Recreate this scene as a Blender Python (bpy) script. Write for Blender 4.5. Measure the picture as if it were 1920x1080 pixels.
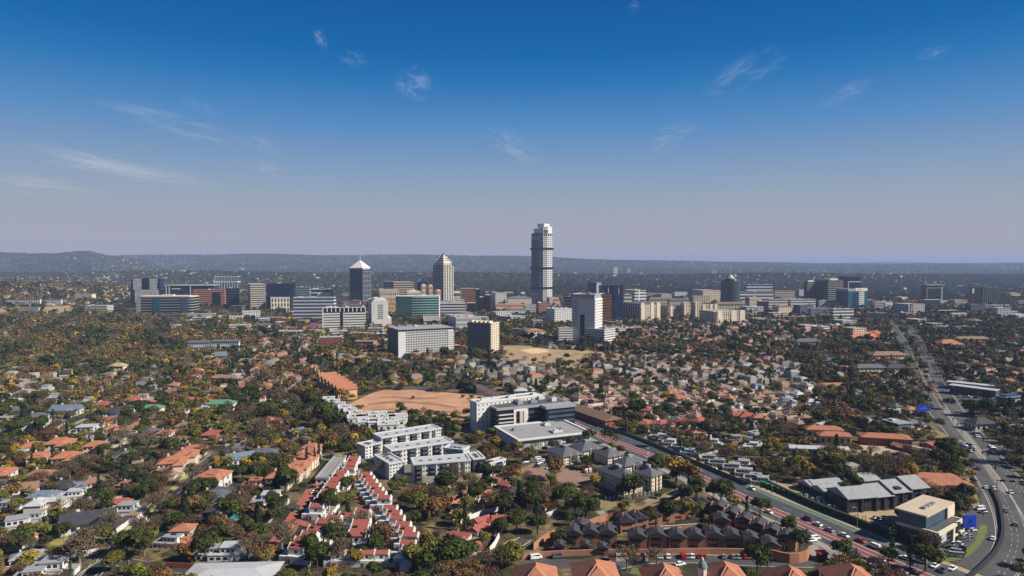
import bpy, math, random
import numpy as np
from mathutils import Vector, Matrix

# ------------------------------------------------------------------ camera, sky, sun, exposure
for _o in list(bpy.data.objects):
    bpy.data.objects.remove(_o)
SC = bpy.context.scene
COL = SC.collection
CAM_H, HORIZON, FPX = 120.0, 494.0, 1280.0
PITCH = math.atan((540.0 - HORIZON) / FPX)
cam_data = bpy.data.cameras.new('camera')
cam = bpy.data.objects.new('camera', cam_data)
COL.objects.link(cam)
cam.location = (0, 0, CAM_H)
cam.rotation_euler = (math.radians(90) - PITCH, 0, 0)
cam_data.sensor_width = 36.0
cam_data.lens = 36.0 * FPX / 1920.0
cam_data.clip_start = 1.0
cam_data.clip_end = 90000.0
SC.camera = cam

SUN_EL, SUN_AZ = math.radians(38), math.radians(104)        # azimuth measured clockwise from +Y (the view direction)
sun_dir = Vector((math.cos(SUN_EL) * math.sin(SUN_AZ), math.cos(SUN_EL) * math.cos(SUN_AZ), math.sin(SUN_EL)))
world = bpy.data.worlds.new('World')
SC.world = world
world.use_nodes = True
nt = world.node_tree
nt.nodes.clear()
w_out = nt.nodes.new('ShaderNodeOutputWorld')
w_bg = nt.nodes.new('ShaderNodeBackground')
w_sky = nt.nodes.new('ShaderNodeTexSky')
w_sky.sky_type = 'NISHITA'
w_sky.sun_disc = False
w_sky.sun_elevation = SUN_EL
w_sky.sun_rotation = SUN_AZ
w_sky.altitude = 1600
w_sky.air_density = 1.0
w_sky.dust_density = 0.6
w_sky.ozone_density = 3.0
# deeper blue overhead, dry dusty band at the horizon (direction of the sky itself)
w_tc = nt.nodes.new('ShaderNodeTexCoord')
w_sep = nt.nodes.new('ShaderNodeSeparateXYZ')
nt.links.new(w_tc.outputs['Generated'], w_sep.inputs[0])
w_ramp = nt.nodes.new('ShaderNodeValToRGB')
w_ramp.color_ramp.interpolation = 'LINEAR'
stops = [(0.0, (4.55, 4.45, 5.3)), (0.045, (4.45, 4.45, 5.3)), (0.088, (3.8, 4.5, 5.5)), (0.126, (2.85, 4.1, 6.0)), (0.193, (1.05, 3.05, 6.3)), (0.25, (0.2, 2.1, 5.6)), (0.291, (0.0, 1.55, 4.9)), (0.355, (0.0, 1.15, 4.2)), (0.5, (0.0, 0.6, 2.4)), (1.0, (0.0, 0.4, 1.6))]
cr = w_ramp.color_ramp
while len(cr.elements) < len(stops):
    cr.elements.new(0.5)
for e, (p, c) in zip(cr.elements, stops):
    e.position = p
    e.color = (c[0], c[1], c[2], 1)
nt.links.new(w_sep.outputs['Z'], w_ramp.inputs[0])
w_mix = nt.nodes.new('ShaderNodeMix')
w_mix.data_type = 'RGBA'
w_mix.inputs[0].default_value = 0.96
nt.links.new(w_sky.outputs[0], w_mix.inputs[6])
nt.links.new(w_ramp.outputs[0], w_mix.inputs[7])
nt.links.new(w_mix.outputs[2], w_bg.inputs[0])
w_bg.inputs[1].default_value = 0.054
nt.links.new(w_bg.outputs[0], w_out.inputs[0])
sun_data = bpy.data.lights.new('sun', 'SUN')
sun_data.energy = 5.0
sun_data.angle = math.radians(0.5)
sun_data.color = (1.0, 0.93, 0.82)
sun = bpy.data.objects.new('sun', sun_data)
COL.objects.link(sun)
sun.rotation_euler = sun_dir.to_track_quat('Z', 'Y').to_euler()
SC.view_settings.view_transform = 'Standard'
SC.view_settings.look = 'None'
SC.view_settings.exposure = 0.65
SC.view_settings.gamma = 1.0
SC.view_settings.use_curve_mapping = False
SC.cycles.max_bounces = 5
SC.cycles.diffuse_bounces = 2
SC.cycles.glossy_bounces = 2
SC.cycles.transparent_max_bounces = 6
SC.cycles.volume_bounces = 1
SC.cycles.use_denoising = True

# ------------------------------------------------------------------ terrain and the pixel <-> ground helpers
SP, CP = math.sin(PITCH), math.cos(PITCH)
def lerp_table(tab, x):
    return np.interp(x, [t[0] for t in tab], [t[1] for t in tab])
def ridge_z(R, py):
    v = (np.asarray(py, float) - 540.0) / FPX
    return CAM_H - R * (v * CP + SP) / (CP - v * SP)
SKY_L = [(-300, 474), (0, 476), (60, 477), (105, 476.5), (135, 473), (150, 472), (170, 471.5), (178, 474), (200, 479.5), (215, 482), (255, 486), (300, 500), (360, 530), (2200, 540)]
SKY_B = [(-300, 483), (215, 481), (300, 480), (450, 477.5), (500, 477), (600, 479), (700, 479), (850, 480), (960, 481.5), (1040, 483.5), (1150, 488), (1300, 491.5), (1500, 495), (2200, 496)]
SKY_C = [(-300, 489), (900, 487), (1040, 485), (1130, 486), (1200, 488.5), (1330, 490), (1480, 492), (1560, 493.5), (1650, 491), (1700, 490.5), (1760, 493), (1920, 492.5), (2200, 493)]
SKY_M = [(-300, 512), (0, 512), (400, 513), (700, 513), (1000, 514), (1300, 517), (1600, 517), (1700, 516), (1920, 519), (2200, 519)]
def T(x, y):
    x = np.asarray(x, float); y = np.asarray(y, float)
    r = np.hypot(x, y)
    px = 960 + FPX * x / np.maximum(y, 1.0)
    z = 52 * np.exp(-((x + 1600) / 620.0) ** 2 - ((y - 2150) / 520.0) ** 2)
    w = np.clip((r - 2600) / 900.0, 0, 1)
    for R, tab, wd in ((4500, SKY_M, 600.0), (7600, SKY_L, 1300.0), (10500, SKY_B, 2300.0), (19000, SKY_C, 4200.0)):
        h = ridge_z(R, lerp_table(tab, px)) * np.exp(-((y - R) / wd) ** 2)
        z = np.maximum(z, w * h)
    z = z + w * 5.0 * (np.sin(x / 310.0 + y / 530.0) + np.sin(y / 410.0 - x / 700.0))
    return z
def Tz(x, y):
    return float(T(x, y))
def ray(px, py):
    u, v = (px - 960.0) / FPX, (py - 540.0) / FPX
    return Vector((u, CP - v * SP, -SP - v * CP))
def G(px, py, dz=0.0):
    """World (x, y) where the ground (raised by dz) meets this line of sight."""
    d = ray(px, py)
    z = dz
    for _ in range(14):
        t = (CAM_H - z) / max(-d.z, 1e-5)
        z = 0.5 * z + 0.5 * (Tz(d.x * t, d.y * t) + dz) if t < 30000 else z
        t = (CAM_H - z) / max(-d.z, 1e-5)
    return (d.x * t, d.y * t)
def proj(x, y, z):
    zc = y * CP - (z - CAM_H) * SP
    return 960 + FPX * x / zc, 540 - FPX * (y * SP + (z - CAM_H) * CP) / zc
def height_to(x, y, py):
    """World z above (x, y) that shows at picture row py."""
    v = (py - 540.0) / FPX
    return CAM_H - y * (v * CP + SP) / (CP - v * SP)

# ------------------------------------------------------------------ materials
MATS = {}
def mat(name, rgb, rough=0.85, var=0.12, scale=0.25, metal=0.0, spec=0.3, bump=0.0, coord='Object', dark=None):
    if name in MATS:
        return MATS[name]
    m = bpy.data.materials.new(name)
    m.use_nodes = True
    n = m.node_tree
    b = n.nodes['Principled BSDF']
    b.inputs['Roughness'].default_value = rough
    b.inputs['Metallic'].default_value = metal
    b.inputs['Specular IOR Level'].default_value = spec
    tc = n.nodes.new('ShaderNodeTexCoord')
    no = n.nodes.new('ShaderNodeTexNoise')
    no.inputs['Scale'].default_value = scale
    no.inputs['Detail'].default_value = 5
    no.inputs['Roughness'].default_value = 0.65
    n.links.new(tc.outputs[coord], no.inputs['Vector'])
    mx = n.nodes.new('ShaderNodeMix'); mx.data_type = 'RGBA'
    d = dark or tuple(c * (1 - 2.2 * var) for c in rgb)
    l = tuple(min(1, c * (1 + 1.6 * var)) for c in rgb)
    mx.inputs[6].default_value = (*d, 1); mx.inputs[7].default_value = (*l, 1)
    n.links.new(no.outputs[0], mx.inputs[0])
    n.links.new(mx.outputs[2], b.inputs['Base Color'])
    if bump:
        bp = n.nodes.new('ShaderNodeBump'); bp.inputs['Strength'].default_value = bump
        n.links.new(no.outputs[0], bp.inputs['Height']); n.links.new(bp.outputs[0], b.inputs['Normal'])
    MATS[name] = m
    return m
# ------------------------------------------------------------------ ground
def ground_material():
    m = bpy.data.materials.new('ground_soil')
    m.use_nodes = True
    n = m.node_tree; L = n.links.new
    b = n.nodes['Principled BSDF']; b.inputs['Roughness'].default_value = 0.95; b.inputs['Specular IOR Level'].default_value = 0.1
    tc = n.nodes.new('ShaderNodeTexCoord')
    def noise(s, det=4):
        k = n.nodes.new('ShaderNodeTexNoise'); k.inputs['Scale'].default_value = s; k.inputs['Detail'].default_value = det
        L(tc.outputs['Object'], k.inputs['Vector']); return k.outputs[0]
    def ramp(src, st):
        r = n.nodes.new('ShaderNodeValToRGB'); e = r.color_ramp.elements
        while len(e) < len(st): e.new(0.5)
        for q, (p, c) in zip(e, st): q.position = p; q.color = (*c, 1)
        L(src, r.inputs[0]); return r.outputs[0]
    a = ramp(noise(0.045), [(0.36, (0.03, 0.035, 0.018)), (0.47, (0.055, 0.05, 0.03)), (0.55, (0.12, 0.095, 0.055)), (0.62, (0.20, 0.155, 0.085)), (0.7, (0.09, 0.085, 0.04))])
    f = ramp(noise(0.4), [(0.3, (0.45, 0.45, 0.45)), (0.7, (1.25, 1.2, 1.15))])
    mx = n.nodes.new('ShaderNodeMix'); mx.data_type = 'RGBA'; mx.blend_type = 'MULTIPLY'; mx.inputs[0].default_value = 1
    L(a, mx.inputs[6]); L(f, mx.inputs[7])
    # far suburbs: woodland with pale built-up and bare veld patches
    far = ramp(noise(0.006, 8), [(0.38, (0.022, 0.032, 0.02)), (0.5, (0.04, 0.045, 0.028)), (0.6, (0.085, 0.07, 0.045)), (0.72, (0.15, 0.12, 0.08))])
    sep = n.nodes.new('ShaderNodeSeparateXYZ'); L(tc.outputs['Object'], sep.inputs[0])
    mr = n.nodes.new('ShaderNodeMapRange'); mr.inputs[1].default_value = 2300; mr.inputs[2].default_value = 3200; L(sep.outputs['Y'], mr.inputs[0])
    m2 = n.nodes.new('ShaderNodeMix'); m2.data_type = 'RGBA'; L(mr.outputs[0], m2.inputs[0]); L(mx.outputs[2], m2.inputs[6]); L(far, m2.inputs[7])
    L(m2.outputs[2], b.inputs['Base Color'])
    return m
def build_terrain():
    ys = np.concatenate([np.linspace(-400, 2600, 61), np.geomspace(2650, 60000, 150)])
    us = np.linspace(-1.5, 1.5, 361)
    rows = []
    for y in ys:
        wdt = max(y, 900.0)
        x = us * wdt
        rows.append(np.stack([x, np.full_like(x, y), T(x, np.full_like(x, y))], 1))
    v = np.concatenate(rows)
    ny, nx = len(ys), len(us)
    i = np.arange(ny - 1)[:, None] * nx + np.arange(nx - 1)[None, :]
    f = np.stack([i, i + 1, i + nx + 1, i + nx], -1).reshape(-1, 4)
    me = bpy.data.meshes.new('ground'); me.from_pydata(v.tolist(), [], f.tolist()); me.update()
    me.polygons.foreach_set('use_smooth', [True] * len(me.polygons))
    me.materials.append(ground_material())
    o = bpy.data.objects.new('ground', me); COL.objects.link(o); o['kind'] = 'structure'; o['label'] = 'rolling suburban ground reaching the horizon'
    return o
build_terrain()

# ------------------------------------------------------------------ haze
def build_haze():
    x0, x1, y0, y1, z0, z1 = -62000, 62000, -1500, 61000, -14, 262
    v = [(x, y, z) for z in (z0, z1) for y in (y0, y1) for x in (x0, x1)]
    f = [(0, 2, 3, 1), (4, 5, 7, 6), (0, 1, 5, 4), (2, 6, 7, 3), (0, 4, 6, 2), (1, 3, 7, 5)]
    me = bpy.data.meshes.new('haze'); me.from_pydata(v, [], f)
    m = bpy.data.materials.new('haze_air'); m.use_nodes = True
    n = m.node_tree; n.nodes.clear()
    out = n.nodes.new('ShaderNodeOutputMaterial'); pv = n.nodes.new('ShaderNodeVolumePrincipled')
    pv.inputs['Color'].default_value = (0.41, 0.53, 0.81, 1)
    pv.inputs['Density'].default_value = 6.8e-5
    pv.inputs['Anisotropy'].default_value = 0.0
    n.links.new(pv.outputs[0], out.inputs['Volume'])
    me.materials.append(m)
    o = bpy.data.objects.new('haze', me); COL.objects.link(o); o['kind'] = 'stuff'; o['label'] = 'thin dusty blue haze over the suburbs'
build_haze()
# ------------------------------------------------------------------ mesh and object helpers
class MB:
    def __init__(s):
        s.v = []; s.f = []
    def box(s, x0, x1, y0, y1, z0, z1, bottom=False):
        n = len(s.v)
        s.v += [(x0, y0, z0), (x1, y0, z0), (x1, y1, z0), (x0, y1, z0), (x0, y0, z1), (x1, y0, z1), (x1, y1, z1), (x0, y1, z1)]
        s.f += [(n, n+1, n+5, n+4), (n+1, n+2, n+6, n+5), (n+2, n+3, n+7, n+6), (n+3, n, n+4, n+7), (n+4, n+5, n+6, n+7)]
        s.f.append((n+3, n+2, n+1, n))
        return s
    def ring(s, W, D, z0, z1, p, t=0.6):
        """A band running round the outside of a W x D plan, standing p proud of it."""
        s.box(-p, W+p, -p, t, z0, z1); s.box(-p, W+p, D-t, D+p, z0, z1)
        s.box(-p, t, t, D-t, z0, z1); s.box(W-t, W+p, t, D-t, z0, z1)
        return s
    def poly(s, pts, z0, z1):
        n = len(s.v); k = len(pts)
        s.v += [(x, y, z0) for x, y in pts] + [(x, y, z1) for x, y in pts]
        s.f += [(n+i, n+(i+1) % k, n+k+(i+1) % k, n+k+i) for i in range(k)]
        s.f.append(tuple(range(n+k, n+2*k))); s.f.append(tuple(range(n+k-1, n-1, -1)))
        return s
    def cone(s, cx, cy, r0, r1, z0, z1, k=8, ph=0.0):
        n = len(s.v)
        for r, z in ((r0, z0), (r1, z1)):
            s.v += [(cx + r*math.cos(ph+2*math.pi*i/k), cy + r*math.sin(ph+2*math.pi*i/k), z) for i in range(k)]
        s.f += [(n+i, n+(i+1) % k, n+k+(i+1) % k, n+k+i) for i in range(k)]
        s.f.append(tuple(range(n+k, n+2*k))); s.f.append(tuple(range(n+k-1, n-1, -1)))
        return s
    def tube(s, a, b, r0, r1, k=6):
        a = Vector(a); b = Vector(b); d = (b-a).normalized()
        u = d.orthogonal().normalized(); w = d.cross(u); n = len(s.v)
        for c, r in ((a, r0), (b, r1)):
            for i in range(k):
                q = c + r*(math.cos(2*math.pi*i/k)*u + math.sin(2*math.pi*i/k)*w); s.v.append(tuple(q))
        s.f += [(n+i, n+(i+1) % k, n+k+(i+1) % k, n+k+i) for i in range(k)]
        s.f.append(tuple(range(n+k, n+2*k)))
        return s
    def hip(s, x0, x1, y0, y1, z, h, gable=False, t=0.22, axis=None):
        """Hipped (or gabled) roof over a rectangle, the ridge along its longer side."""
        n = len(s.v)
        if (x1-x0 >= y1-y0 if axis is None else axis == 'x'):
            i = 0 if gable else min((y1-y0)/2, (x1-x0)/2-0.01); m = (y0+y1)/2
            r = [(x0+i, m), (x1-i, m)]; top = [(0, 1, 5, 4), (2, 3, 4, 5), (1, 2, 5), (3, 0, 4)]
        else:
            i = 0 if gable else min((x1-x0)/2, (y1-y0)/2-0.01); m = (x0+x1)/2
            r = [(m, y0+i), (m, y1-i)]; top = [(1, 2, 5, 4), (3, 0, 4, 5), (0, 1, 4), (2, 3, 5)]
        s.v += [(x0, y0, z), (x1, y0, z), (x1, y1, z), (x0, y1, z), (*r[0], z+h), (*r[1], z+h)]
        s.v += [(x0, y0, z-t), (x1, y0, z-t), (x1, y1, z-t), (x0, y1, z-t)]
        s.f += [tuple(n+q for q in f) for f in top]
        s.f += [(n+6, n+7, n+1, n), (n+7, n+8, n+2, n+1), (n+8, n+9, n+3, n+2), (n+9, n+6, n, n+3), (n+9, n+8, n+7, n+6)]
        return s
    def mesh(s, name, m):
        me = bpy.data.meshes.new(name); me.from_pydata(s.v, [], s.f)
        if m is not None: me.materials.append(m)
        return me
    def build(s, name, m, parent=None, loc=(0, 0, 0), rz=0.0):
        return put(name, s.mesh(name, m), parent, loc, rz)
def put(name, me, parent=None, loc=(0, 0, 0), rz=0.0, scale=None):
    o = bpy.data.objects.new(name, me); COL.objects.link(o)
    o.location = loc; o.rotation_euler = (0, 0, rz)
    if scale: o.scale = scale
    if parent is not None: o.parent = parent
    return o
THINGS = []
def thing(name, label, cat, loc, rz=0.0, group=None, scale=None):
    o = put(name, None, None, loc, rz, scale)
    o['category'] = cat
    if label: o['label'] = label
    if group: o['group'] = group
    THINGS.append(o)
    return o
def tag(o, label, cat, group=None):
    o['category'] = cat
    if label: o['label'] = label
    if group: o['group'] = group
    return o
_boxes = {}
def boxmesh(dx, dy, dz, m, name):
    k = (round(dx, 2), round(dy, 2), round(dz, 2), m.name)
    if k not in _boxes:
        _boxes[k] = MB().box(-dx/2, dx/2, -dy/2, dy/2, 0, dz).mesh(name, m)
    return _boxes[k]

# ------------------------------------------------------------------ which ground is taken (2 m cells)
OX0, OY0, ORES = -2000.0, 180.0, 2.0
OCC = np.zeros((2000, 1200), np.uint8)
_ux, _uy = np.meshgrid(OX0 + ORES*(np.arange(2000)+0.5), OY0 + ORES*(np.arange(1200)+0.5), indexing='ij')
def mark_poly(pts, val=1, grow=0.0):
    xs = [p[0] for p in pts]; ys = [p[1] for p in pts]
    i0 = max(0, int((min(xs)-grow-OX0)/ORES)); i1 = min(2000, int((max(xs)+grow-OX0)/ORES)+2)
    j0 = max(0, int((min(ys)-grow-OY0)/ORES)); j1 = min(1200, int((max(ys)+grow-OY0)/ORES)+2)
    if i0 >= i1 or j0 >= j1: return
    X = _ux[i0:i1, j0:j1]; Y = _uy[i0:i1, j0:j1]
    ins = np.zeros(X.shape, bool); k = len(pts); near = np.zeros(X.shape, bool)
    for a in range(k):
        x1, y1 = pts[a]; x2, y2 = pts[(a+1) % k]
        c = ((y1 > Y) != (y2 > Y)) & (X < (x2-x1)*(Y-y1)/((y2-y1) or 1e-9)+x1)
        ins ^= c
        if grow > 0:
            dx, dy = x2-x1, y2-y1
            t = np.clip(((X-x1)*dx+(Y-y1)*dy)/max(dx*dx+dy*dy, 1e-9), 0, 1)
            near |= np.hypot(X-x1-t*dx, Y-y1-t*dy) < grow
    OCC[i0:i1, j0:j1][ins | near] = val
def rect_pts(x, y, rz, x0, x1, y0, y1):
    c, s = math.cos(rz), math.sin(rz)
    return [(x+c*a-s*b, y+s*a+c*b) for a, b in ((x0, y0), (x1, y0), (x1, y1), (x0, y1))]
def busy(pts, lim=1):
    n = 0
    for x, y in pts:
        i, j = int((x-OX0)/ORES), int((y-OY0)/ORES)
        if 0 <= i < 2000 and 0 <= j < 1200 and OCC[i, j]: n += 1
    return n >= lim

# ------------------------------------------------------------------ common materials
def glassmat(name, rgb, rough=0.12, var=0.3, scale=0.12):
    return mat(name, rgb, max(rough, .18), var, scale, 0.0, 0.3)
WHITE = mat('white_plaster', (0.58, 0.57, 0.54), 0.8, 0.12)
CREAM = mat('cream_plaster', (0.58, 0.50, 0.38), 0.85, 0.08)
BEIGE = mat('beige_plaster', (0.46, 0.38, 0.28), 0.85, 0.1)
STONE = mat('sand_stone', (0.50, 0.42, 0.31), 0.85, 0.1)
GREYW = mat('pale_grey_plaster', (0.50, 0.50, 0.51), 0.8, 0.07)
GREY = mat('mid_grey_concrete', (0.27, 0.27, 0.28), 0.85, 0.1)
DGREY = mat('dark_grey_panel', (0.075, 0.08, 0.09), 0.6, 0.15)
BLACKP = mat('black_brick', (0.028, 0.028, 0.032), 0.7, 0.2)
BRICK = mat('orange_brick', (0.34, 0.16, 0.095), 0.9, 0.12)
RBRICK = mat('red_brick', (0.25, 0.075, 0.045), 0.9, 0.15)
TANP = mat('tan_plaster', (0.60, 0.36, 0.19), 0.85, 0.1)
GLASSB = glassmat('dark_blue_glass', (0.012, 0.028, 0.07))
GLASSK = glassmat('black_glass', (0.010, 0.012, 0.016))
GLASSG = glassmat('green_glass', (0.010, 0.075, 0.065))
GLASST = glassmat('teal_glass', (0.012, 0.09, 0.12))
GLASSC = glassmat('blue_grey_glass', (0.05, 0.085, 0.12))
GLASSO = glassmat('bronze_glass', (0.16, 0.075, 0.035), 0.15, 0.45, 0.06)
WIN = glassmat('window_glass', (0.02, 0.03, 0.045))
ROOFG = mat('slate_grey_tiles', (0.10, 0.105, 0.12), 0.75, 0.2, 0.6, bump=0.3)
ROOFK = mat('charcoal_tiles', (0.045, 0.045, 0.052), 0.75, 0.2, 0.6, bump=0.3)
ROOFL = mat('pale_grey_roof', (0.27, 0.27, 0.275), 0.7, 0.12, 0.3)
ROOFW = mat('white_roof_sheet', (0.40, 0.41, 0.425), 0.6, 0.1, 0.3)
ROOFT = mat('terracotta_tiles', (0.35, 0.14, 0.08), 0.85, 0.22, 0.35, bump=0.3)
ROOFR = mat('red_tiles', (0.30, 0.085, 0.065), 0.85, 0.2, 0.5, bump=0.3)
ROOFP = mat('dusty_pink_tiles', (0.27, 0.165, 0.135), 0.85, 0.18, 0.5, bump=0.3)
ROOFB = mat('brown_tiles', (0.22, 0.135, 0.09), 0.85, 0.2, 0.5, bump=0.3)
ROOFN = mat('blue_grey_sheet_roof', (0.13, 0.17, 0.22), 0.6, 0.15, 0.4)
ROOFGR = mat('weathered_grey_shingle', (0.27, 0.275, 0.28), 0.8, 0.2, 0.5)
FLATR = mat('flat_roof_felt', (0.25, 0.24, 0.225), 0.9, 0.2, 0.15)
METAL = mat('galvanised_metal', (0.35, 0.36, 0.37), 0.45, 0.1, 1.0, 0.6)
DOORM = mat('dark_timber', (0.09, 0.05, 0.03), 0.7, 0.2, 1.0)
GARAGE = mat('garage_door_panel', (0.30, 0.27, 0.24), 0.7, 0.1, 1.0)
BLUESIGN = mat('blue_sign_face', (0.01, 0.05, 0.42), 0.5, 0.1, 0.5)
GREENP = mat('green_paint', (0.03, 0.20, 0.07), 0.6, 0.15, 1.0)
ORANGEP = mat('orange_paint', (0.70, 0.20, 0.03), 0.6, 0.1, 1.0)
SOLARM = mat('solar_cell', (0.012, 0.018, 0.05), 0.25, 0.2, 1.0, 0, 0.7)

# ------------------------------------------------------------------ large buildings
class Bld:
    """A building read off the picture: near bottom corner (xc, yb), its roof row yt, the silhouette columns xl and xr, and how far the
    right-hand face turns away (degrees), or the row yr of that face's far top corner."""
    def __init__(s, name, label, cat, xl, xc, xr, yb, yt, ang=12, yr=None, depth=None, width=None, group=None, z0=None):
        x, y = G(xc, yb)
        s.z = Tz(x, y) - 0.3 if z0 is None else z0
        s.H = height_to(x, y, yt) - s.z
        if yr is not None:
            x2, y2 = G(xr, yr, s.H+s.z) if Tz(x, y) < 1 else (None, None)
            a = math.atan2(y2-y, x2-x)
        else:
            a = math.radians(ang)
        s.a = a; s.x = x; s.y = y
        def solve(px, dx, dy):
            u = (px-960)/FPX; z = s.z
            return (u*(y*CP-(z-CAM_H)*SP)-x)/(dx-u*dy*CP)
        s.W = width or solve(xr, math.cos(a), math.sin(a))
        s.D = depth or (solve(xl, -math.sin(a), math.cos(a)) if xl != xc else 20.0)
        if not (3 < s.W < 260 and 3 < s.D < 260): print('ODD', label, round(s.W), round(s.D), round(s.H))
        s.W = min(max(s.W, 4), 260); s.D = min(max(s.D, 6), 120)
        s.o = thing(name, label, cat, (x, y, s.z), a, group)
        s.mark()
    def mark(s, g=3):
        mark_poly(rect_pts(s.x, s.y, s.a, 0, s.W, 0, s.D), 1, g)
    def body(s, m, z0=0.0, z1=None, inset=0.0, name='wall'):
        z1 = s.H if z1 is None else z1
        return MB().box(inset, s.W-inset, inset, s.D-inset, z0, z1).build(name, m, s.o)
    def bands(s, core, band, n, frac=0.45, p=0.35, z0=0.0, z1=None, cap=True, bname='floor_band'):
        z1 = s.H if z1 is None else z1
        MB().box(0, s.W, 0, s.D, z0, z1).build('glazing', core, s.o)
        h = (z1-z0)/n
        me = MB().ring(s.W, s.D, 0, h*frac, p).mesh(bname, band)
        for i in range(n):
            put(bname, me, s.o, (0, 0, z0+i*h))
        if cap: s.roof(band, z=z1)
    def roof(s, m, z=None, t=0.9, p=0.4, deck=None):
        z = s.H if z is None else z
        MB().ring(s.W, s.D, z-0.1, z+t, p).build('parapet', m, s.o)
        MB().box(0.3, s.W-0.3, 0.3, s.D-0.3, z+0.01, z+0.25).build('roof', deck or FLATR, s.o)
    def plant(s, n=3, seed=0, m=None, hmax=3.0, z=None):
        r = random.Random(seed+7); z = s.H if z is None else z
        for i in range(n):
            w = min(s.W*0.3, r.uniform(3, 9)); d = min(s.D*0.4, r.uniform(3, 7))
            x = r.uniform(1.5, max(1.6, s.W-w-1.5)); y = r.uniform(1.5, max(1.6, s.D-d-1.5))
            MB().box(x, x+w, y, y+d, z+0.2, z+r.uniform(1.3, hmax)).box(x+w*.2, x+w*.5, y+d*.2, y+d*.6, z+1, z+hmax+0.5).build('rooftop_plant', m or r.choice([GREYW, GREY, METAL]), s.o)
    def grid(s, wall, nfl, nr, nl, wfrac=0.55, hfrac=0.6, z0=0.0, z1=None, lat=0.3, win=None, x0=0.0, x1=None, name='window', core=None):
        """Punched windows in real openings: a core, a proud lattice of piers and spandrels, and one pane object per window."""
        z1 = s.H if z1 is None else z1; x1 = s.W if x1 is None else x1; win = win or WIN
        MB().box(lat, s.W-lat, lat, s.D-lat, z0, z1).build('wall', core or wall, s.o)
        fh = (z1-z0)/nfl; lt = MB(); spots = []
        def face(L0, L1, n, right):
            cw = (L1-L0)/max(n, 1); ww = cw*wfrac; hh = fh*hfrac
            def bx(a0, a1, c0, c1):
                if right: lt.box(a0, a1, 0, lat+0.01, c0, c1)
                else: lt.box(0, lat+0.01, a0, a1, c0, c1)
            if n < 1: return
            for i in range(n+1):
                a = L0+i*cw-(cw-ww)/2; bx(max(L0, a), min(L1, a+cw-ww), z0, z1)
            for j in range(nfl):
                zb = z0+j*fh+(fh-hh)*0.45
                for i in range(n):
                    a = L0+i*cw+(cw-ww)/2
                    bx(a, a+ww, z0+j*fh, zb); bx(a, a+ww, zb+hh, z0+(j+1)*fh)
                    spots.append((a+ww/2, zb, right, ww, hh))
        if x0 > 0.5: lt.box(0, x0, 0, lat+0.01, z0, z1)
        if x1 < s.W-0.5: lt.box(x1, s.W, 0, lat+0.01, z0, z1)
        face(x0, x1, nr, True); face(lat+0.01, s.D-0.01, nl, False)
        if nl < 1: lt.box(0, lat+0.01, lat+0.01, s.D, z0, z1)
        lt.box(s.W-lat-0.01, s.W, lat+0.01, s.D, z0, z1).box(lat+.01, s.W-lat-.01, s.D-lat-0.01, s.D, z0, z1)
        lt.build('facade_panel', wall, s.o)
        spots.sort(key=lambda q: not q[2])
        for a, zb, right, ww, hh in spots[:96]:
            me = boxmesh(ww, 0.08, hh, win, name)
            if right: put(name, me, s.o, (a, lat-0.04, zb))
            else: put(name, me, s.o, (lat-0.04, a, zb), math.pi/2)
        if len(spots) > 96:
            mb = MB()
            for a, zb, right, ww, hh in spots[96:]:
                if right: mb.box(a-ww/2, a+ww/2, lat-0.08, lat, zb, zb+hh)
                else: mb.box(lat-0.08, lat, a-ww/2, a+ww/2, zb, zb+hh)
            o = mb.build('small_windows', win, s.o); o['kind'] = 'stuff'
    def piers(s, m, nr, nl, w=0.8, p=0.5, z0=0.0, z1=None, name='pier'):
        z1 = s.H if z1 is None else z1
        me = MB().box(-w/2, w/2, -p, 0.2, 0, z1-z0).mesh(name, m)
        for i in range(nr+1 if nr else 0): put(name, me, s.o, (w/2+i*(s.W-w)/nr, 0, z0))
        for i in range(1, nl+1 if nl else 0): put(name, me, s.o, (0, w/2+i*(s.D-w)/nl, z0), -math.pi/2)
    def hiproof(s, m, h=3.5, over=0.8, gable=False):
        MB().hip(-over, s.W+over, -over, s.D+over, s.H+0.2, h, gable).build('roof', m, s.o)
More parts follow.
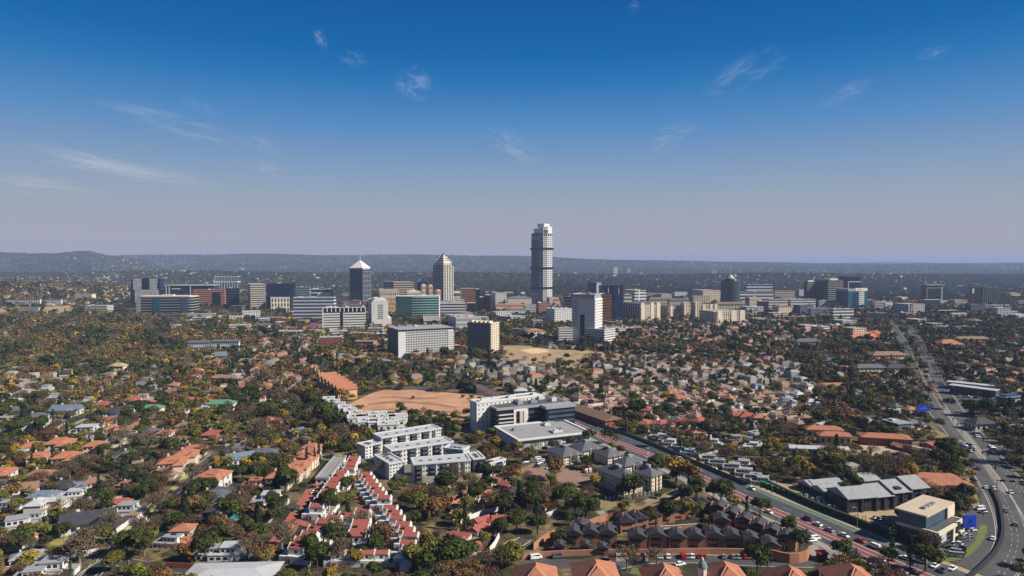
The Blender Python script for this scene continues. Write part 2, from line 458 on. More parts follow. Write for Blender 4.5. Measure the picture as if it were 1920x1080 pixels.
# ------------------------------------------------------------------ the business district on the skyline
def office(kind, label, xl, xc, xr, yb, yt, ang=12, core=GLASSK, band=WHITE, n=6, frac=0.45, plant=3, p=0.35, **k):
    b = Bld(kind, label, 'office building', xl, xc, xr, yb, yt, ang, **k)
    b.bands(core, band, n, frac, p)
    if plant: b.plant(plant, int(xc*7+yb))
    return b
def district():
    R = random.Random(5)
    # twin blocks with white zigzag screens
    b = Bld('office_building', 'dark office block with two towers wrapped in white zigzag screens', 'office building', 244, 245, 302, 574, 543, 3, depth=26)
    b.body(GLASSK); b.roof(DGREY)
    up = height_to(b.x, b.y, 522.5)-b.z
    for x0, x1 in ((0.02, 0.36), (0.64, 0.98)):
        MB().box(b.W*x0, b.W*x1, 1, b.D-2, b.H+0.2, up).build('tower_block', GLASSB, b.o)
    MB().box(b.W*0.40, b.W*0.6, 8, b.D-4, b.H+0.2, up+1.5).build('tower_block', GLASSK, b.o)
    def zig(x0, x1, z0, z1, rows, dens):
        for r in range(rows):
            m = MB(); h = (z1-z0)/rows; x = x0
            while x < x1:
                w = 0.9; sh = R.uniform(-1, 1)
                zz = z0+r*h; n = len(m.v)
                m.v += [(x, -0.5, zz), (x+w, -0.5, zz), (x+w+sh, -0.5, zz+h*.92), (x+sh, -0.5, zz+h*.92), (x, -0.1, zz), (x+w, -0.1, zz), (x+w+sh, -0.1, zz+h*.92), (x+sh, -0.1, zz+h*.92)]
                m.f += [(n, n+1, n+2, n+3), (n, n+3, n+7, n+4), (n+1, n+5, n+6, n+2), (n+3, n+2, n+6, n+7)]
                x += R.uniform(1.1, 2.1)*dens
            m.build('zigzag_screen', WHITE, b.o)
    zig(b.W*.15, b.W*.93, b.H*0.22, b.H, 6, 1.0)
    s0 = b.H+0.3
    zig(b.W*.10, b.W*.36, s0, up, 5, 1.1); zig(b.W*.64, b.W*.88, s0, up, 5, 1.1)
    # curved-fronted glass block in front
    b = Bld('office_building', 'long low dark glass office block with rounded corners and pale flat roof', 'office building', 252, 256, 361, 591, 556, 4, depth=48)
    W, D, H = b.W, b.D, b.H
    def rr(o, n=6, r=9):
        pts = []
        for cx, cy, a0 in ((W-r, r, -90), (W-r, D-r, 0), (r, D-r, 90), (r, r, 180)):
            for i in range(n+1):
                t = math.radians(a0+90*i/n); pts.append((cx+(r+o)*math.cos(t), cy+(r+o)*math.sin(t)))
        return pts
    MB().poly(rr(0), 0, H).build('glazing', GLASSK, b.o)
    for i in range(7): MB().poly(rr(0.45), i*H/7+H/7*.72, (i+1)*H/7).build('floor_band', GREY if i < 6 else CREAM, b.o)
    MB().box(W*.30, W*.42, -1.2, 3, 0, H*0.98).build('stair_glazing', GLASST, b.o)
    MB().box(W*.80, W*.9, -0.9, 3, 0, H*0.97).build('stair_glazing', GLASSC, b.o)
    MB().box(0, W*.07, -1.0, 4, 0, H*0.95).build('end_wall', GREY, b.o)
    MB().poly([(x*0.96+W*.02, y*.9+2) for x, y in rr(0)], H+.02, H+1.0).build('roof', CREAM, b.o)
    MB().box(W*.4, W*.62, 10, 24, H+1.0, H+3.5).build('rooftop_plant', GREYW, b.o)
    b = office('office_building', 'wide dark glass office with thin sloping roof canopy behind the rounded glass block', 308, 312, 402, 565, 536, 3, GLASSB, DGREY, 6, .2, 0, depth=40)
    MB().box(-3, b.W+2, -3, b.D, b.H+1, b.H+1.8).build('canopy', GREYW, b.o)
    MB().box(b.W*.12, b.W*.3, -0.9, -0.5, b.H*.78, b.H*.84).build('sign_lettering', WHITE, b.o)
    me = MB().box(0, 1.5, -2.4, -0.9, 0, b.H+1).mesh('column', GREYW)
    for q in (.0, .06, .5): put('column', me, b.o, (b.W*q, 0, 0))
    b = Bld('brick_building', 'orange brick office block with thin window strips and a painted-in shadow patch', 'office building', 361, 362, 421, 574, 544, 10, depth=30)
    b.bands(GLASSK, BRICK, 8, .62); b.plant(2, 5)
    MB().box(b.W*.62, b.W*.88, -1.2, 1, 0, b.H*.82).build('bay_or_shadow_block', GLASSK, b.o)  # black block stands in for a shadow patch on the brick front
    b = Bld('office_building', 'white framed office with tall white fins standing above the orange brick block', 'office building', 400, 402, 446, 566, 519, 4, depth=24)
    b.body(GLASSC); b.piers(WHITE, 9, 3, 1.3, .7, b.H*.3, b.H*.8); b.piers(WHITE, 16, 5, .5, .6, b.H*.8); b.roof(WHITE)
    MB().ring(b.W, b.D, b.H*.78, b.H*.82, .8).build('floor_band', WHITE, b.o)
    office('office_building', 'plain dark glass block between the brick office and the beige banded office', 421, 424, 448, 580, 541, 8, GLASSK, DGREY, 8, .25, 1)
    office('office_building', 'tall beige office banded with dark window strips and one shaded side', 447, 470, 498, 583, 534, 24, GLASSK, mat('beige_band', (0.45, 0.40, 0.34)), 12, .52, 3)
    office('office_building', 'broad dark blue glass office behind the small arched white building', 498, 500, 551, 582, 532, 6, GLASSB, GLASSK, 11, .2, 2, depth=30)
    b = Bld('office_building', 'small white building with tall dark slots and row of square openings', 'office building', 495, 508, 543, 585, 559, 20)
    b.grid(CREAM, 3, 6, 4, .5, .75)
    b.roof(WHITE)
    office('office_building', 'stepped glass office with white rooftop boxes behind the curved glass building', 545, 548, 580, 574, 539, 6, GLASSC, GREY, 8, .3, 4, depth=26)
    b = office('office_building', 'low office with white roof frame beside the stepped glass office', 579, 581, 623, 572, 543, 5, GLASSB, GREYW, 4, .35, 2, depth=22)
    MB().box(b.W*.35, b.W*.92, -1, 0, b.H*.3, b.H*.75).build('end_wall', WHITE, b.o)
    b = office('office_building', 'long office with gently curved grey and white banded front', 545, 550, 626, 603, 559, 6, GLASSC, GREYW, 7, .38, 3, depth=30)
    b = Bld('office_building', 'large white office striped with long dark window slots and square top windows', 'office building', 562, 605, 686, 623, 578, 14)
    MB().box(0, b.W, 0, b.D, 0, b.H).build('glazing', GLASSK, b.o)
    hh = b.H*.84/8
    for i in range(8):
        MB().box(-.4, b.W*.40, -.45, .3, i*hh, i*hh+hh*.6).box(b.W*.47, b.W+.4, -.45, .3, i*hh, i*hh+hh*.6).box(b.W-.3, b.W+.4, .3, b.D, i*hh, i*hh+hh*.6).build('floor_band', WHITE, b.o)
    me = MB().box(0, 1.6, -.5, .3, 0, b.H*.16).mesh('pier', WHITE)
    for i in range(11): put('pier', me, b.o, (i*(b.W-1.6)/10, 0, b.H*.84))
    MB().box(-.5, 1.5, -.5, .4, 0, b.H*.84).build('corner_pier', WHITE, b.o)
    MB().box(-.5, .3, .4, b.D, b.H*.92, b.H+.4).box(-.5, b.W+.5, -.55, b.D, b.H+.4, b.H+1).build('roof', WHITE, b.o)
    b.plant(6, 3, GREYW, 2.4, z=b.H+1)
    sx, sy = G(588, 619)
    sg = thing('billboard', 'pink and purple advertising screen beside the white striped office', 'billboard', (sx, sy, 0), .1)
    MB().box(-6, 6, -.4, .4, 6, 13).build('screen_panel', mat('pink_purple_poster', (.5, .12, .4), .5, .4, .3), sg); MB().box(-.5, .5, -.3, .3, 0, 6).build('post', METAL, sg)
    b = Bld('hotel_building', 'white hotel slab with narrow blue window slots and stepped roof', 'hotel', 680, 697, 728, 613, 566, 15)
    b.body(WHITE); 
    me = MB().box(0, b.W*.34, -.12, .2, 0, b.H*.035).mesh('window', GLASSC)
    for i in range(8): put('window', me, b.o, (b.W*.36, 0, b.H*(.32+.075*i)))
    me = MB().box(0, .9, -.12, .2, 0, 1.2).mesh('window', GLASSC)
    for i in range(6): put('window', me, b.o, (b.W*.12, 0, b.H*(.5+.07*i)))
    me2 = MB().box(-.12, .2, 0, b.D*.7, 0, b.H*.04).mesh('window', GLASSC)
    for i in range(9): put('window', me2, b.o, (0, b.D*.15, b.H*(.1+.09*i)))
    MB().box(b.W*.1, b.W*.9, 1, b.D*.6, b.H, b.H+4).box(b.W*.2, b.W*.5, 2, b.D*.5, b.H+4, b.H+6).build('penthouse', WHITE, b.o); b.roof(WHITE)
    MB().box(b.W, b.W*1.2, 0, b.D, 0, b.H*.35).build('lower_wing', WHITE, b.o)
    # dark tower with the white pyramid
    b = Bld('office_tower', 'tall dark blue glass tower with white pyramid roof and spire', 'tower', 656, 680.5, 695.5, 575, 505, 70)
    b.body(GLASSB, name='glazing')
    b.piers(STONE, 5, 0, .8, .5, 0, b.H*.96)
    for i in range(0, 22, 3): MB().box(.5, b.W-.5, -.2, .1, b.H*.96*(i+.6)/22, b.H*.96*(i+.85)/22).build('floor_band', GREY, b.o)
    MB().ring(b.W, b.D, b.H*.96, b.H, .9).build('cornice', GLASSB, b.o)
    cx, cy = b.W/2, b.D/2
    m = MB(); zt = height_to(b.x, b.y, 487.5)-b.z; m.v = [(-.5, -.5, b.H+4), (b.W+.5, -.5, b.H+4), (b.W+.5, b.D+.5, b.H+4), (-.5, b.D+.5, b.H+4), (cx, cy, zt)]; m.f = [(0, 1, 4), (1, 2, 4), (2, 3, 4), (3, 0, 4), (3, 2, 1, 0)]; m.build('roof', mat('pale_stone_roof', (.70, .66, .60), .7, .06), b.o); MB().box(1.5, b.W-1.5, 1.5, b.D-1.5, b.H, b.H+4).build('roof_storey', GREYW, b.o)
    MB().tube((cx, cy, zt-2), (cx, cy, height_to(b.x, b.y, 472)-b.z), .9, .25).build('spire', WHITE, b.o)
    office('office_building', 'tan and grey banded office to the right of the pyramid tower', 723, 735, 776, 560, 530, 14, GLASSK, mat('tan_band', (.48, .38, .27)), 7, .5, 4)
    office('office_building', 'dark glass office with rooftop plant beside the tan banded office', 718, 720, 738, 562, 529, 8, GLASSK, DGREY, 6, .2, 3)
    # Tan square: hotel of orange stone
    for lab, a in (('long tan arcade building with small arched windows behind the green glass office', (700, 712, 748, 588, 546, 12, 4, 9)),
                   ('orange stone hotel wing with square turret beside the tall stepped tower', (815, 820, 827, 584, 546, 14, 6, 3)),
                   ('slim tan turret rising above the green glass office', (789, 791, 800, 584, 536, 10, 6, 2)),
                   ('broad orange turret block next to the slim tan turret', (803, 804, 812, 584, 537, 10, 6, 2)),
                   ('low tan hotel wing linking the turrets', (762, 764, 790, 586, 549, 10, 4, 7)),
                   ('low orange terrace building with red ground floor arches', (720, 722, 741, 590, 566, 8, 3, 6))):
        b = Bld('stone_building', lab, 'building', *a[:6]); b.grid(TANP if 'orange' in lab else STONE, a[6], a[7], max(1, a[7]//2), .45, .5); b.roof(TANP)
        if 'turret' in lab: MB().hip(-.5, b.W+.5, -.5, b.D+.5, b.H+.9, 4).build('roof_cap', STONE, b.o)
    b = Bld('office_building', 'dark blue glass block topped by a green glass pyramid', 'office building', 779, 782, 800, 570, 530, 8)
    b.bands(GLASSB, GLASSK, 7, .2); MB().hip(b.W*.15, b.W*.9, b.D*.1, b.D*.9, b.H+.9, 9).build('glass_pyramid', mat('pale_green_glass', (.25, .42, .38), .3), b.o)
    b = Bld('stone_building', 'plain tan tower with a slanted cut corner behind the turrets', 'building', 799, 801, 812, 570, 519, 10)
    b.body(STONE); b.roof(STONE); MB().box(b.W*.55, b.W*.62, -.3, .3, b.H*.3, b.H*.95).build('window_slot', GLASSK, b.o)
    # tall stepped stone tower
    b = Bld('residential_tower', 'tall cream stone tower with stepped crown and glass dome', 'tower', 812.5, 832, 850, 571, 497, 53)
    W, D, H = b.W, b.D, b.H
    LST = mat('light_stone', (.60, .54, .44), .85, .08)
    b.bands(WIN, mat('warm_grey_stone', (.33, .31, .29)), 26, .4, .25, cap=False)
    for i in range(5):
        MB().box(i*W/4-1.3 if i else -.6, i*W/4+1.3 if i < 4 else W+.6, -.8, .3, 0, H-2+(i % 2)*3).build('pier', LST, b.o)
        MB().box(-.8, .3, i*D/4-1.1 if i else .3, i*D/4+1.1 if i < 4 else D+.6, 0, H-2+(i % 2)*3).build('pier', GREY, b.o)  # left-face piers greyer than the cream ones: shade put into their colour
    zc = H
    for q, (ins, py) in enumerate(((.11, 490.5), (.20, 486.5), (.31, 481))):
        z2 = height_to(b.x, b.y, py)-b.z
        mb = MB().box(W*ins, W*(1-ins), D*ins, D*(1-ins), zc, z2)
        for cx in (ins, 1-ins):
            for cy in (ins, 1-ins): mb.cone(W*cx, D*cy, 1.6, 1.0, zc, z2+2.5, 6)
        mb.build('crown_tier', LST, b.o); MB().ring(W*(1-2*ins), D*(1-2*ins), 0, 1.6, .3).build('window_band', WIN, b.o, (W*ins, D*ins, zc+2.5)); zc = z2
    MB().cone(W/2, D/2, W*.17, W*.1, zc, zc+6, 12).cone(W/2, D/2, W*.1, .3, zc+6, zc+12, 8).build('glass_dome', GLASSC, b.o)
    # white shops behind
    office('shopping_building', 'low white building at the foot of the stone tower', 850, 851, 866, 578, 560, 5, GLASSK, WHITE, 4, .6, 2)
    b = Bld('office_building', 'bronze mirror glass office reflecting an orange roof', 'office building', 863, 866, 893, 582, 542, 8); b.bands(GLASSO, mat('bronze_band', (.22, .14, .08)), 9, .25)
    for lab, a in (('slim black glass fin tower beside the bronze office', (891, 893, 899.5, 588, 543)), ('short black glass block between the two black towers', (897, 899, 911, 588, 558)),
                   ('square black glass tower with white roof edge', (909, 911, 920, 588, 554)), ('low black glass podium at the foot of the bronze office', (875, 876, 892, 590, 569))):
        b = Bld('office_building', lab, 'office building', *a, 8); b.bands(GLASSK, BLACKP, 8, .12, .15); MB().box(0, b.W, 0, b.D, b.H+.9, b.H+1.4).build('roof_edge', GREYW, b.o)
    b = Bld('apartment_building', 'small white apartment block with vertical window columns beyond the black towers', 'apartment building', 921, 929, 950, 572, 550, 14); b.grid(WHITE, 7, 8, 4, .45, .6); b.roof(WHITE); b.plant(2, 2)
    office('office_building', 'grey office with white bands and dark glass entrance behind the park trees', 823, 826, 873, 596, 570, 8, WIN, GREYW, 5, .5, 4)
    b = Bld('office_building', 'cream office block with tall ground floor columns and long flat roof', 'office building', 840, 855, 900, 621, 596, 16); b.grid(GREYW, 3, 12, 5, .5, .6); b.roof(WHITE); b.plant(3, 8)
    b = Bld('shop_building', 'low cream shop with dark awnings below the green glass office', 'shop', 793, 795, 826, 613, 602, 8); b.bands(WIN, CREAM, 2, .5)
    # green glass
    b = Bld('office_building', 'large green glass office with curved front and white bands', 'office building', 741, 742, 823, 602, 556, 4, depth=40)
    W, D, H = b.W, b.D, b.H
    def arc(o, x0=0.0, x1=1.0, n=14):
        pts = [(W*(x0+(x1-x0)*i/n), -o-7*math.sin(math.pi*(x0+(x1-x0)*i/n))) for i in range(n+1)]
        return pts+[(W*x1, D), (W*x0, D)]
    MB().poly(arc(0), 0, H).build('glazing', GLASSG, b.o)
    for i in range(10):
        MB().poly(arc(.5, .38, 1.0), (i+.6)*H/10, (i+.8)*H/10).build('floor_band', mat('pale_green_band', (.42, .55, .52), .6), b.o)
        MB().poly(arc(.25, 0, .38), (i+.7)*H/10, (i+.78)*H/10).build('floor_band', mat('dark_green_band', (.04, .13, .12), .4), b.o)
    MB().poly(arc(.6), H, H+1).build('roof', GREYW, b.o); MB().box(W-.6, W+.8, -1, D, 0, H+1).build('end_fin', WHITE, b.o)
    b.plant(3, 4, z=H+1)
    # tallest tower
    b = Bld('residential_tower', 'tallest tower, slim white and grey apartments with three dark sky bands', 'tower', 995.5, 1018, 1036.5, 571, 437, 48)
    W, D, H = b.W, b.D, b.H
    z = lambda py: height_to(b.x, b.y, py)-b.z
    MB().box(1, W-1, 1, D-1, 0, H).build('glazing', WIN, b.o)
    nf = 36
    me_r = MB().box(W*.42, W-3, -.5, .9, 0, H/nf*.52).mesh('balcony_band', WHITE)
    me_l = MB().box(W*.0+2, W*.40, .2, .95, 0, H/nf*.5).box(.2, .95, 3, D-2, 0, H/nf*.5).mesh('balcony_band', mat('shade_grey_concrete', (.34, .34, .35)))  # greyer than the right-hand bands, the left face's shade put into the colour
    me_e = MB().box(W-.6, W+.6, 3, D-3, 0, H/nf*.4).box(3, W-3, D-.9, D, 0, H/nf*.4).mesh('end_balcony_band', mat('blue_grey_panel', (.22, .27, .31)))
    gaps = [z(511.5), z(542), z(466)+0]
    for i in range(nf):
        zz = i*H/nf
        if any(abs(zz-g) < 3.4 for g in (z(466.5), z(503), z(540.5))) or zz > z(447) and i % 2: continue
        put('balcony_band', me_r, b.o, (0, 0, zz)); put('balcony_band', me_l, b.o, (0, 0, zz)); put('balcony_band', me_e, b.o, (0, 0, zz))
    for x0, x1 in ((W*.40, W*.44), (W*.62, W*.68), (W*.84, W*.88)):
        MB().box(x0, x1, -.8, .9, 0, H).build('pier', WHITE, b.o)
    for x0, x1 in ((.3, 2.6), (W*.2, W*.24)): MB().box(x0, x1, -.1, .9, 0, z(425))  .build('pier', GREY, b.o)
    for y0 in (D*.3, D*.62): MB().box(-.1, 1.0, y0, y0+3, 0, H-3).build('pier', GREY, b.o)  # grey here too, shade of the left face in the colour
    for g in (z(466.5), z(503), z(540.5)): MB().ring(W, D, g-3, g+3, 1.7, 2).build('sky_band', GLASSK, b.o)
    MB().box(-1.3, 1, D*.35, D*.95, z(548), z(449)).build('side_glazing', GLASSC, b.o)
    MB().box(W-1, W+3, D*.2, D*.8, z(548), z(449)).build('side_glazing', GLASSC, b.o)
    MB().box(2, W*.5, 2, D*.8, H, z(428)).build('crown_tier', GREYW, b.o); MB().box(W*.5, W-2.5, 1.5, D*.7, H-6, z(424)).build('crown_tier', WHITE, b.o)
    MB().box(W*.35, W*.9, D*.2, D*.75, z(426), z(418.5)).build('crown_tier', WHITE, b.o); MB().box(W*.1, W*.5, .7, 2.2, z(436), z(430)).build('terrace_rail', GLASSK, b.o)
    MB().tube((W*.15, D*.6, z(430)), (W*.15, D*.6, z(405)), .5, .15).build('spire', METAL, b.o)
    MB().box(-12, W+10, 6, D+16, 0, 9).build('podium', GLASSB, b.o)
    me = MB().box(-.9, .9, -.9, .9, 0, 17).mesh('column', CREAM)
    for i in range(6): put('column', me, b.o, (W*(.5+.09*i), -2.2, 0))
    # around the tallest tower
    for lab, a, m in (('low blue roofed hall beside the foot of the tallest tower', (950, 952, 997, 576, 559, 5), ROOFN), ('low terracotta roofed shops in front of the tallest tower', (928, 930, 985, 585, 573, 4), ROOFT), ('pink roofed building to the right of the tallest tower', (1036, 1037, 1050, 575, 563, 4), ROOFR)):
        b = Bld('hall_building', lab, 'building', *a); b.body(CREAM); b.hiproof(m, 4)
    b = Bld('apartment_building', 'white apartment slab with dark balcony recess and bushy roof garden', 'apartment building', 1023, 1040, 1072, 610, 580, 30)
    b.grid(WHITE, 8, 10, 6, .5, .55); b.roof(WHITE); b.plant(3, 1)
    office('office_building', 'dark flat topped block behind the white apartment slab', 1055, 1058, 1074, 592, 557, 8, GLASSK, DGREY, 6, .3, 1)
    # big white hotel slab
    b = Bld('hotel_building', 'big pale grey hotel slab with central recess and lit striped side', 'hotel', 1072, 1115, 1129, 647, 553, 68)
    W, D, H = b.W, b.D, b.H
    MB().box(1, W, 1, D-.2, 0, H*.93).build('wall', GREYW, b.o)
    hh = H*.93/17
    lef = MB()
    for x in (0, .16, .34, .40, .64, .70, .97): lef.box(0, 1.05, D*x, D*min(1, x+.03 if x not in (0, .34, .64) else x+.055), 0, H*.93)
    lef.box(0, 1.05, D*.7, D*.97, H*.0, H*.36).box(0, 1.05, D*.06, D*.34, 0, H*.36)
    lef.build('facade_panel', GREYW, b.o)
    for j in range(7, 17):
        for k in range(7):
            yy = D*(.735+.033*k); put('window', boxmesh(D*.018, .1, hh*.55, WIN, 'window'), b.o, (.96, yy, j*hh), math.pi/2)
    MB().box(.5, 1.02, D*.455, D*.64, H*.0, H*.60).build('glass_recess', GLASSK, b.o); MB().box(-.3, 1.0, D*.40, D*.7, H*.62, H*.64).build('facade_panel', GREYW, b.o)
    for j in range(17): MB().box(0.8, W+.6, -.6, .95, j*hh, j*hh+hh*.5).box(W-.2, W+.6, .95, D*.96, j*hh, j*hh+hh*.5).build('balcony_band', WHITE, b.o)
    MB().box(.6, W*.9, .8, D*.98, H*.935, H).build('penthouse', GREY, b.o); b.roof(GREYW); b.plant(2, 9)
    for lab, a in (('white hotel podium with stacked dark window strips', (1046, 1048, 1074, 647, 616, 8)), ('white banded wing at the foot of the big hotel slab', (1099, 1133, 1153, 650, 619, 50))):
        b = Bld('podium_building', lab, 'building', *a); b.bands(WIN, WHITE, 7, .6); b.plant(2, 3)
    office('office_building', 'bronze glass office behind the lit side of the hotel slab', 1128, 1130, 1147, 606, 551, 10, GLASSO, GLASSK, 10, .15, 1)
    for lab, a in (('dark blue glass tower with small white logo near its top', (1149, 1152, 1168, 603, 536)), ('flat dark blue glass slab left of the logo tower', (1127, 1129, 1152, 600, 536)), ('dark glass tower with one pale grey side above the hotel roof', (1101, 1107, 1119, 590, 531)), ('pale concrete core block next to the dark glass tower', (1116, 1118, 1127, 590, 530))):
        b = Bld('office_tower', lab, 'tower', *a, 10, depth=24); m = GREYW if 'concrete' in lab else GLASSB
        b.bands(m, GLASSK if m is GLASSB else GREY, 12, .12, .12); 
        if 'logo' in lab:
            lg = MB()
            for zz, w in ((.93, .8), (.89, 2.2), (.85, 1.2), (.82, 2.0), (.78, .8), (.74, 1.0)): lg.box(b.W*.5-w/2, b.W*.5+w/2, -.45, -.2, b.H*zz, b.H*(zz+.022))
            lg.build('logo', WHITE, b.o)
    for lab, a, n in (('white stepped office with tall white lift shaft', (1168, 1190, 1211, 590, 545, 20), 8), ('beige framed office behind the logo tower', (1168, 1170, 1184, 592, 553, 8), 6)):
        b = office('office_building', lab, *a, GLASSC, WHITE if 'white' in lab else CREAM, n, .5, 3)
        if 'shaft' in lab: MB().box(b.W*.3, b.W*.42, -1, 3, 0, b.H+3).build('lift_shaft', WHITE, b.o)
    # cream classical blocks
    for lab, a, nf, nr, nl in (('large cream classical block with square corner pavilions and grey roof', (1168, 1200, 1238, 603, 570, 26), 8, 9, 7), ('lower cream classical block beside the square pavilion block', (1238, 1254, 1278, 596, 575, 24), 5, 8, 5),
                           ('slim cream tower house with a flat moulded cornice', (1276, 1281, 1294, 596, 568, 20), 7, 3, 2), ('cream tower house with shaded dark side', (1297, 1302, 1314, 600, 568, 20), 7, 3, 2), ('cream classical terrace with two roof pavilions', (1313, 1316, 1345, 590, 572, 16), 5, 9, 2),
                           ('cream hotel with rounded corner bay and wide lit front', (1311, 1343, 1397, 610, 585, 20), 6, 13, 7)):
        b = Bld('stone_building', lab, 'building', *a); b.grid(CREAM if 'shaded' not in lab else STONE, nf, nr, nl, .55, .66, lat=.5)  # darker stone for the shaded house puts its shade into the wall colour
        MB().ring(b.W, b.D, b.H*.84, b.H*.88, .9).build('cornice', CREAM, b.o)
        if 'pavilions and grey' in lab or 'beside the square' in lab: b.hiproof(ROOFG, 4)
        else: b.roof(CREAM)
        for q in (0.03, .5, .8) if nr > 8 else (.1,): MB().box(b.W*q, b.W*q+b.W*.16, -1.4, 3, 0, b.H+2).build('pavilion', CREAM, b.o)
        if 'rounded' in lab: MB().cone(b.W*.0+1, 1, 7, 7, 0, b.H+1, 14).build('corner_bay', CREAM, b.o)
    for lab, a in (('grey gabled roof hall behind the classical blocks', (1252, 1255, 1292, 580, 563, 6)), ('low brown roofed block below the dark round tower', (1340, 1342, 1398, 588, 570, 5)), ('long pale roofed row behind the cream pavilions', (1215, 1217, 1262, 577, 561, 5))):
        b = Bld('hall_building', lab, 'building', *a); b.grid(BEIGE, 3, 10, 2, .5, .5); b.hiproof(ROOFG if 'grey' in lab else ROOFB, 4.5, gable='gabled' in lab)
    # round dark tower
    x, y = G(1369, 572); t = thing('round_tower', 'round dark teal glass tower with pale dome and thin mast', 'tower', (x, y, 0), 0); mark_poly(rect_pts(x, y, 0, -26, 26, -26, 26))
    H = height_to(x, y, 526)
    r = 17.5*y/1280
    MB().cone(0, 0, r, r, 0, H, 28).build('glazing', glassmat('petrol_glass', (.012, .04, .05)), t)
    me = MB().cone(0, 0, r+.35, r+.35, 0, .7, 28).mesh('floor_band', mat('petrol_band', (.10, .15, .16)))
    for i in range(16): put('floor_band', me, t, (0, 0, (i+.8)*H/16))
    MB().cone(0, 0, r*.8, r*.7, H, H+5, 20).build('roof_drum', GLASSK, t); MB().cone(0, 0, r*.42, r*.42, H+5, H+8, 14).cone(0, 0, r*.42, r*.12, H+8, H+17, 14).build('dome', STONE, t)
    MB().tube((0, 0, H+16), (0, 0, height_to(x, y, 500)), .6, .2).build('mast', WHITE, t)
    for a in (('beige block with square windows left of the dark round tower', (1297, 1318, 1350, 566, 545, 12), 'g'), ('white banded office right of the dark round tower', (1386, 1388, 1450, 572, 548, 5), 'b'), ('tan office with a flat projecting roof', (1450, 1453, 1490, 562, 546, 6), 't'),
              ('dark glass office with white frames above the white banded office', (1397, 1400, 1448, 562, 534, 5), 'd'), ('small white banded office with dark corner left of the curved white one', (1438, 1441, 1477, 581, 562, 8), 'b'), ('white office with sweeping curved bands among green trees', (1475, 1482, 1529, 580, 562, 8), 'b'),
              ('dark brown glass cube office among green trees', (1419, 1424, 1441, 587, 566, 8), 'k'), ('low white and black office left of the teal glass office', (1533, 1536, 1581, 578, 564, 6), 'd'), ('brown stepped apartment block behind the low white office', (1534, 1537, 1560, 572, 552, 8), 't'),
              ('white banded parking deck below the teal glass office', (1555, 1562, 1600, 603, 580, 12), 'b'), ('grey tall narrow block between the brown apartments and teal glass office', (1556, 1558, 1570, 572, 549, 8), 'g')):
        lab, q, k = a
        if k == 'g': b = Bld('apartment_building', lab, 'apartment building', *q); b.grid(CREAM, 6, 9, 5, .45, .55); b.roof(CREAM); b.plant(1, 3)
        else: office('office_building', lab, *q, {'b': WIN, 't': GLASSO, 'd': GLASSB, 'k': GLASSK}[k], {'b': WHITE, 't': STONE, 'd': GREYW, 'k': RBRICK}[k], {'b': 4, 't': 5, 'd': 5, 'k': 5}[k], .5 if k != 'k' else .12, 3)
    # right-hand cluster
    band = mat('brown_grey_band', (.20, .19, .185))
    for lab, a in (('broad dark banded office tower with stepped roof', (1530, 1552, 1580, 576, 526)), ('dark banded office wing left of the broad banded tower', (1507, 1513, 1532, 575, 529))):
        b = Bld('office_tower', lab, 'tower', *a, 22); b.bands(GLASSK, band, 14, .38, .6); MB().box(b.W*.2, b.W*.7, 3, b.D*.7, b.H, b.H+5).build('penthouse', CREAM, b.o)
    b = Bld('office_tower', 'black glass tower with a pale frame round its upper floors', 'tower', 1579, 1583, 1613, 574, 520, 8, depth=26); b.body(GLASSK)
    MB().box(b.W*.2, b.W*.24, -1, 0, b.H*.5, b.H*.86).box(b.W*.2, b.W+.6, -1, 0, b.H*.83, b.H*.86).build('frame', GREYW, b.o); b.roof(BLACKP, t=2.5)
    b = Bld('office_building', 'teal glass office with white striped corner and red lettered sign', 'office building', 1567, 1590, 1626, 579, 546, 20)
    b.body(GLASST)
    for i in range(9): MB().box(b.W*.55, b.W*.83, -.6, .5, i*b.H/9, i*b.H/9+b.H/9*.55).build('floor_band', WHITE, b.o)
    MB().box(b.W*.68, b.W*.71, -1, 0, 0, b.H).build('pier', WHITE, b.o); MB().box(b.W*.25, b.W*.5, -.7, .5, 0, b.H*.9).build('bay_or_shadow_block', GLASSB, b.o)
    MB().box(-.5, b.W*.35, -.5, b.D, b.H, b.H+6).build('penthouse', GREY, b.o); MB().box(b.W*.35, b.W*.98, -1.2, 6, b.H+.05, b.H+7.5).build('sign_board', WHITE, b.o)
    lt = MB(); xx = b.W*.48
    for w in (1.6, .5, 1.0, .9, .6, 1.2, .5, .9, 1.1): lt.box(xx, xx+w, -1.4, -1.2, b.H+2.6, b.H+R.uniform(4, 5)); xx += w+.5
    lt.build('sign_lettering', mat('red_letters', (.6, .02, .02)), b.o)
    b = Bld('office_building', 'black glass block with projecting flat roof and grey frame, standing alone', 'office building', 1726, 1737, 1765, 566, 535, 10); b.body(GLASSK)
    MB().box(0, 1.6, -.8, .2, 0, b.H*.86).box(1.6, b.W-1.6, -.8, .2, b.H*.82, b.H*.86).box(b.W-1.6, b.W, -.8, .2, 0, b.H*.86).build('frame', GREY, b.o); MB().box(-2, b.W+9, -3, b.D, b.H, b.H+2).build('roof', ROOFL, b.o); b.piers(DGREY, 14, 0, .3, .3, 0, b.H*.8, 'mullion'); MB().box(b.W, b.W+6, 2, b.D-3, 0, b.H).build('side_wall', GREY, b.o)
    for lab, a in (('dark ribbed office tower with broken roofline among trees', (1838, 1843, 1871, 572, 540)), ('dark glass office wing with a single pale panel', (1817, 1820, 1845, 568, 538))):
        b = Bld('office_tower', lab, 'tower', *a, 8); b.body(GLASSK); b.piers(GREY if 'ribbed' in lab else DGREY, 7, 3, .8, .6); b.roof(DGREY); b.plant(4, 5, DGREY, 5)
        if 'single' in lab: MB().box(b.W*.1, b.W*.22, -.8, 0, b.H*.6, b.H*.9).build('facade_panel', WHITE, b.o)
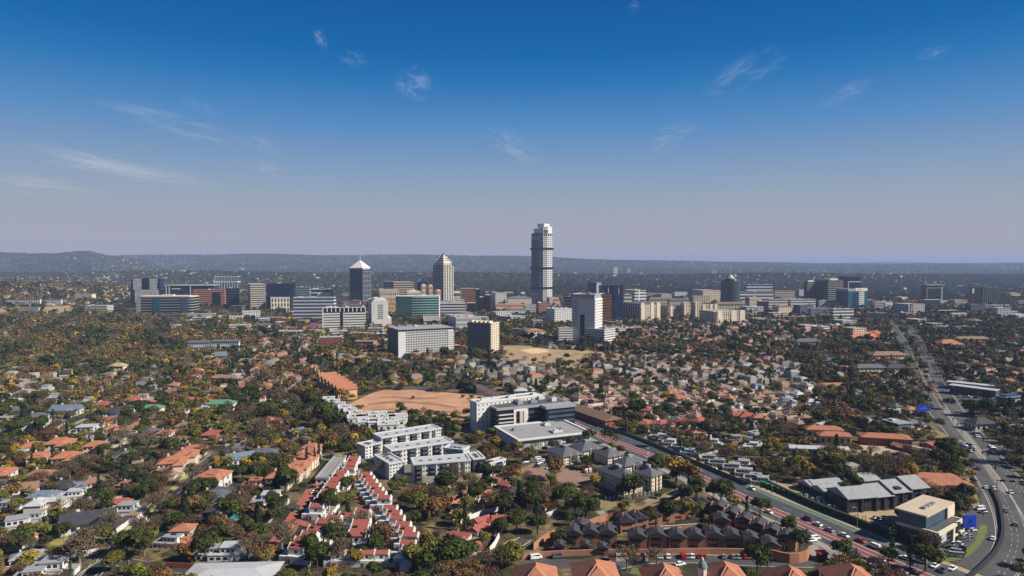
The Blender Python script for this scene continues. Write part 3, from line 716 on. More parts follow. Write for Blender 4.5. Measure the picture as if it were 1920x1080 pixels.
    for lab, a, k in (('unfinished concrete building with open floors under construction', (1676, 1703, 1733, 592, 571, 14), 'c'), ('low dark glass office with sweeping white roof', (1730, 1734, 1763, 576, 563, 6), 'd'), ('white house block beside the sweeping white roof', (1761, 1763, 1776, 574, 564, 8), 'w'),
                      ('low flat roofed hall with deep black eaves', (1747, 1750, 1793, 590, 583, 5), 'k'), ('white two storey block with square windows behind the blue canopies', (1783, 1785, 1812, 598, 588, 12), 'w'), ('long white low building at the edge of the green suburb', (1853, 1855, 1892, 580, 572, 4), 'w'), ('white school wing among the trees', (1880, 1883, 1908, 592, 584, 6), 'w')):
        if k == 'w': b = Bld('white_building', lab, 'building', *a); b.grid(WHITE, 2, 8, 3, .5, .5); b.roof(WHITE)
        else: b = office('office_building', lab, *a, {'c': GREY, 'd': GLASSB, 'k': GLASSK}[k], {'c': GREYW, 'd': DGREY, 'k': BLACKP}[k], {'c': 4, 'd': 3, 'k': 2}[k], .2, 0)
        if k in 'dk': MB().box(-2, b.W+2, -2, b.D+1, b.H+.9, b.H+1.7).build('canopy', WHITE if k == 'd' else GREYW, b.o)
        if k == 'c':
            b.piers(GREYW, 8, 4, .8, .5, name='column')
    # tower crane
    x, y = G(1711, 592)
    t = thing('tower_crane', 'slim orange tower crane standing in front of the unfinished concrete building', 'crane', (x, y, 0), 0)
    H = height_to(x, y, 564)
    MB().box(-.7, .7, -.7, .7, 0, H).build('mast', ORANGEP, t); MB().box(-22, 6, -.5, .5, H, H+1.2).build('jib', ORANGEP, t); MB().box(6, 10, -1, 1, H-2, H+.8).build('counterweight', GREY, t); MB().tube((0, 0, H+1), (0, 0, H+7), .5, .2).build('apex', ORANGEP, t)
    for i, (px, py) in enumerate(((1772, 603), (1788, 603), (1806, 604), (1820, 602))):
        x, y = G(px, py); t = thing('shade_canopy', 'bright blue shade canopy at ' + ('the west end of the canopies beside the hedge', 'second position from the hedge end', 'third position from the hedge end', 'the far east end, lighter than the rest')[i], 'canopy', (x, y, 0), .2*i, 'blue shade canopies in a school yard')
        MB().hip(-9, 9, -6, 6, 4.5, 2.5).build('canopy_sheet', mat('blue_canvas', (.02, .08, .33)), t)
        mark_poly(rect_pts(x, y, 0, -10, 10, -7, 7))
        me = boxmesh(.2, .2, 4.4, METAL, 'post')
        for a, c in ((-8, -5), (8, -5), (8, 5), (-8, 5)): put('post', me, t, (a, c, 0))
    # white apartment grid and dark ribbed slab, in front of the district
    b = Bld('apartment_building', 'wide pale grey apartment block with a fine grid of square windows', 'apartment building', 727, 747, 850, 671, 619, 27)
    W, D, H = b.W, b.D, b.H
    b.grid(WHITE, 11, 26, 5, .7, .72, z1=H*.93, x0=W*.13, x1=W*.9, lat=.4)
    MB().box(-.1, .35, 1, D, 0, H).build('dark_side_wall', DGREY, b.o)  # dark sheet over the left face, its shade put into the wall colour
    for i in range(12): MB().box(W*.9, W+1.5, -.7, .3, i*H*.93/12, i*H*.93/12+1.1).build('balcony', GREYW, b.o)
    MB().box(W*.14, W*.98, 1, D-1, H*.93, H).build('penthouse', GLASSC, b.o); MB().box(-.5, W+.5, -.6, D+.5, H, H+.8).build('roof', GREY, b.o); b.plant(4, 2, z=H+.8, hmax=2)
    MB().box(W*.12, W*.62, -9, 0, 0, 6).build('podium', GREY, b.o); MB().box(W*.62, W, -6, 0, 0, 4.5).build('podium', RBRICK, b.o)
    b = Bld('apartment_building', 'dark ribbed apartment tower with pale windowed end wall', 'apartment building', 877, 921, 936, 666, 607, 62)
    b.grid(CREAM, 13, 4, 0, .5, .55, z1=b.H, lat=.3)
    MB().box(-.2, .4, 1.2, b.D, 0, b.H+.4).build('dark_side_wall', mat('grey_brown_rib', (.10, .097, .10)), b.o)
    me = MB().box(-.9, -.2, 0, b.D*.045, 0, b.H+1).mesh('rib', mat('pale_rib', (.16, .157, .16)))
    for i in range(12): put('rib', me, b.o, (0, b.D*(.03+.08*i), 0))
    for i in range(5): MB().box(1, b.W*.5, b.D*(.1+.18*i), b.D*(.2+.18*i), b.H, b.H+3).build('roof_turret', CREAM, b.o)
    b.roof(CREAM)
    # left ridge villas and offices
    for lab, a, k in (('large white villa with a square lookout tower on the wooded ridge', (24, 26, 40, 540, 515, 4), 'w'), ('long cream mansion on the wooded ridge', (46, 48, 70, 541, 516, 4), 'c'), ('small cream villa with flag mast on the ridge', (75, 76, 88, 541, 519, 4), 'c'), ('white open framed house on the wooded ridge', (106, 108, 129, 542, 514, 4), 'w')):
        b = Bld('villa', lab, 'house', *a); zt = b.H; b.H = min(b.H, 14); 
        b.grid(WHITE if k == 'w' else CREAM, 2, 7, 3, .5, .6); b.roof(WHITE)
        if 'lookout' in lab: MB().box(b.W*.55, b.W*.8, 2, 8, b.H, b.H+8).build('lookout_tower', WHITE, b.o)
    for lab, a, k in (('long white flat roofed hall left of the zigzag screened towers', (217, 219, 246, 571, 549, 4), 'h'), ('three storey grey apartments in a row beside the dry sports field', (10, 12, 75, 571, 559, 4), 'a'), ('grey school hall with long pale roof beside the dry field', (32, 34, 72, 588, 576, 4), 'r'), ('low white school wing behind the dry field', (78, 80, 115, 571, 559, 4), 'a')):
        b = Bld('block_building', lab, 'building', *a); b.H = min(b.H, 13)
        if k == 'a': b.grid(GREYW, 3, 14, 3, .6, .55); b.roof(DGREY)
        else: b.body(WHITE if k == 'h' else GREY); b.roof(ROOFW, deck=ROOFW)
    # mid-distance apartments on the left
    for lab, a, rf in (('grey roofed three storey apartments with white balconies behind the gabled house', (394, 396, 448, 661, 641, 6), ROOFG), ('grey roofed apartment wing with dark gable end', (342, 352, 394, 662, 643, 10), ROOFG), ):
        b = Bld('apartment_building', lab, 'apartment building', *a); b.grid(GREYW, 3, 12, 3, .55, .6); b.hiproof(rf, 3)
    b = Bld('house', 'white gabled house with blue grey sheet roof beside the grey apartments', 'house', 386, 404, 424, 682, 668, 15); b.body(WHITE); b.hiproof(ROOFN, 5, gable=True)
    b.grid(WHITE, 2, 4, 4, .4, .5)
    b = Bld('house', 'small white gabled house with blue roof among gold trees', 'house', 274, 281, 292, 703, 692, 15); b.grid(WHITE, 2, 2, 2, .4, .5); b.hiproof(ROOFN, 4, gable=True)
    b = Bld('block_building', 'white block behind the small gabled house, striped with black', 'building', 337, 340, 403, 598, 589, 6); b.bands(GLASSK, WHITE, 3, .5); b.piers(WHITE, 14, 0, 1.2, .5)
    b = Bld('block_building', 'mid-rise flats with red brick recesses among terracotta roofs', 'apartment building', 583, 600, 641, 650, 633, 16); b.grid(RBRICK, 4, 9, 4, .5, .6); b.roof(GREYW); b.plant(2, 1)
district()
# generic mid-rise blocks filling the ring between the named ones
def ring_blocks():
    R = random.Random(77)
    spots = [(140,562),(160,585),(300,600),(330,600),(402,600),(430,604),(455,600),(470,618),(500,606),(520,612),(545,612),(575,628),(620,634),(655,634),(690,628),(705,640),(722,652),(665,655),(640,575),(655,580),(700,575),(770,575),(930,598),(950,604),(975,600),(1000,612),(1160,628),(1180,622),(960,625),(990,634),(1010,636),(1150,585),(1215,586),(1240,570),(1300,575),(1400,590),(1410,604),(1430,604),(1460,593),(1500,590),(1520,593),(1490,552),(1470,556),(1540,600),(1580,612),(1600,608),(1630,600),(1640,585),(1510,618),(1535,625),(1560,622),(1600,628),(1660,580),(1690,566),(1745,552),(1800,560),(1790,575),(1820,588),(1840,582),(1895,560),(1910,575),(1905,600),(1870,596),(1830,612),(1700,600),(1720,610),(1745,618),(1770,625),(1345,560),(1330,566),(1250,548),(1280,552),(1190,536+16),(1430,535),(1410,528),(1455,530),(1480,538),(760,520),(735,518),(745,524),(870,560),(960,553),(905,546),(562,588),(590,585),(612,600),(640,590),(655,595),(672,590),(690,600),(700,612),(548,594),(735,588),(850,584),(862,600),(880,605),(940,585),(952,592),(985,590),(1010,592),(1030,572),(1045,582),(1060,572),(1000,603),(1085,575),(1095,590),(1135,575),(1140,615),(1180,575),(1205,560),(1222,556),(1265,560),(1290,560),(1310,553),(1330,550),(1395,552),(1415,560),(1425,572),(1445,572),(1466,572),(1405,578),(1450,600),(1478,604),(1530,560),(1520,552),(1498,560),(1622,570),(1640,575),(1550,545),(1500,540),(745,556),(765,545),(720,548),(855,552),(875,552),(640,556),(625,566),(600,572),(430,585),(340,612),(360,606),(380,604),(315,618),(470,600),(485,608),(455,628),(430,622),(520,630),(300,570),(322,590)]
    mats = [(WIN, WHITE), (WIN, CREAM), (GLASSB, GREYW), (GLASSK, BEIGE), (WIN, GREYW), (GLASSC, WHITE), (GLASSK, DGREY), (WIN, BRICK)]
    names = {'white_plaster': 'white', 'cream_plaster': 'cream', 'pale_grey_plaster': 'pale grey', 'beige_plaster': 'beige', 'dark_grey_panel': 'dark grey', 'orange_brick': 'orange brick'}
    for i, (px, py) in enumerate(spots):
        x, y = G(px, py)
        W, D, n = R.uniform(22, 52), R.uniform(14, 26), R.choice([2, 3, 3, 4, 5]) if py > 596 else R.choice([3, 4, 5, 6, 8]); a = R.uniform(-.1, .5)
        if y > 2600: continue
        if py > 605: n = min(n, 3); W *= .7
        if busy(rect_pts(x, y, a, 2, W-2, 2, D-2), 1) or busy([(x+W/2*math.cos(a), y+W/2*math.sin(a))]): continue
        core, band = R.choice(mats); b = Bld.__new__(Bld); b.x, b.y, b.a, b.W, b.D, b.H = x, y, a, W, D, n*3.6; b.z = Tz(x, y)-.3
        b.o = thing('mid_rise_block', None, 'building', (x, y, b.z), a, 'mid-rise blocks round the business district'); b.mark()
        col = names[band.name]
        if R.random() < .45: b.grid(band, n, int(W/5), int(D/6), .55, .55); b.roof(band); kind = 'windowed block'
        elif R.random() < .6: b.bands(core, band, n, .5); b.plant(2, i); kind = 'banded office'
        else: b.grid(band, n, int(W/5), int(D/6), .5, .5); b.hiproof(R.choice([ROOFT, ROOFG, ROOFB]), 3.5); kind = 'hip roofed block'
        b.o['auto'] = f'{("long" if W > 38 else "short")} {[0, 1, "two", "three", "four", "five", "six", "seven", "eight"][n]} storey {col} {kind}'
ring_blocks()
# ------------------------------------------------------------------ roads, walls, fields
ASPH = mat('asphalt', (0.055, 0.056, 0.062), 0.9, 0.25, 0.07)
ASPHL = mat('worn_asphalt', (0.072, 0.07, 0.07), 0.9, 0.25, 0.06)
REDLANE = mat('red_lane_paint', (0.19, 0.06, 0.06), 0.85, 0.15, 0.3)
GRNLANE = mat('green_lane_paint', (0.095, 0.15, 0.115), 0.85, 0.2, 0.3)
PAINT = mat('white_road_paint', (0.42, 0.42, 0.40), 0.8, 0.1, 0.5)
KERB = mat('kerb_concrete', (0.36, 0.34, 0.31), 0.9, 0.12, 0.5)
BRICKPAVE = mat('red_brick_paving', (0.32, 0.10, 0.065), 0.9, 0.15, 0.4)
VERGE = mat('dry_verge_grass', (0.22, 0.175, 0.085), 0.95, 0.25, 0.15)
REDSOIL = mat('bare_red_soil', (0.45, 0.245, 0.145), 0.95, 0.30, 0.05)
ORSOIL = mat('bright_orange_soil', (0.50, 0.17, 0.075), 0.95, 0.2, 0.06)
SAND = mat('pale_sand', (0.36, 0.255, 0.15), 0.95, 0.22, 0.08)
DRYGR = mat('dry_grass', (0.33, 0.235, 0.13), 0.95, 0.2, 0.03)
LAWN = mat('green_lawn', (0.12, 0.15, 0.035), 0.95, 0.25, 0.2)
PAVE = mat('concrete_paving', (0.26, 0.235, 0.21), 0.9, 0.15, 0.2)
POOLW = glassmat('pool_water', (0.03, 0.32, 0.36), 0.08, 0.15, 0.5)
def smooth(pts, step=6.0):
    out = []
    P = [pts[0]]+list(pts)+[pts[-1]]
    for i in range(1, len(P)-2):
        a, b, c, d = [np.array(q) for q in P[i-1:i+3]]
        n = max(2, int(np.linalg.norm(c-b)/step))
        for k in range(n):
            t = k/n; out.append(tuple(0.5*((2*b)+(-a+c)*t+(2*a-5*b+4*c-d)*t*t+(-a+3*b-3*c+d)*t**3)))
    out.append(tuple(pts[-1])); return out
def offset(pts, o):
    res = []
    for i, p in enumerate(pts):
        a = pts[max(0, i-1)]; b = pts[min(len(pts)-1, i+1)]
        dx, dy = b[0]-a[0], b[1]-a[1]; l = math.hypot(dx, dy) or 1
        res.append((p[0]-dy/l*o, p[1]+dx/l*o))
    return res
def strip(name, pts, o0, o1, z, m, kind='structure', h=0.0):
    A, B = offset(pts, o0), offset(pts, o1); mb = MB(); n = len(pts)
    for (x, y), (u, v) in zip(A, B): mb.v += [(x, y, Tz(x, y)+z+h), (u, v, Tz(u, v)+z+h)]
    mb.f += [(2*i, 2*i+2, 2*i+3, 2*i+1) if o1 > o0 else (2*i, 2*i+1, 2*i+3, 2*i+2) for i in range(n-1)]
    if h:
        k = len(mb.v)
        for (x, y), (u, v) in zip(A, B): mb.v += [(x, y, Tz(x, y)-.2), (u, v, Tz(u, v)-.2)]
        for i in range(n-1):
            mb.f += [(k+2*i, k+2*i+2, 2*i+2, 2*i), (2*i+1, 2*i+3, k+2*i+3, k+2*i+1)]
        mb.f += [(0, 1, k+1, k), (2*n-1, 2*n-2, k+2*n-2, k+2*n-1)]
    o = mb.build(name, m)
    if kind: o['kind'] = kind
    return o
def road(px, w, m=ASPH, kerb=True, name='road', z=.02, mark=True, line=False, grow=1.5):
    pts = smooth([G(*p) for p in px])
    strip(name, pts, -w/2, w/2, z, m)
    if kerb:
        for s in (-1, 1): strip('kerb', pts, s*w/2, s*(w/2+.35), z, KERB, h=.12)
    if line: dashes(pts, 0, z+.006)
    if mark: mark_poly(offset(pts, -w/2)+offset(pts, w/2)[::-1], 2, grow)
    return pts
def dashes(pts, o, z, m=PAINT, on=3.0, off=6.0, w=.16, name='lane_marking', solid=False):
    P = offset(pts, o); mb = MB(); acc = 0
    if solid: return strip(name, pts, o-w/2, o+w/2, z, m)
    for a, b in zip(P, P[1:]):
        L = math.hypot(b[0]-a[0], b[1]-a[1]); dx, dy = (b[0]-a[0])/L, (b[1]-a[1])/L; t = 0
        while t < L:
            e = min(L, t+on); n = len(mb.v)
            for q, s in ((t, -1), (e, -1), (e, 1), (t, 1)):
                x, y = a[0]+dx*q-dy*s*w/2, a[1]+dy*q+dx*s*w/2; mb.v.append((x, y, Tz(x, y)+z))
            mb.f.append((n, n+1, n+2, n+3)); t += on+off
    o_ = mb.build(name, m); o_['kind'] = 'structure'; return o_
def patch(name, px, m, z=.015, val=3, world=None):
    pts = world or [G(*p) for p in px]
    cx = sum(p[0] for p in pts)/len(pts); cy = sum(p[1] for p in pts)/len(pts)
    pts2 = smooth(pts+[pts[0]], 8)[:-1] if name not in ('bare_building_plot', 'school_court', 'car_park') else pts
    mb = MB(); mb.v = [(x, y, Tz(x, y)+z) for x, y in pts2]; mb.f = [tuple(range(len(pts2)))]
    o = mb.build(name, m); o['kind'] = 'structure'
    if val: mark_poly(pts, val, 0)
    return o
WALLS = []
def wall(px, label, m=WHITE, h=2.2, t=.3, name='boundary_wall', cat='wall', dz=0.0):
    pts = smooth([G(*p) for p in px], 5)
    o = strip(name, pts, -t/2, t/2, 0, m, None, h)
    tag(o, label, cat); THINGS.append(o)
    mark_poly(offset(pts, -t)+offset(pts, t)[::-1], 1, .8); return pts
# the bus road
R1PX = [(700,652),(745,672),(790,688),(840,705),(890,722),(940,742),(1000,763),(1065,790),(1145,825),(1210,850),(1292,885),(1350,913),(1417,944),(1483,972),(1550,1002),(1626,1036),(1693,1064),(1790,1105),(1900,1160)]
r1 = smooth([G(*p) for p in R1PX], 8)
k0 = min(range(len(r1)), key=lambda i: abs(proj(r1[i][0], r1[i][1], 0)[0]-1062))
near, farp = r1[k0:], r1[:k0+1]
# offsets: positive = left of travel towards the camera = picture right
def _sgn():
    a, b = near[10], near[12]; q = offset(near, 5)[11]; return 1 if q[0] > near[11][0] else -1
sg = _sgn()
strip('main_road', near, -9.5*sg, 17*sg, .02, ASPH) if sg > 0 else strip('main_road', near, -17, 9.5, .02, ASPH)
def st(name, a, b, z, m, h=0.0): return strip(name, near, min(a*sg, b*sg), max(a*sg, b*sg), z, m, h=h)
st('bus_lane', -3.4, -.25, .028, REDLANE); st('bus_lane', .25, 3.4, .028, REDLANE); st('bus_lane_divider', -.25, .25, .028, KERB)
st('bus_lane_edge', 3.4, 3.9, .028, PAINT); st('bus_lane_edge', -3.9, -3.4, .028, PAINT)
st('cycle_lane', 13.2, 16.6, .028, GRNLANE); st('kerb', 17, 17.4, .02, KERB, .12); st('kerb', -9.9, -9.5, .02, KERB, .12)
st('cycle_lane', -9.3, -8.2, .028, GRNLANE)
dashes(near, 8.4*sg, .03); dashes(near, -6.3*sg, .03)
st('pavement', 17.4, 20.5, .02, SAND, .1); st('pavement', -13.5, -9.9, .02, PAVE, .1)
mark_poly(offset(near, -13.5*sg)+offset(near, 20.5*sg)[::-1], 2, 1)
strip('main_road', farp, -7, 7, .02, ASPHL); strip('bus_lane', farp, -1.6, 1.6, .028, REDLANE); mark_poly(offset(farp, -7)+offset(farp, 7)[::-1], 2, 2)
# the highway on the right
HA = [(1660,596),(1676,615),(1690,638),(1702,664),(1712,690),(1722,712),(1740,745),(1757,773),(1790,812),(1822,855),(1850,895),(1877,940),(1893,980),(1897,1020),(1880,1060),(1850,1100),(1800,1160)]
HB = [(1690,600),(1712,625),(1730,655),(1744,685),(1757,715),(1773,740),(1790,766),(1812,797),(1840,828),(1866,864),(1900,905),(1930,950),(1960,1000),(1985,1070),(1990,1130)]
HR = [(1826,858),(1841,890),(1855,925),(1864,960),(1864,1000),(1848,1035),(1815,1066),(1775,1092)]
ha = road(HA, 11.5, ASPHL, name='highway', line=True); hb = road(HB, 11, ASPHL, name='highway', z=.026, line=True)
hr = road(HR, 8.5, ASPHL, name='slip_road', z=.032, kerb=False)
dashes(ha, 5.2, .04, solid=True); dashes(ha, -5.2, .04, solid=True); dashes(hb, 5, .04, solid=True); dashes(hb, -5, .04, solid=True)
dashes(ha, 2, .04); dashes(hb, 2, .04)
patch('traffic_island', [(1775,765),(1800,795),(1838,840),(1862,880),(1888,920),(1880,925),(1852,885),(1822,842),(1792,803),(1768,768)], mat('island_paving', (.20, .175, .15), .95, .15, .2), .05, 3)
wall([(1858,915),(1873,945),(1879,975),(1880,1005),(1868,1035),(1843,1062),(1812,1090)], 'low dark retaining wall curving between the highway and its slip road', BLACKP, 1.3, 1.2, 'retaining_wall')
road([(1800,770),(1850,772),(1925,778)], 7, ASPHL); road([(1758,722),(1800,735),(1860,742)], 5, ASPHL, kerb=False)
patch('road_junction', [(1790,822),(1812,808),(1850,822),(1868,838),(1846,862),(1818,858)], ASPHL, .044, 2)
road([(1845,850),(1880,842),(1925,836)], 8, ASPHL)
# suburban streets
ST = ASPH
s1 = road([(198,1051),(222,1024),(244,998),(289,951),(333,916),(373,878),(405,852)], 6.5, ST, line=False)
road([(150,1092),(198,1053),(262,1060),(356,1069),(430,1078)], 6.5, ST); road([(190,1056),(165,1085)], 7, ST)
road([(110,812),(150,790),(197,771),(240,766),(282,764)], 4.5, PAVE, kerb=False)
road([(500,1042),(513,1018),(533,993),(553,962),(573,934),(596,908),(612,893),(634,874)], 5.0, BRICKPAVE, kerb=False, name='brick_lane')
road([(548,974),(580,984),(605,975)], 4.5, BRICKPAVE, kerb=False, name='brick_lane'); road([(658,912),(668,930),(690,955),(704,975),(716,996),(730,1022),(742,1046),(752,1075)], 3.6, BRICKPAVE, kerb=False, name='brick_lane')
patch('brick_forecourt', [(566,931),(600,922),(612,907),(594,903),(575,915)], BRICKPAVE, .026); patch('brick_forecourt', [(535,992),(560,982),(552,1000),(536,1008)], BRICKPAVE, .026)
road([(895,1062),(925,1047),(960,1027),(985,1010)], 5.5, ST)
road([(1130,1066),(1170,1056),(1217,1049),(1300,1048),(1417,1054),(1506,1056),(1560,1052)], 7.5, ASPHL); road([(985,1050),(1040,1056),(1130,1058)], 8, ASPHL, kerb=False)
road([(1120,962),(1180,952),(1215,940),(1262,925),(1292,908)], 4.5, PAVE, kerb=False)
road([(820,790),(850,800),(905,812)], 5, ST); road([(620,632),(660,650),(700,662)], 6, ASPHL); road([(0,588),(60,600)], 6, ASPHL)
road([(1498,850),(1570,846),(1610,838)], 4, PAVE, kerb=False)
# open ground
patch('bare_building_plot', [(640,766),(665,752),(700,736),(722,731),(780,731),(850,737),(905,742),(918,760),(905,775),(868,783),(800,781),(720,778),(668,776)], REDSOIL)
patch('soil_bank', [(905,742),(930,748),(940,760),(918,768),(912,756)], mat('brown_scrub_soil', (.17, .10, .055), .95, .3, .1), .03)
patch('plot_edge', [(640,770),(720,783),(810,787),(865,789),(865,783),(800,782),(720,779),(655,774)], mat('ochre_dry_scrub', (.30, .17, .07), .95, .3, .1), .022)
patch('dry_sports_field', [(938,648),(985,648),(1040,655),(1110,657),(1122,662),(1105,676),(1075,690),(1040,688),(990,682),(945,678)], DRYGR)
RUT = mat('dark_rut_soil', (.28, .14, .075), .95, .3, .1)
patch('terrace_ground', [(598,757),(615,750),(690,778),(760,800),(742,814),(680,816),(640,792)], PAVE, .02, 3)
for q in ([(690,757),(740,752),(800,755),(850,762),(850,764),(800,758),(740,755),(695,760)], [(705,745),(740,743),(780,746),(820,745),(820,747),(780,749),(740,746)], [(680,768),(740,766),(800,770),(860,772),(860,774),(800,773),(740,769)]): patch('rut', q, RUT, .03, 0)
patch('pitch_patch', [(975,656),(1005,653),(1030,658),(1000,663)], mat('pale_dust', (.60, .42, .24), .95, .1), .035, 0)
patch('dry_sports_field', [(80,590),(84,574),(133,573),(135,589)], DRYGR); patch('dry_sports_field', [(-6,595),(0,576),(18,576),(12,592)], DRYGR)
patch('construction_soil', [(1493,612),(1540,612),(1548,622),(1530,628),(1500,622)], ORSOIL); patch('construction_soil', [(1595,628),(1640,620),(1655,628),(1648,640),(1602,640)], ORSOIL); patch('construction_soil', [(1664,620),(1674,620),(1680,634),(1670,634)], SAND)
patch('sandy_yard', [(1436,908),(1475,905),(1520,925),(1580,950),(1660,958),(1712,950),(1712,966),(1690,972),(1672,985),(1690,1000),(1660,1000),(1600,975),(1520,950),(1470,930)], SAND)
patch('school_court', [(1606,832),(1660,836),(1700,842),(1702,852),(1672,862),(1640,856),(1608,846)], mat('tan_court', (.40, .30, .21), .9, .12, .06))
patch('mown_verge', [(1668,1022),(1700,1032),(1745,1050),(1790,1052),(1820,1040),(1838,1020),(1850,1000),(1850,985),(1838,985),(1828,1015),(1805,1035),(1780,1046),(1740,1040),(1690,1018)], LAWN, .05, 3)
patch('car_park', [(1765,1030),(1800,1045),(1822,1030),(1838,1000),(1845,975),(1838,955),(1815,950),(1808,990),(1790,1010)], ASPHL, .03, 4)
patch('car_park', [(975,880),(1000,868),(1050,872),(1110,890),(1122,905),(1100,925),(1040,900),(985,900)], mat('brick_car_park', (.24, .15, .11), .9, .15, .2), .02, 4)
patch('car_park', [(1785,740),(1800,733),(1868,742),(1885,762),(1870,772),(1805,768)], ASPHL, .02, 4)
patch('estate_verge', [(1120,925),(1150,935),(1200,945),(1262,918),(1262,926),(1215,948),(1160,960),(1125,952)], VERGE, .03, 3)
patch('dry_verge', [(1740,800),(1770,812),(1800,850),(1812,885),(1830,925),(1840,960),(1830,960),(1812,925),(1795,885),(1782,850),(1752,820)], VERGE, .018, 3)
patch('dry_verge', [(1800,762),(1860,768),(1925,772),(1925,766),(1860,762),(1815,756)], VERGE, .03, 3)
patch('lawn', [(85,1010),(118,1000),(150,985),(190,992),(200,1010),(170,1022),(120,1034),(92,1030)], LAWN, .02, 3); patch('lawn', [(92,1004),(125,1000),(122,1020),(95,1022)], mat('yellow_lawn', (.27, .23, .06), .95, .25, .2), .03, 0)
patch('grass_verge', [(278,960),(306,928),(308,934),(284,962)], mat('yellow_verge', (.36, .31, .09), .95, .15, .2), .03); patch('grass_verge', [(225,1002),(240,985),(256,962),(260,970),(244,992),(232,1008)], mat('yellow_verge', (1, 1, 1)), .03)
patch('grass_verge', [(322,915),(365,870),(372,872),(328,920)], mat('yellow_verge', (1, 1, 1)), .03)
patch('lawn', [(350,930),(365,923),(362,938),(352,940)], DRYGR, .03, 3); patch('lawn', [(430,937),(458,930),(455,940),(432,944)], DRYGR, .03, 3)
patch('lawn', [(925,1050),(945,1018),(968,1010),(962,1028),(945,1040)], mat('yellow_lawn', (1, 1, 1)), .03, 3); patch('lawn', [(1180,1075),(1192,1060),(1218,1062),(1216,1078)], LAWN, .03, 3)
patch('lawn', [(1520,838),(1545,835),(1550,845),(1525,848)], LAWN, .03, 3); patch('lawn', [(600,862),(645,845),(650,852),(625,862)], mat('yellow_lawn', (1, 1, 1)), .03, 3)
patch('courtyard', [(1515,1025),(1545,1015),(1575,1035),(1560,1050),(1525,1048)], PAVE, .02, 3); patch('red_court', [(1535,1022),(1552,1019),(1556,1027),(1537,1029)], REDLANE, .03, 0)
for i, (px, py, a, b, lab) in enumerate(((153, 1001, 5, 3.4, 'turquoise swimming pool on the lawn below the long charcoal roofed villa'), (438, 970, 5, 4, 'bright turquoise kidney pool beside the pale paved terrace'), (345, 1012, 3.5, 2.6, 'small green pool behind the terracotta roofed pavilion'), (604, 856, 4, 2, 'small teal pool at the top of the brick lane'), (205, 896, 4, 2, 'pale green pool half hidden by garden trees'))):
    x, y = G(px, py); t = thing('swimming_pool', lab, 'pool', (x, y, 0), .3*i)
    mb = MB(); mb.cone(0, 0, a+1.2, a+1.2, 0, .12, 16); o = mb.build('paved_edge', CREAM, t); o.scale = (1, b/a, 1)
    o = MB().cone(0, 0, a, a, .1, .15, 16).build('water', POOLW, t); o.scale = (1, b/a, 1)
    mark_poly(rect_pts(x, y, 0, -a-2, a+2, -b-2, b+2), 3, 2)
patch('courtyard_ground', [(672,862),(690,845),(722,846),(850,832),(905,850),(905,880),(890,890),(780,896),(700,893)], mat('courtyard_paving', (.15, .14, .12), .9, .2, .1), .02, 3)
# walls
wall([(204,1018),(219,1003),(236,987),(251,972)], 'white garden wall along the street below the charcoal roofed villa', WHITE, 2.6, .4)
wall([(330,943),(348,925),(352,915)], 'white garden wall on the corner by the grey gabled house')
wall([(328,945),(380,950),(425,953)], 'grey garden wall in front of the grey gabled house', GREYW)
wall([(486,921),(498,905),(512,888),(537,867),(545,861)], 'cream wall beside the narrow white terrace at the brick lane', CREAM, 3)
wall([(607,917),(625,890),(632,875)], 'white wall on the lane side of the narrow white terrace', WHITE, 2.5)
wall([(978,1049),(1010,1045),(1100,1041),(1227,1040),(1330,1038),(1425,1040)], 'long orange brick wall between the black roofed estate and the car park street', BRICK, 2.3, .6)
wall([(1425,1040),(1445,1048),(1480,1056),(1510,1052),(1518,1042)], 'curved orange brick wall at the east corner of the black roofed estate', BRICK, 4, .8)
wall([(1104,988),(1140,975),(1190,965),(1227,958),(1262,950),(1275,942)], 'orange brick wall behind the black roofed estate', BRICK, 3.2, .7)
wall([(1000,1032),(1020,1015),(1040,1005)], 'orange brick wall at the west end of the black roofed estate', BRICK, 3)
wall([(845,902),(890,902),(905,901)], 'cream and brick wall below the white courtyard apartments', CREAM, 4)
wall([(725,893),(770,904),(835,905)], 'pale wall under the southern wing of the courtyard apartments', CREAM, 3.5)
wall([(880,975),(905,965),(935,958),(975,945),(1048,962)][:3], 'white wall among trees below the pink roofed houses', WHITE)
wall([(918,1037),(928,1025),(936,1008)], 'white wall beside the bright lawn at the road bend', WHITE, 2.6)
wall([(995,980),(1020,972),(1045,962)], 'long white wall between brown trees and the dry bank', WHITE)
wall([(60,1040),(100,1042),(150,1044),(185,1038)], 'white garden wall below the pool lawn', WHITE, 2.4)
wall([(1120,798),(1170,815),(1230,838),(1300,868),(1390,906),(1398,910)], 'dark boundary wall along the north side of the bus road', DGREY, 2.2)
wall([(1398,880),(1420,900),(1490,935),(1560,965),(1600,980),(1660,1005),(1672,1012)], 'long dark hedge wall between the sandy yard and the bus road', mat('dark_hedge', (.03, .035, .02), .95, .3, .6), 3, 1.6)
wall([(655,780),(720,786),(800,793),(870,794)], 'brown fence on the near side of the bare plot', RBRICK, 2)
wall([(735,729),(800,730),(832,731)], 'grey wall on the far side of the bare plot', GREY, 2.5); wall([(832,731),(860,729),(885,733),(893,738)], 'black curved screen wall above the bare plot', BLACKP, 7, .6)
wall([(0,938),(20,928),(36,920)], 'white wall by the flat white house at the picture edge', WHITE); wall([(425,1002),(445,985),(500,955),(512,945)], 'grey wall between bare trees and the brick lane', GREY)
wall([(300,1064),(345,1066),(390,1068)], 'brown wall beside the tree shaded street corner', RBRICK)
wall([(1310,860),(1345,850),(1352,845)], 'cream wall at the white cluster houses', CREAM); wall([(1640,855),(1665,862),(1690,872),(1670,876),(1640,868)][:3], 'tan wall below the school court', CREAM)
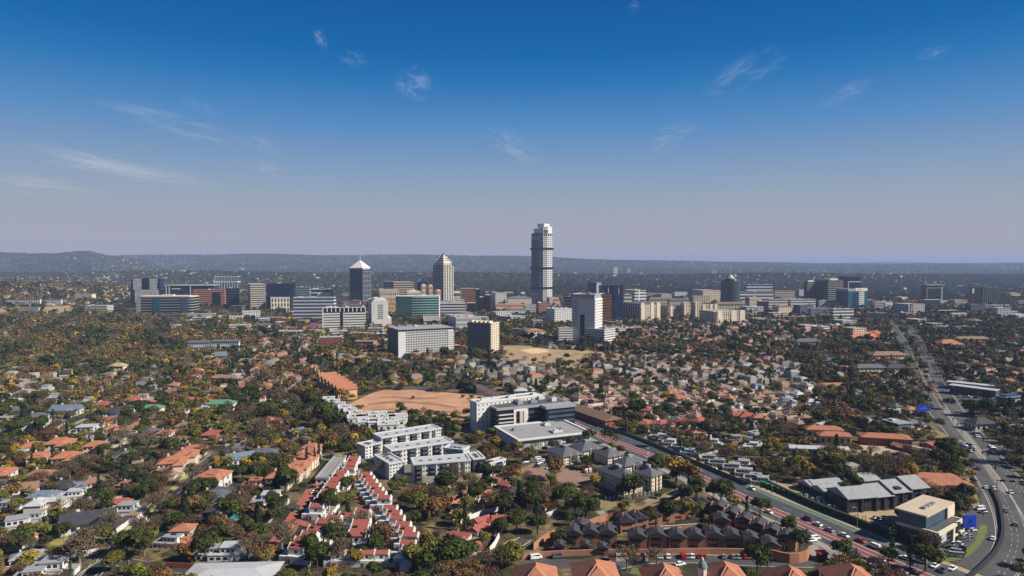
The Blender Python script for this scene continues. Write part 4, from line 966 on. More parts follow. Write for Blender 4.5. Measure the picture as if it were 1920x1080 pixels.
# ------------------------------------------------------------------ the large buildings close by
def tri(name, label, cat, near_, right, left=None, base=None, depth=None, width=None, group=None):
    """near_, right, left = picture points of the near, far right and far left top corners; base = row of the near bottom corner."""
    b = Bld.__new__(Bld)
    x, y = G(near_[0], base); b.z = Tz(x, y)-.2
    H = height_to(x, y, near_[1])-b.z; xr, yr = G(right[0], right[1], H+b.z)
    b.a = math.atan2(yr-y, xr-x); b.W = width or math.hypot(xr-x, yr-y); b.x, b.y, b.H = x, y, H
    if depth: b.D = depth
    else:
        dx, dy = -math.sin(b.a), math.cos(b.a); u = (left[0]-960)/FPX; z = b.z+H
        b.D = (u*(y*CP-(z-CAM_H)*SP)-x)/(dx-u*dy*CP)
    if not (3 < b.D < 120 and 3 < b.W < 160): print('ODD', label, round(b.W), round(b.D), round(b.H))
    b.D = min(max(b.D, 5), 110)
    b.o = thing(name, label, cat, (x, y, b.z), b.a, group); b.mark(); return b
def balconies(b, spots, w, right=True, m=None, d=1.3):
    me = MB().box(0, w, -d, .3, 0, .2).box(0, w, -d, -d+.12, .2, 1.15).box(0, .1, -d, .3, .2, 1.1).box(w-.1, w, -d, .3, .2, 1.1).mesh('balcony', m or DGREY)
    dk = MB().box(.1, w-.1, -.06, .3, .25, 2.3).mesh('balcony_door', WIN)
    for a, z in spots:
        if right: c = put('balcony', me, b.o, (a, 0, z)); 
        else: c = put('balcony', me, b.o, (0, a+w, z), -math.pi/2)
        put('balcony_door', dk, c, (0, 0, 0))
def near_large():
    b = tri('office_building', 'long white office slab with rows of tiny windows behind the black glass office', 'office building', (894, 757), (1014, 742), (881, 749), 812)
    b.grid(WHITE, 7, 16, 0, .3, .35, lat=.25); b.roof(WHITE, t=1.2); b.plant(6, 3, GREYW, 2)
    MB().box(-.3, .2, b.D*.15, b.D*.3, 0, b.H).box(-.3, .2, b.D*.7, b.D*.85, 0, b.H).build('side_fin', GREYW, b.o)
    b = tri('office_building', 'black and white framed glass office with flat dark roof beside the bus road', 'office building', (932, 770), (1066, 757), None, 815, depth=24)
    W, D, H = b.W, b.D, b.H
    b.bands(GLASSK, DGREY, 5, .18, .15, bname='floor_band')
    MB().box(W*.6, W, -9, -.2, 0, H-.3).build('glass_wing', GLASSK, b.o); MB().box(W*.6-.7, W+.8, -9.8, -.9, H-.3, H+1.5).build('wing_roof', GREY, b.o)
    for i in range(4): MB().box(W*.63, W*.99, -9.3, -9, H*(.2+.2*i), H*(.3+.2*i)).build('window_band', GLASSC, b.o)
    MB().box(-.6, W+.8, -.9, D, H, H+1.6).build('roof_edge', GREY, b.o); MB().box(1, W-1, 1, D-1, H+1.5, H+1.7).build('roof', DGREY, b.o)
    MB().box(W*.22, W*.25, -.9, .4, 0, H).box(W*.36, W*.4, -.9, .4, 0, H).box(W*.25, W*.36, -.9, .4, H*.9, H).build('white_frame', WHITE, b.o); MB().box(W*.30, W*.345, -1.2, .4, 0, H*.9).build('brown_pier', BEIGE, b.o)
    for i in range(5): MB().box(W*.02, W*.22, -.8, .5, H*(.14+.16*i), H*(.18+.16*i)).build('balcony', GREYW, b.o)
    MB().box(W*.4, W*.42, -.5, .3, 0, H).build('mullion', GREYW, b.o)
    me = MB().box(0, W*.18, -.35, 0, 0, 1.1).mesh('window_band', GLASSC)
    for i in range(4): put('window_band', me, b.o, (W*.41, 0, H*(.2+.19*i)))
    b.plant(6, 11, None, 2.6, z=H+1.5)
    b = tri('office_building', 'low white office wing with wide flat grey roof and slatted front', 'office building', (973, 826), (1106, 811), (930, 815), 846)
    W, D, H = b.W, b.D, b.H
    MB().box(0, W, 0, D, 0, H-.4).build('wall', WHITE, b.o); MB().box(-1.5, W+2, -2, D, H-.3, H).build('roof', ROOFL, b.o); MB().ring(W, D, H-.05, H+.7, 1.2).build('parapet', WHITE, b.o)
    me = MB().box(0, .3, -.3, .1, .5, H*.62).mesh('slat', GREYW)
    for i in range(14): put('slat', me, b.o, (W*.03+i*W*.022, 0, 0))
    MB().box(W*.36, W*.58, -.4, .2, 0, H*.75).build('grey_panel', GREY, b.o)
    for j in range(2): MB().box(W*.6, W*.86, -.12, .1, H*(.15+.32*j), H*(.34+.32*j)).build('window_band', GLASSC, b.o)
    MB().box(W*.05, W*.86, -.15, .1, H*.8, H*.9).build('window_band', WIN, b.o); b.plant(5, 6, None, 1.8, z=H)
    # white courtyard apartments
    specs = [('courtyard apartment block with solar panels on its pale roof, westernmost of the white ones', (685, 838), (716, 831), (669, 818), 857, 4, 5, 6),
             ('long white and navy apartment range behind the courtyard', (716, 822), (827, 804), None, 848, 5, 22, 0),
             ('long white and grey apartment range across the middle of the courtyard', (734, 846), (850, 829), None, 872, 4, 22, 0),
             ('tall white corner block with slim roof lights, next to the townhouses', (730, 871), (758, 866), (702, 855), 897, 5, 5, 9),
             ('long white apartment range with dark balconies facing the garden wall', (776, 872), (882, 864), None, 903, 4, 20, 4),
             ('white east block with roof lights at the head of the courtyard', (868, 845), (880, 838), (831, 826), 872, 4, 4, 9),
             ('low pale east wing with sawtooth roof edge beside the trees', (912, 872), (948, 862), (908, 862), 893, 3, 8, 2),
             ('small dark recessed link block between the east blocks', (888, 862), (909, 860), None, 893, 4, 4, 0)]
    for lab, n_, r_, l_, ba, nf, nr, nl in specs:
        b = tri('apartment_building', lab, 'apartment building', n_, r_, l_, ba+3, depth=None if l_ else 13, group='white courtyard apartments')
        W, D, H = b.W, b.D, b.H; fh = H/nf
        b.grid(WHITE if 'dark recessed' not in lab else DGREY, nf, nr, nl, .5, .5, lat=.25, core=GREYW)
        b.roof(GREYW, t=.7, deck=ROOFW)
        me = MB().box(0, 1.6, 0, 1.1, 0, .45).mesh('roof_light', DGREY)
        for i in range(5): put('roof_light', me, b.o, (W*(.3+.08*(i % 2)), D*(.2+.12*i), H+.25) if W < 20 else (W*(.12+.17*i), D*.4, H+.25))
        if nr > 15:
            for q0 in (.02, .26, .46, .66):
                MB().box(W*q0, W*(q0+.12), -.35, .25, 0, H+.2).build('navy_panel', mat('navy_panel', (.03, .04, .06), .6, .1), b.o)
                balconies(b, [(W*q0+.8, fh*j+.3) for j in range(nf)], min(4.5, W*.1))
            MB().box(W*.84, W*.9, -.3, .2, 0, H).build('navy_panel', DGREY, b.o)
        elif nl > 6: MB().box(-.3, .2, D*.25, D*.8, 0, H*.96).build('painted_shade_panel', GREY, b.o)  # grey sheet paints the shade of the left face
        elif nr > 3: balconies(b, [(W*.5, fh*j+.3) for j in range(1, nf)], W*.3)
    # narrow white stepped terrace houses running back to the bare plot
    r = [(606, 760), (615, 766), (625, 772), (635, 778), (645, 784), (655, 790), (666, 796), (690, 792), (707, 798), (722, 803), (652, 798), (672, 806), (728, 796), (691, 807), (709, 812)]
    for i, (px, py) in enumerate(r):
        x, y = G(px, py+8); b = Bld.__new__(Bld); b.x, b.y, b.a, b.W, b.D, b.H = x, y, math.radians(14), 9 if i < 7 else 14, 11, 8.2; b.z = 0
        b.o = thing('terrace_house', 'white flat roofed terrace house, ' + ('number %d back from the courtyard' % 0 if 0 else ('farthest of the stepped row by the bare plot', 'second farthest of the stepped row by the bare plot', 'third farthest of the stepped row by the bare plot', 'fourth farthest of the stepped row by the bare plot', 'fifth in the stepped row by the bare plot', 'sixth in the stepped row by the bare plot', 'last of the stepped row, closest to the courtyard', 'first of the short row behind the courtyard', 'middle of the short row behind the courtyard', 'last of the short row behind the courtyard', 'lower one with grey end wall, near the hedge', 'lower one beside the westernmost courtyard block', 'set back beside the car port', 'low one in the gap above the long courtyard range', 'low one touching the long courtyard range')[i]), 'house', (x, y, 0), b.a, 'white stepped terrace houses'); b.mark()
        b.grid(WHITE, 2, 3, 3, .4, .45, lat=.2); b.roof(WHITE, t=.6, deck=ROOFW); put('water_heater', boxmesh(1.6, .8, .7, BLACKP, 'water_heater'), b.o, (4, 6, 8.5)); put('skylight', boxmesh(1.2, 1.2, .4, DGREY, 'skylight'), b.o, (6, 3, 8.5))
    # cream apartments with slate roofs
    for lab, n_, r_, l_, ba, nf, nr, nl in [('cream apartment block with slate hip roof nearest the car park', (1056, 857), (1092, 851), (1027, 843), 873, 3, 6, 6), ('cream apartment wing stretching back behind the car park block', (1092, 846), (1131, 840), None, 862, 3, 7, 3),
                                             ('cream slate roofed block beside the bus road, western half', (1140, 858), (1168, 853), (1114, 851), 873, 3, 5, 5), ('cream slate roofed block beside the bus road, eastern half', (1172, 875), (1213, 868), (1150, 862), 890, 3, 7, 5),
                                             ('largest cream slate roofed block with shaded side wall and bare tree in front', (1170, 899), (1197, 893), (1122, 883), 929, 4, 5, 9), ('cream slate roofed block next to the big golden tree', (1222, 894), (1241, 888), (1190, 880), 922, 4, 4, 5), ('low cream link building with arched windows between two slate roofed blocks', (1198, 908), (1222, 903), None, 922, 2, 5, 0)]:
        b = tri('apartment_building', lab, 'apartment building', n_, r_, l_, ba, depth=None if l_ else 14, group='cream apartments with slate roofs'); H = b.H; nf_ = nf
        b.grid(CREAM, nf, nr, nl, .42, .5, lat=.3, core=BEIGE)
        MB().ring(b.W, b.D, H-.35, H, .5).build('cornice', CREAM, b.o); 
        if b.W > 12: balconies(b, [(b.W*.42, H/nf*j+.3) for j in range(1, nf)], 4, m=DGREY)
        MB().box(b.W*.36, b.W*.4, -.7, .2, 0, H+1).box(b.W*.7, b.W*.74, -.7, .2, 0, H+1).build('pilaster', CREAM, b.o)
        b.hiproof(ROOFG, min(4.2, .25*min(b.W, b.D)+1), .9)
        MB().box(b.W*.4, b.W*.6, b.D*.4, b.D*.6, H+1, H+4.5).build('roof_lantern', GREY, b.o)
    # long brown brick school like buildings
    for lab, n_, r_, ba, dep, rf, h in [('long brown tiled classroom building running down to the bus road', (1135, 789), (1157, 783), 801, 66, ROOFB, 3.2), ('parallel terracotta shed beside the long brown tiled building', (1125, 793), (1132, 791), 799, 58, ROOFT, 1.2)]:
        b = tri('school_building', lab, 'building', n_, r_, None, ba, depth=dep); b.o.rotation_euler.z = a = math.radians(28); b.a = a; b.mark()
        b.grid(RBRICK, 1 if h < 2 else 2, 3, 14, .5, .5, lat=.2); MB().hip(-.8, b.W+.8, -.8, b.D+.8, b.H, h, True).build('roof', rf, b.o)
    # terracotta terraces above the plot
    for i in range(6):
        t = i/5; px, py = 600+t*34, 716+t*26; x, y = G(px, py+9)
        b = Bld.__new__(Bld); b.x, b.y, b.a, b.W, b.D, b.H, b.z = x, y, math.radians(28), 17, 13, 9, 0
        b.o = thing('terrace_house', 'terracotta roofed terrace house above the bare plot, ' + ('farthest back', 'second from the back', 'third from the back', 'third from the lit end', 'second from the lit end', 'at the sunlit end with blank orange wall')[i], 'house', (x, y, 0), b.a, 'terracotta terrace above the bare plot'); b.mark()
        b.grid(TANP, 3, 0, 4, .5, .5, lat=.2); MB().hip(-.5, 17.5, -.5, 13.2, 9, 3.6, True).build('roof', ROOFT, b.o); MB().box(3, 3.9, 4, 4.9, 9.6, 12.6).build('chimney', TANP, b.o.children[-1])
    # black brick apartments with weathered shingle roofs
    for lab, n_, r_, ba, dep, g in [('long black brick apartments with three stepped shingle gables, in front', (1640, 932), (1741, 921), 957, 17, 10), ('black brick apartments with steep shingle roof, western end of the front range', (1588, 935), (1642, 931), 962, 15, 6), ('long low black building with pale shingle roof at the back', (1532, 916), (1650, 903), 926, 12, 10),
                                    ('small black gabled house with pale shingle roof by the green frames', (1548, 925), (1585, 920), 940, 11, 4), ('black brick gatehouse with pale shingle roof at the western tip', (1520, 912), (1534, 910), 924, 9, 2)]:
        b = tri('apartment_building', lab, 'apartment building', n_, r_, None, ba, depth=dep)
        W, D, H = b.W, b.D, b.H; b.grid(BLACKP, max(1, int(H/3.2)), g, 3, .4, .45, lat=.25)
        n = 3 if 'three' in lab else 2 if W > 22 else 1; zz = 0
        for i in range(n): MB().hip(W*i/n-.3, W*(i+1)/n+.3, -1, D+1, H+zz, D*.22, True, axis='x').build('roof', ROOFGR, b.o); zz += 1.1
        me = MB().box(-.5, .5, -.9, .2, 0, H).mesh('pier', BLACKP)
        for i in range(n*2+1): put('pier', me, b.o, (W*i/(2*n), 0, 0))
        if 'three' in lab: MB().box(W*.42, W*.52, 1, 3.5, H+.6, H+3).build('dormer', BLACKP, b.o)
    # modern office by the junction
    b = tri('office_building', 'modern black glass office with pale frames and roof terrace at the junction', 'office building', (1758, 1000), (1805, 974), (1682, 975), 1031)
    W, D, H = b.W, b.D, b.H
    MB().box(0, W, 0, D, 0, H).build('glazing', GLASSK, b.o)
    MB().box(-.6, W+.4, -.7, .5, H-1, H+.3).box(-.6, .5, .5, D, H-1, H+.3).box(-.6, W+.4, D-.5, D+.3, H-1, H+.3).box(W-.5, W+.4, .5, D-.5, H-1, H+.3).build('roof_frame', CREAM, b.o)
    MB().box(W*.55, W*.62, -.7, .4, 0, H-1).box(W-.5, W+.5, -.7, .4, 2, H-1).box(W*.62, W-.5, -.7, .4, 2, 3).build('window_frame', CREAM, b.o)
    MB().box(.5, W*.97, D*.30, D*.97, H+.05, H+5.2).build('upper_storey', GLASSC, b.o); MB().box(-.3, W+2.5, D*.26, D+1, H+5.2, H+6).build('roof', BEIGE, b.o); MB().box(W*.8, W+2.4, D*.25, D*.29, H+.3, H+5.2).box(W+1.6, W+2.4, D*.3, D, H+.3, H+1.3).build('upper_frame', CREAM, b.o)
    MB().box(1, W*.96, 1, D*.28, H+.02, H+.1).build('terrace_floor', DGREY, b.o)
    for i in range(3): MB().box(W*(.3+.15*i), W*(.42+.15*i), D*.5, D*.6, H+6, H+7).build('rooftop_plant', METAL, b.o)
    for j in range(3): MB().box(-.15, .1, 2, D-2, H*(.2+.25*j), H*(.2+.25*j)+.35).box(.1, W*.5, -.15, .1, H*(.2+.25*j), H*(.2+.25*j)+.35).build('floor_band', DGREY, b.o)
    for j in range(4): MB().box(W*.1, W*.3, -.4, -.15, H*(.35+.13*j), H*(.42+.13*j)).build('louvre_panel', GREYW, b.o)
    x, y = G(1817, 1012); t = thing('billboard', 'large bright blue billboard on a single pole beside the modern office', 'billboard', (x, y, 0), math.radians(8))
    h0, h1 = height_to(x, y, 989), height_to(x, y, 966)
    MB().box(-3.1, 3.1, -.35, .35, h0, h1).build('sign_panel', BLUESIGN, t); MB().tube((0, 0, 0), (0, 0, h0), .3, .25, 10).build('pole', GREYW, t)
    MB().box(-2.2, 2.6, -.42, -.36, h0+.8, h0+1.05).box(-1.4, 1.2, -.42, -.36, h0+1.3, h0+1.5).box(-.5, 0, -.42, -.36, h0+2, h0+4).box(.3, 1, -.42, -.36, h0+2.4, h0+3.4).build('sign_print', mat('dark_print', (.01, .02, .12), .6), t)
    mark_poly(rect_pts(x, y, 0, -3, 3, -2, 2), 3, 1)
    # red brick school by the court
    b = tri('school_building', 'long dark red brick school with terracotta roof behind the tan court', 'school', (1616, 819), (1712, 826), None, 834, depth=10)
    b.o.rotation_euler.z = b.a = max(b.a, math.radians(-14)); b.grid(RBRICK, 2, 14, 2, .5, .45); MB().hip(-.8, b.W+.8, -.8, b.D+.8, b.H, 2.2).build('roof', ROOFT, b.o)
    for lab, n_, r_, ba, dep, rf in [('terracotta roofed school wing at the east edge of the court', (1735, 849), (1744, 847), 856, 22, ROOFT), ('flat white roofed school wing beside the terracotta wing', (1748, 850), (1760, 845), 857, 20, ROOFW), ('red tiled hall east of the long school', (1752, 838), (1772, 834), 846, 10, ROOFR), ('small blue roofed shelter at the corner of the court', (1677, 863), (1697, 860), 867, 6, ROOFN)]:
        b = tri('school_building', lab, 'school', n_, r_, None, ba, depth=dep); b.grid(RBRICK, 1, 3, 4, .5, .45); MB().hip(-.6, b.W+.6, -.6, b.D+.6, b.H, 1.6 if rf is not ROOFW else .3, True).build('roof', rf, b.o)
    for lab, n_, r_, l_, ba in [('blue grey walled flats with flat grey roof, in front of the other two', (1684, 796), (1709, 794), (1678, 780), 811), ('blue grey walled flats standing farther back', (1681, 776), (1700, 775), (1676, 768), 786), ('blue grey walled flats above the red school', (1629, 794), (1653, 792), (1626, 774), 804)]:
        b = tri('apartment_building', lab, 'apartment building', n_, r_, None, ba, depth=14); b.grid(mat('slate_blue_wall', (.10, .13, .18), .8, .1), 3, 5, 4, .4, .45); MB().box(-.5, b.W+.5, -.5, b.D+.5, b.H+.01, b.H+.6).build('roof', ROOFGR, b.o); b.plant(1, 2, GREYW, 1.2, z=b.H+.5)
    # shopping centre
    b = tri('shopping_centre', 'dark shopping hall with wide blue grey roof beside the car park', 'shopping centre', (1888, 747), (1918, 744), (1868, 724), 763); b.body(DGREY); MB().box(-1, b.W+1, -1, b.D+1, b.H+.1, b.H+.8).build('roof', ROOFN, b.o); MB().box(b.W*.1, b.W*.9, b.D*.2, b.D*.85, b.H+.8, b.H+2).build('roof_light', GLASSB, b.o); MB().box(-.5, b.W, -3, 0, b.H*.6, b.H*.75).build('canopy', ROOFW, b.o)
    for lab, n_, r_, ba in [('long low shops with white flat roofs behind the car park', (1780, 722), (1867, 733), 737), ('second parallel white roofed shop row farther from the car park', (1776, 716), (1862, 725), 728)]:
        b = tri('shop_building', lab, 'shops', n_, r_, None, ba, depth=9); b.grid(DGREY, 1, 14, 1, .7, .5); MB().box(-.6, b.W+.6, -2, b.D, b.H, b.H+.5).build('roof', ROOFW, b.o)
    # bottom edge: terracotta hotel wings
    for lab, cx, py, w, d in [('terracotta hipped hotel wing at the bottom edge, westernmost', 1005, 1082, 14, 19), ('terracotta hipped hotel wing beside the cropped lawn', 1118, 1078, 15, 22), ('terracotta hipped hotel wing west of the green cupola', 1246, 1084, 13, 19), ('terracotta hipped hotel wing east of the green cupola', 1361, 1080, 14, 20), ('terracotta hipped roof near the garden court', 1483, 1087, 13, 18), ('easternmost terracotta hipped roof, by the bus road', 1600, 1084, 15, 20)]:
        x, y = G(cx, py, 9); b = Bld.__new__(Bld); b.x, b.y, b.a, b.W, b.D, b.H, b.z = x-w/2, y-d/2, 0, w, d, 8, 0
        b.o = thing('hotel_wing', lab, 'hotel', (b.x, b.y, 0), 0, 'terracotta hotel wings'); b.mark(); b.grid(CREAM, 2, 4, 4, .4, .5)
        MB().hip(-1, w+1, -1, d+1, 8.1, 5.2).build('roof', ROOFT, b.o)
        MB().tube((w/2, d/2-1, 13.3), (0, 0, 8.6), .3, .3, 4).tube((w/2, d/2-1, 13.3), (w, 0, 8.6), .3, .3, 4).build('ridge_tile', mat('pale_ridge', (.55, .25, .13)), b.o)
    for lab, x0, x1, py in (('low terracotta link roof between the two western hotel wings', 1015, 1105, 1100), ('low terracotta link roof below the green cupola', 1262, 1345, 1100)):
        xa, y = G(x0, py, 6); xb, _ = G(x1, py, 6); b = Bld.__new__(Bld); b.x, b.y, b.a, b.W, b.D, b.H, b.z = xa, y-8, 0, xb-xa, 10, 5.6, 0; b.o = thing('hotel_wing', lab, 'hotel', (xa, y-8, 0), 0, 'terracotta hotel wings'); b.mark(); b.body(CREAM); MB().hip(-.8, b.W+.8, -.8, 10.8, 5.7, 3).build('roof', ROOFT, b.o)
    x, y = G(1317, 1076, 9); t = thing('cupola', 'white cupola with green ribbed dome and finial on the hotel ridge', 'cupola', (x, y, 0), 0)
    MB().cone(0, 0, 1.6, 1.5, 0, 11.5, 8).build('drum', WHITE, t); MB().cone(0, 0, 1.9, 1.7, 11.5, 12, 8).cone(0, 0, 1.7, 1.2, 12, 13.2, 10).cone(0, 0, 1.2, .3, 13.2, 14.1, 10).build('dome', mat('green_copper', (.10, .20, .15), .7), t); MB().cone(0, 0, .5, .4, 14.1, 14.8, 8).tube((0, 0, 14.8), (0, 0, 16), .08, .04).build('finial', WHITE, t)
    x, y = G(440, 1074, 5); b = Bld.__new__(Bld); b.x, b.y, b.a, b.W, b.D, b.H, b.z = x-17, y-8, math.radians(3), 32, 16, 4.6, 0
    b.o = thing('hall_building', 'wide pale metal roofed hall at the bottom edge below the brick lane gate', 'building', (b.x, b.y, 0), b.a); b.mark(); b.body(DGREY); MB().hip(-1, 33, -1, 17, 4.7, 1.6).build('roof', ROOFW, b.o)
    # terracotta roofs east
    for lab, px, py, w, d, m in [('low orange roofed building, upper one by the red bank', 1748, 905, 22, 7, ROOFT), ('low orange roofed building, lower one by the red bank', 1765, 917, 24, 7, ROOFT), ('small orange roofed pavilion by the red bank', 1742, 919, 9, 7, ROOFT), ('long orange roofed building west of the red school', 1540, 812, 24, 8, ROOFT), ('orange roofed house below the long orange roofed one', 1560, 824, 20, 8, ROOFT), ('long white skylight roof across a green garden', 1530, 849, 34, 5, ROOFW), ('brown hipped barn beside the highway trees', 1665, 672, 44, 14, ROOFB), ('red roofed white villa beyond the highway', 1778, 650, 34, 22, ROOFT), ('long brown roofed block behind the red roofed villa', 1822, 640, 52, 12, ROOFB),
                             ('grey roofed apartments with white end walls below the brown barn', 1630, 697, 34, 12, ROOFG), ('grey roofed apartments beside the bright green tree', 1680, 697, 24, 12, ROOFK), ('white arched office among yellow trees', 1513, 645, 36, 14, ROOFG), ('terracotta parking roof below the white tower apartments', 1560, 728, 30, 8, ROOFT), ('green roofed clubhouse by the tennis court', 285, 772, 16, 9, mat('green_sheet_roof', (.09, .22, .15), .7)), ('long green roofed hall in the garden trees', 415, 763, 22, 10, mat('green_sheet_roof', (1, 1, 1))), ('brick paved roof deck by the orange terraces', 425, 712, 30, 10, ROOFP),
                             ('thatched twin peaked house in thick trees', 222, 694, 16, 12, mat('thatch', (.38, .29, .18), .95, .2, .6)), ('grey roofed townhouse complex by the billboard', 1840, 800, 16, 12, ROOFK), ('terracotta roofed pavilion with wide eaves on the dry lawn', 345, 1008, 8, 7, ROOFT)]:
        x, y = G(px, py+5); H = 5.5 if py > 700 else 8
        b = Bld.__new__(Bld); b.x, b.y, b.a, b.W, b.D, b.H, b.z = x-w/2, y-d/2, math.radians(-8 if 'orange' in lab or 'skylight' in lab else 4), w, d, H, Tz(x, y)
        b.o = thing('low_building', lab, 'building', (b.x, b.y, b.z), b.a); b.mark(); b.grid(CREAM if 'orange' not in lab else TANP, 2 if H > 6 else 1, max(2, int(w/4)), max(1, int(d/4)), .45, .5); MB().hip(-.8, w+.8, -.8, d+.8, H, min(w, d)*.28, 'skylight' in lab).build('roof', m, b.o)
near_large()
# ------------------------------------------------------------------ houses
AUTO = []          # (object, noun phrase, what it is, px, py)
def proto_house(kind, wm, rm, seed=0):
    """Parts of one house: [(name, mesh, loc, rz, parent index)] with w, d."""
    r = random.Random(seed); P = []
    def add(name, mb, m, loc=(0, 0, 0), rz=0, par=None): P.append((name, mb.mesh(name, m) if isinstance(mb, MB) else mb, loc, rz, par)); return len(P)-1
    win = lambda w, h: boxmesh(w, .12, h, WIN, 'window')
    if kind == 'town':
        w, d, h = 6.6, 5.6, 5.4
        add('wall', MB().box(0, w, 1.7, d, 0, h).box(-3.2, 0, .6, d-.3, 0, 2.5).box(0.3, w-.3, 0, 1.7, 0, 3.0), wm)
        rf = add('roof', MB().hip(.25, w-.25, 1.5, d+.2, h+.15, 1.3, True), rm)
        for x in (-.1, w-.25):
            g = MB(); n = 0; y0_, y1_ = 1.4, d+.3; ym = (y0_+y1_)/2; g.v += [(x, y0_, h), (x+.35, y0_, h), (x+.35, ym, h+1.75), (x, ym, h+1.75), (x, y1_, h), (x+.35, y1_, h), (x, y0_, h-.7), (x+.35, y0_, h-.7), (x, y1_, h-.7), (x+.35, y1_, h-.7)]
            g.f += [(n, n+1, n+2, n+3), (n+3, n+2, n+5, n+4), (n+1, n+7, n+9, n+5, n+2), (n, n+3, n+4, n+8, n+6), (n, n+6, n+7, n+1), (n+4, n+5, n+9, n+8)]
            add('parapet', g, WHITE)
        add('garden_wall', MB().box(w, w+3.5, 0, .2, 0, 1.9).box(w+3.3, w+3.5, .2, d-.4, 0, 1.9), WHITE); add('garage_door', MB().box(-3.27, -3.2, 1, d-.8, 0, 2.1), GARAGE)
        for z in (.8, 3.4): add('window', win(1.3, 1.2), None, (w+.01, d*.5, z), math.pi/2)
        add('window', win(1.2, 1.1), None, (w*.5, 1.68, 3.6)); add('door', boxmesh(.9, .1, 2, DOORM, 'door'), None, (1.3, -.02, .05))
        add('water_heater', boxmesh(1.4, .7, .5, BLACKP, 'water_heater'), None, (w*.3, d*.45, h+.9)) if seed % 2 else None
    elif kind == 'flat':
        w, d, h = 17, 12, 3.4
        add('wall', MB().box(0, w, 0, d, 0, h).box(w-.01, w+5, 2, 8, 0, h-.4), wm); add('upper_storey', MB().box(w*.35, w*.95, d*.2, d*.9, h, h*2), wm)
        add('roof', MB().box(-.3, w*.35, -.3, d+.3, h+.01, h+.35).box(w*.35-.5, w*.95+.5, d*.2-.5, d*.9+.5, 2*h, 2*h+.3).box(w*.35, w+.3, -.3, d*.2, h+.01, h+.3).box(w+.3, w+5.4, 1.6, 8.4, h-.4, h-.15), rm if rm else ROOFL)
        for i in range(3): add('window', win(2.2, 1.5), None, (2.4+i*3.6, -.02, .9))
        for i in range(3): add('window', win(1.8, 1.5), None, (w*.45+i*2.8, d*.2-.02, h+.9))
        add('window', win(2.2, 1.4), None, (w*.95+.02, d*.5, h+1), math.pi/2)
        add('garage_door', boxmesh(4, .12, 2.1, GARAGE, 'garage_door'), None, (w+2.5, 1.98, .02)); add('door', boxmesh(1, .12, 2.1, DOORM, 'door'), None, (w-2.4, -.02, .02))
        add('solar_panel', boxmesh(4, 2.4, .12, SOLARM, 'solar_panel'), None, (w*.65, d*.55, 2*h+.4)) if seed % 2 else None
    else:
        two = kind == 'two'; w, d = {'hip': (16, 10), 'two': (13, 9.5), 'gable': (15, 8.5), 'cluster': (11, 8.5), 'estate': (8.5, 8)}[kind]; h = 5.9 if two or kind == 'estate' else 3.1
        gb = kind in ('gable', 'estate')
        mb = MB().box(0, w, 0, d, 0, h)
        if gb:
            n = len(mb.v); rh = d*.3 if kind == 'gable' else d*.26
            mb.v += [(.02, 0, h), (.02, d, h), (.02, d/2, h+rh), (w-.02, 0, h), (w-.02, d, h), (w-.02, d/2, h+rh)]; mb.f += [(n, n+2, n+1), (n+3, n+4, n+5)]
        if kind in ('hip', 'two', 'gable'): mb.box(w*.58, w*.95, -4.4, 0, 0, h-.25)
        add('wall', mb, wm)
        rb = MB().hip(-.7 if not gb else -.35, w+.7 if not gb else w+.35, -.7, d+.7, h+.12, d*.27 if not gb else rh+.1, gb)
        if kind in ('hip', 'two', 'gable'): rb.hip(w*.58-.6, w*.95+.6, -5, d*.45, h-.15, d*.2, gb)
        rf = add('roof', rb, rm)
        add('chimney', MB().box(w*.28, w*.28+.9, d*.55, d*.55+.8, h+.8, h+d*.27+1), wm, par=rf)
        for i in range(3): add('window', win(1.5, 1.2), None, (1.6+i*(w*.17), -.02, .95))
        if h > 4:
            for i in range(3): add('window', win(1.4, 1.2), None, (1.6+i*(w*.2), -.02, 3.8))
        for i in range(2): add('window', win(1.4, 1.2), None, (w+.02, d*(.3+.4*i), .95), math.pi/2); 
        if h > 4: add('window', win(1.4, 1.2), None, (w+.02, d*.5, 3.8), math.pi/2)
        add('door', boxmesh(1, .12, 2.1, DOORM, 'door'), None, (w*.52, -.02, .02))
        if kind in ('hip', 'two', 'gable'): add('garage_door', boxmesh(w*.28, .12, 2.1, GARAGE, 'garage_door'), None, (w*.765, -4.42, .02))
        if seed % 3 == 1 and kind != 'estate': add('solar_panel', MB().box(0, 3, 0, 1.8, 0, .1), SOLARM, (w*.35, d*.08, h+.95), 0, rf)
    return [q for q in P if q], w, d
_protos = {}
def house(kind, wm, rm, x, y, rz, seed=0, label=None, group=None, scale=1.0, noun='house', detail=True):
    k = (kind, wm.name, rm.name, seed % 3)
    if k not in _protos: _protos[k] = proto_house(kind, wm, rm, seed % 3)
    P, w, d = _protos[k]; z = Tz(x, y)
    c, s = math.cos(rz), math.sin(rz); lx, ly = -w/2*scale, -d/2*scale
    X, Y = x+c*lx-s*ly, y+s*lx+c*ly
    t = thing('townhouse' if kind == 'town' else 'house', label, noun, (X, Y, z), rz, group, (scale,)*3)
    objs = []
    for name, me, loc, r, par in P:
        if not detail and name not in ('wall', 'roof', 'upper_storey', 'parapet'): objs.append(None); continue
        objs.append(put(name, me, objs[par] if par is not None else t, loc, r))
    mark_poly(rect_pts(X, Y, rz, -.5, w*scale+.5, -.5, d*scale+.5), 1, 1.2)
    return t
RN = {'terracotta_tiles': 'terracotta', 'red_tiles': 'red', 'slate_grey_tiles': 'slate grey', 'charcoal_tiles': 'charcoal', 'brown_tiles': 'brown', 'dusty_pink_tiles': 'dusty pink', 'pale_grey_roof': 'pale grey', 'white_roof_sheet': 'white', 'blue_grey_sheet_roof': 'blue grey', 'flat_roof_felt': 'drab'}
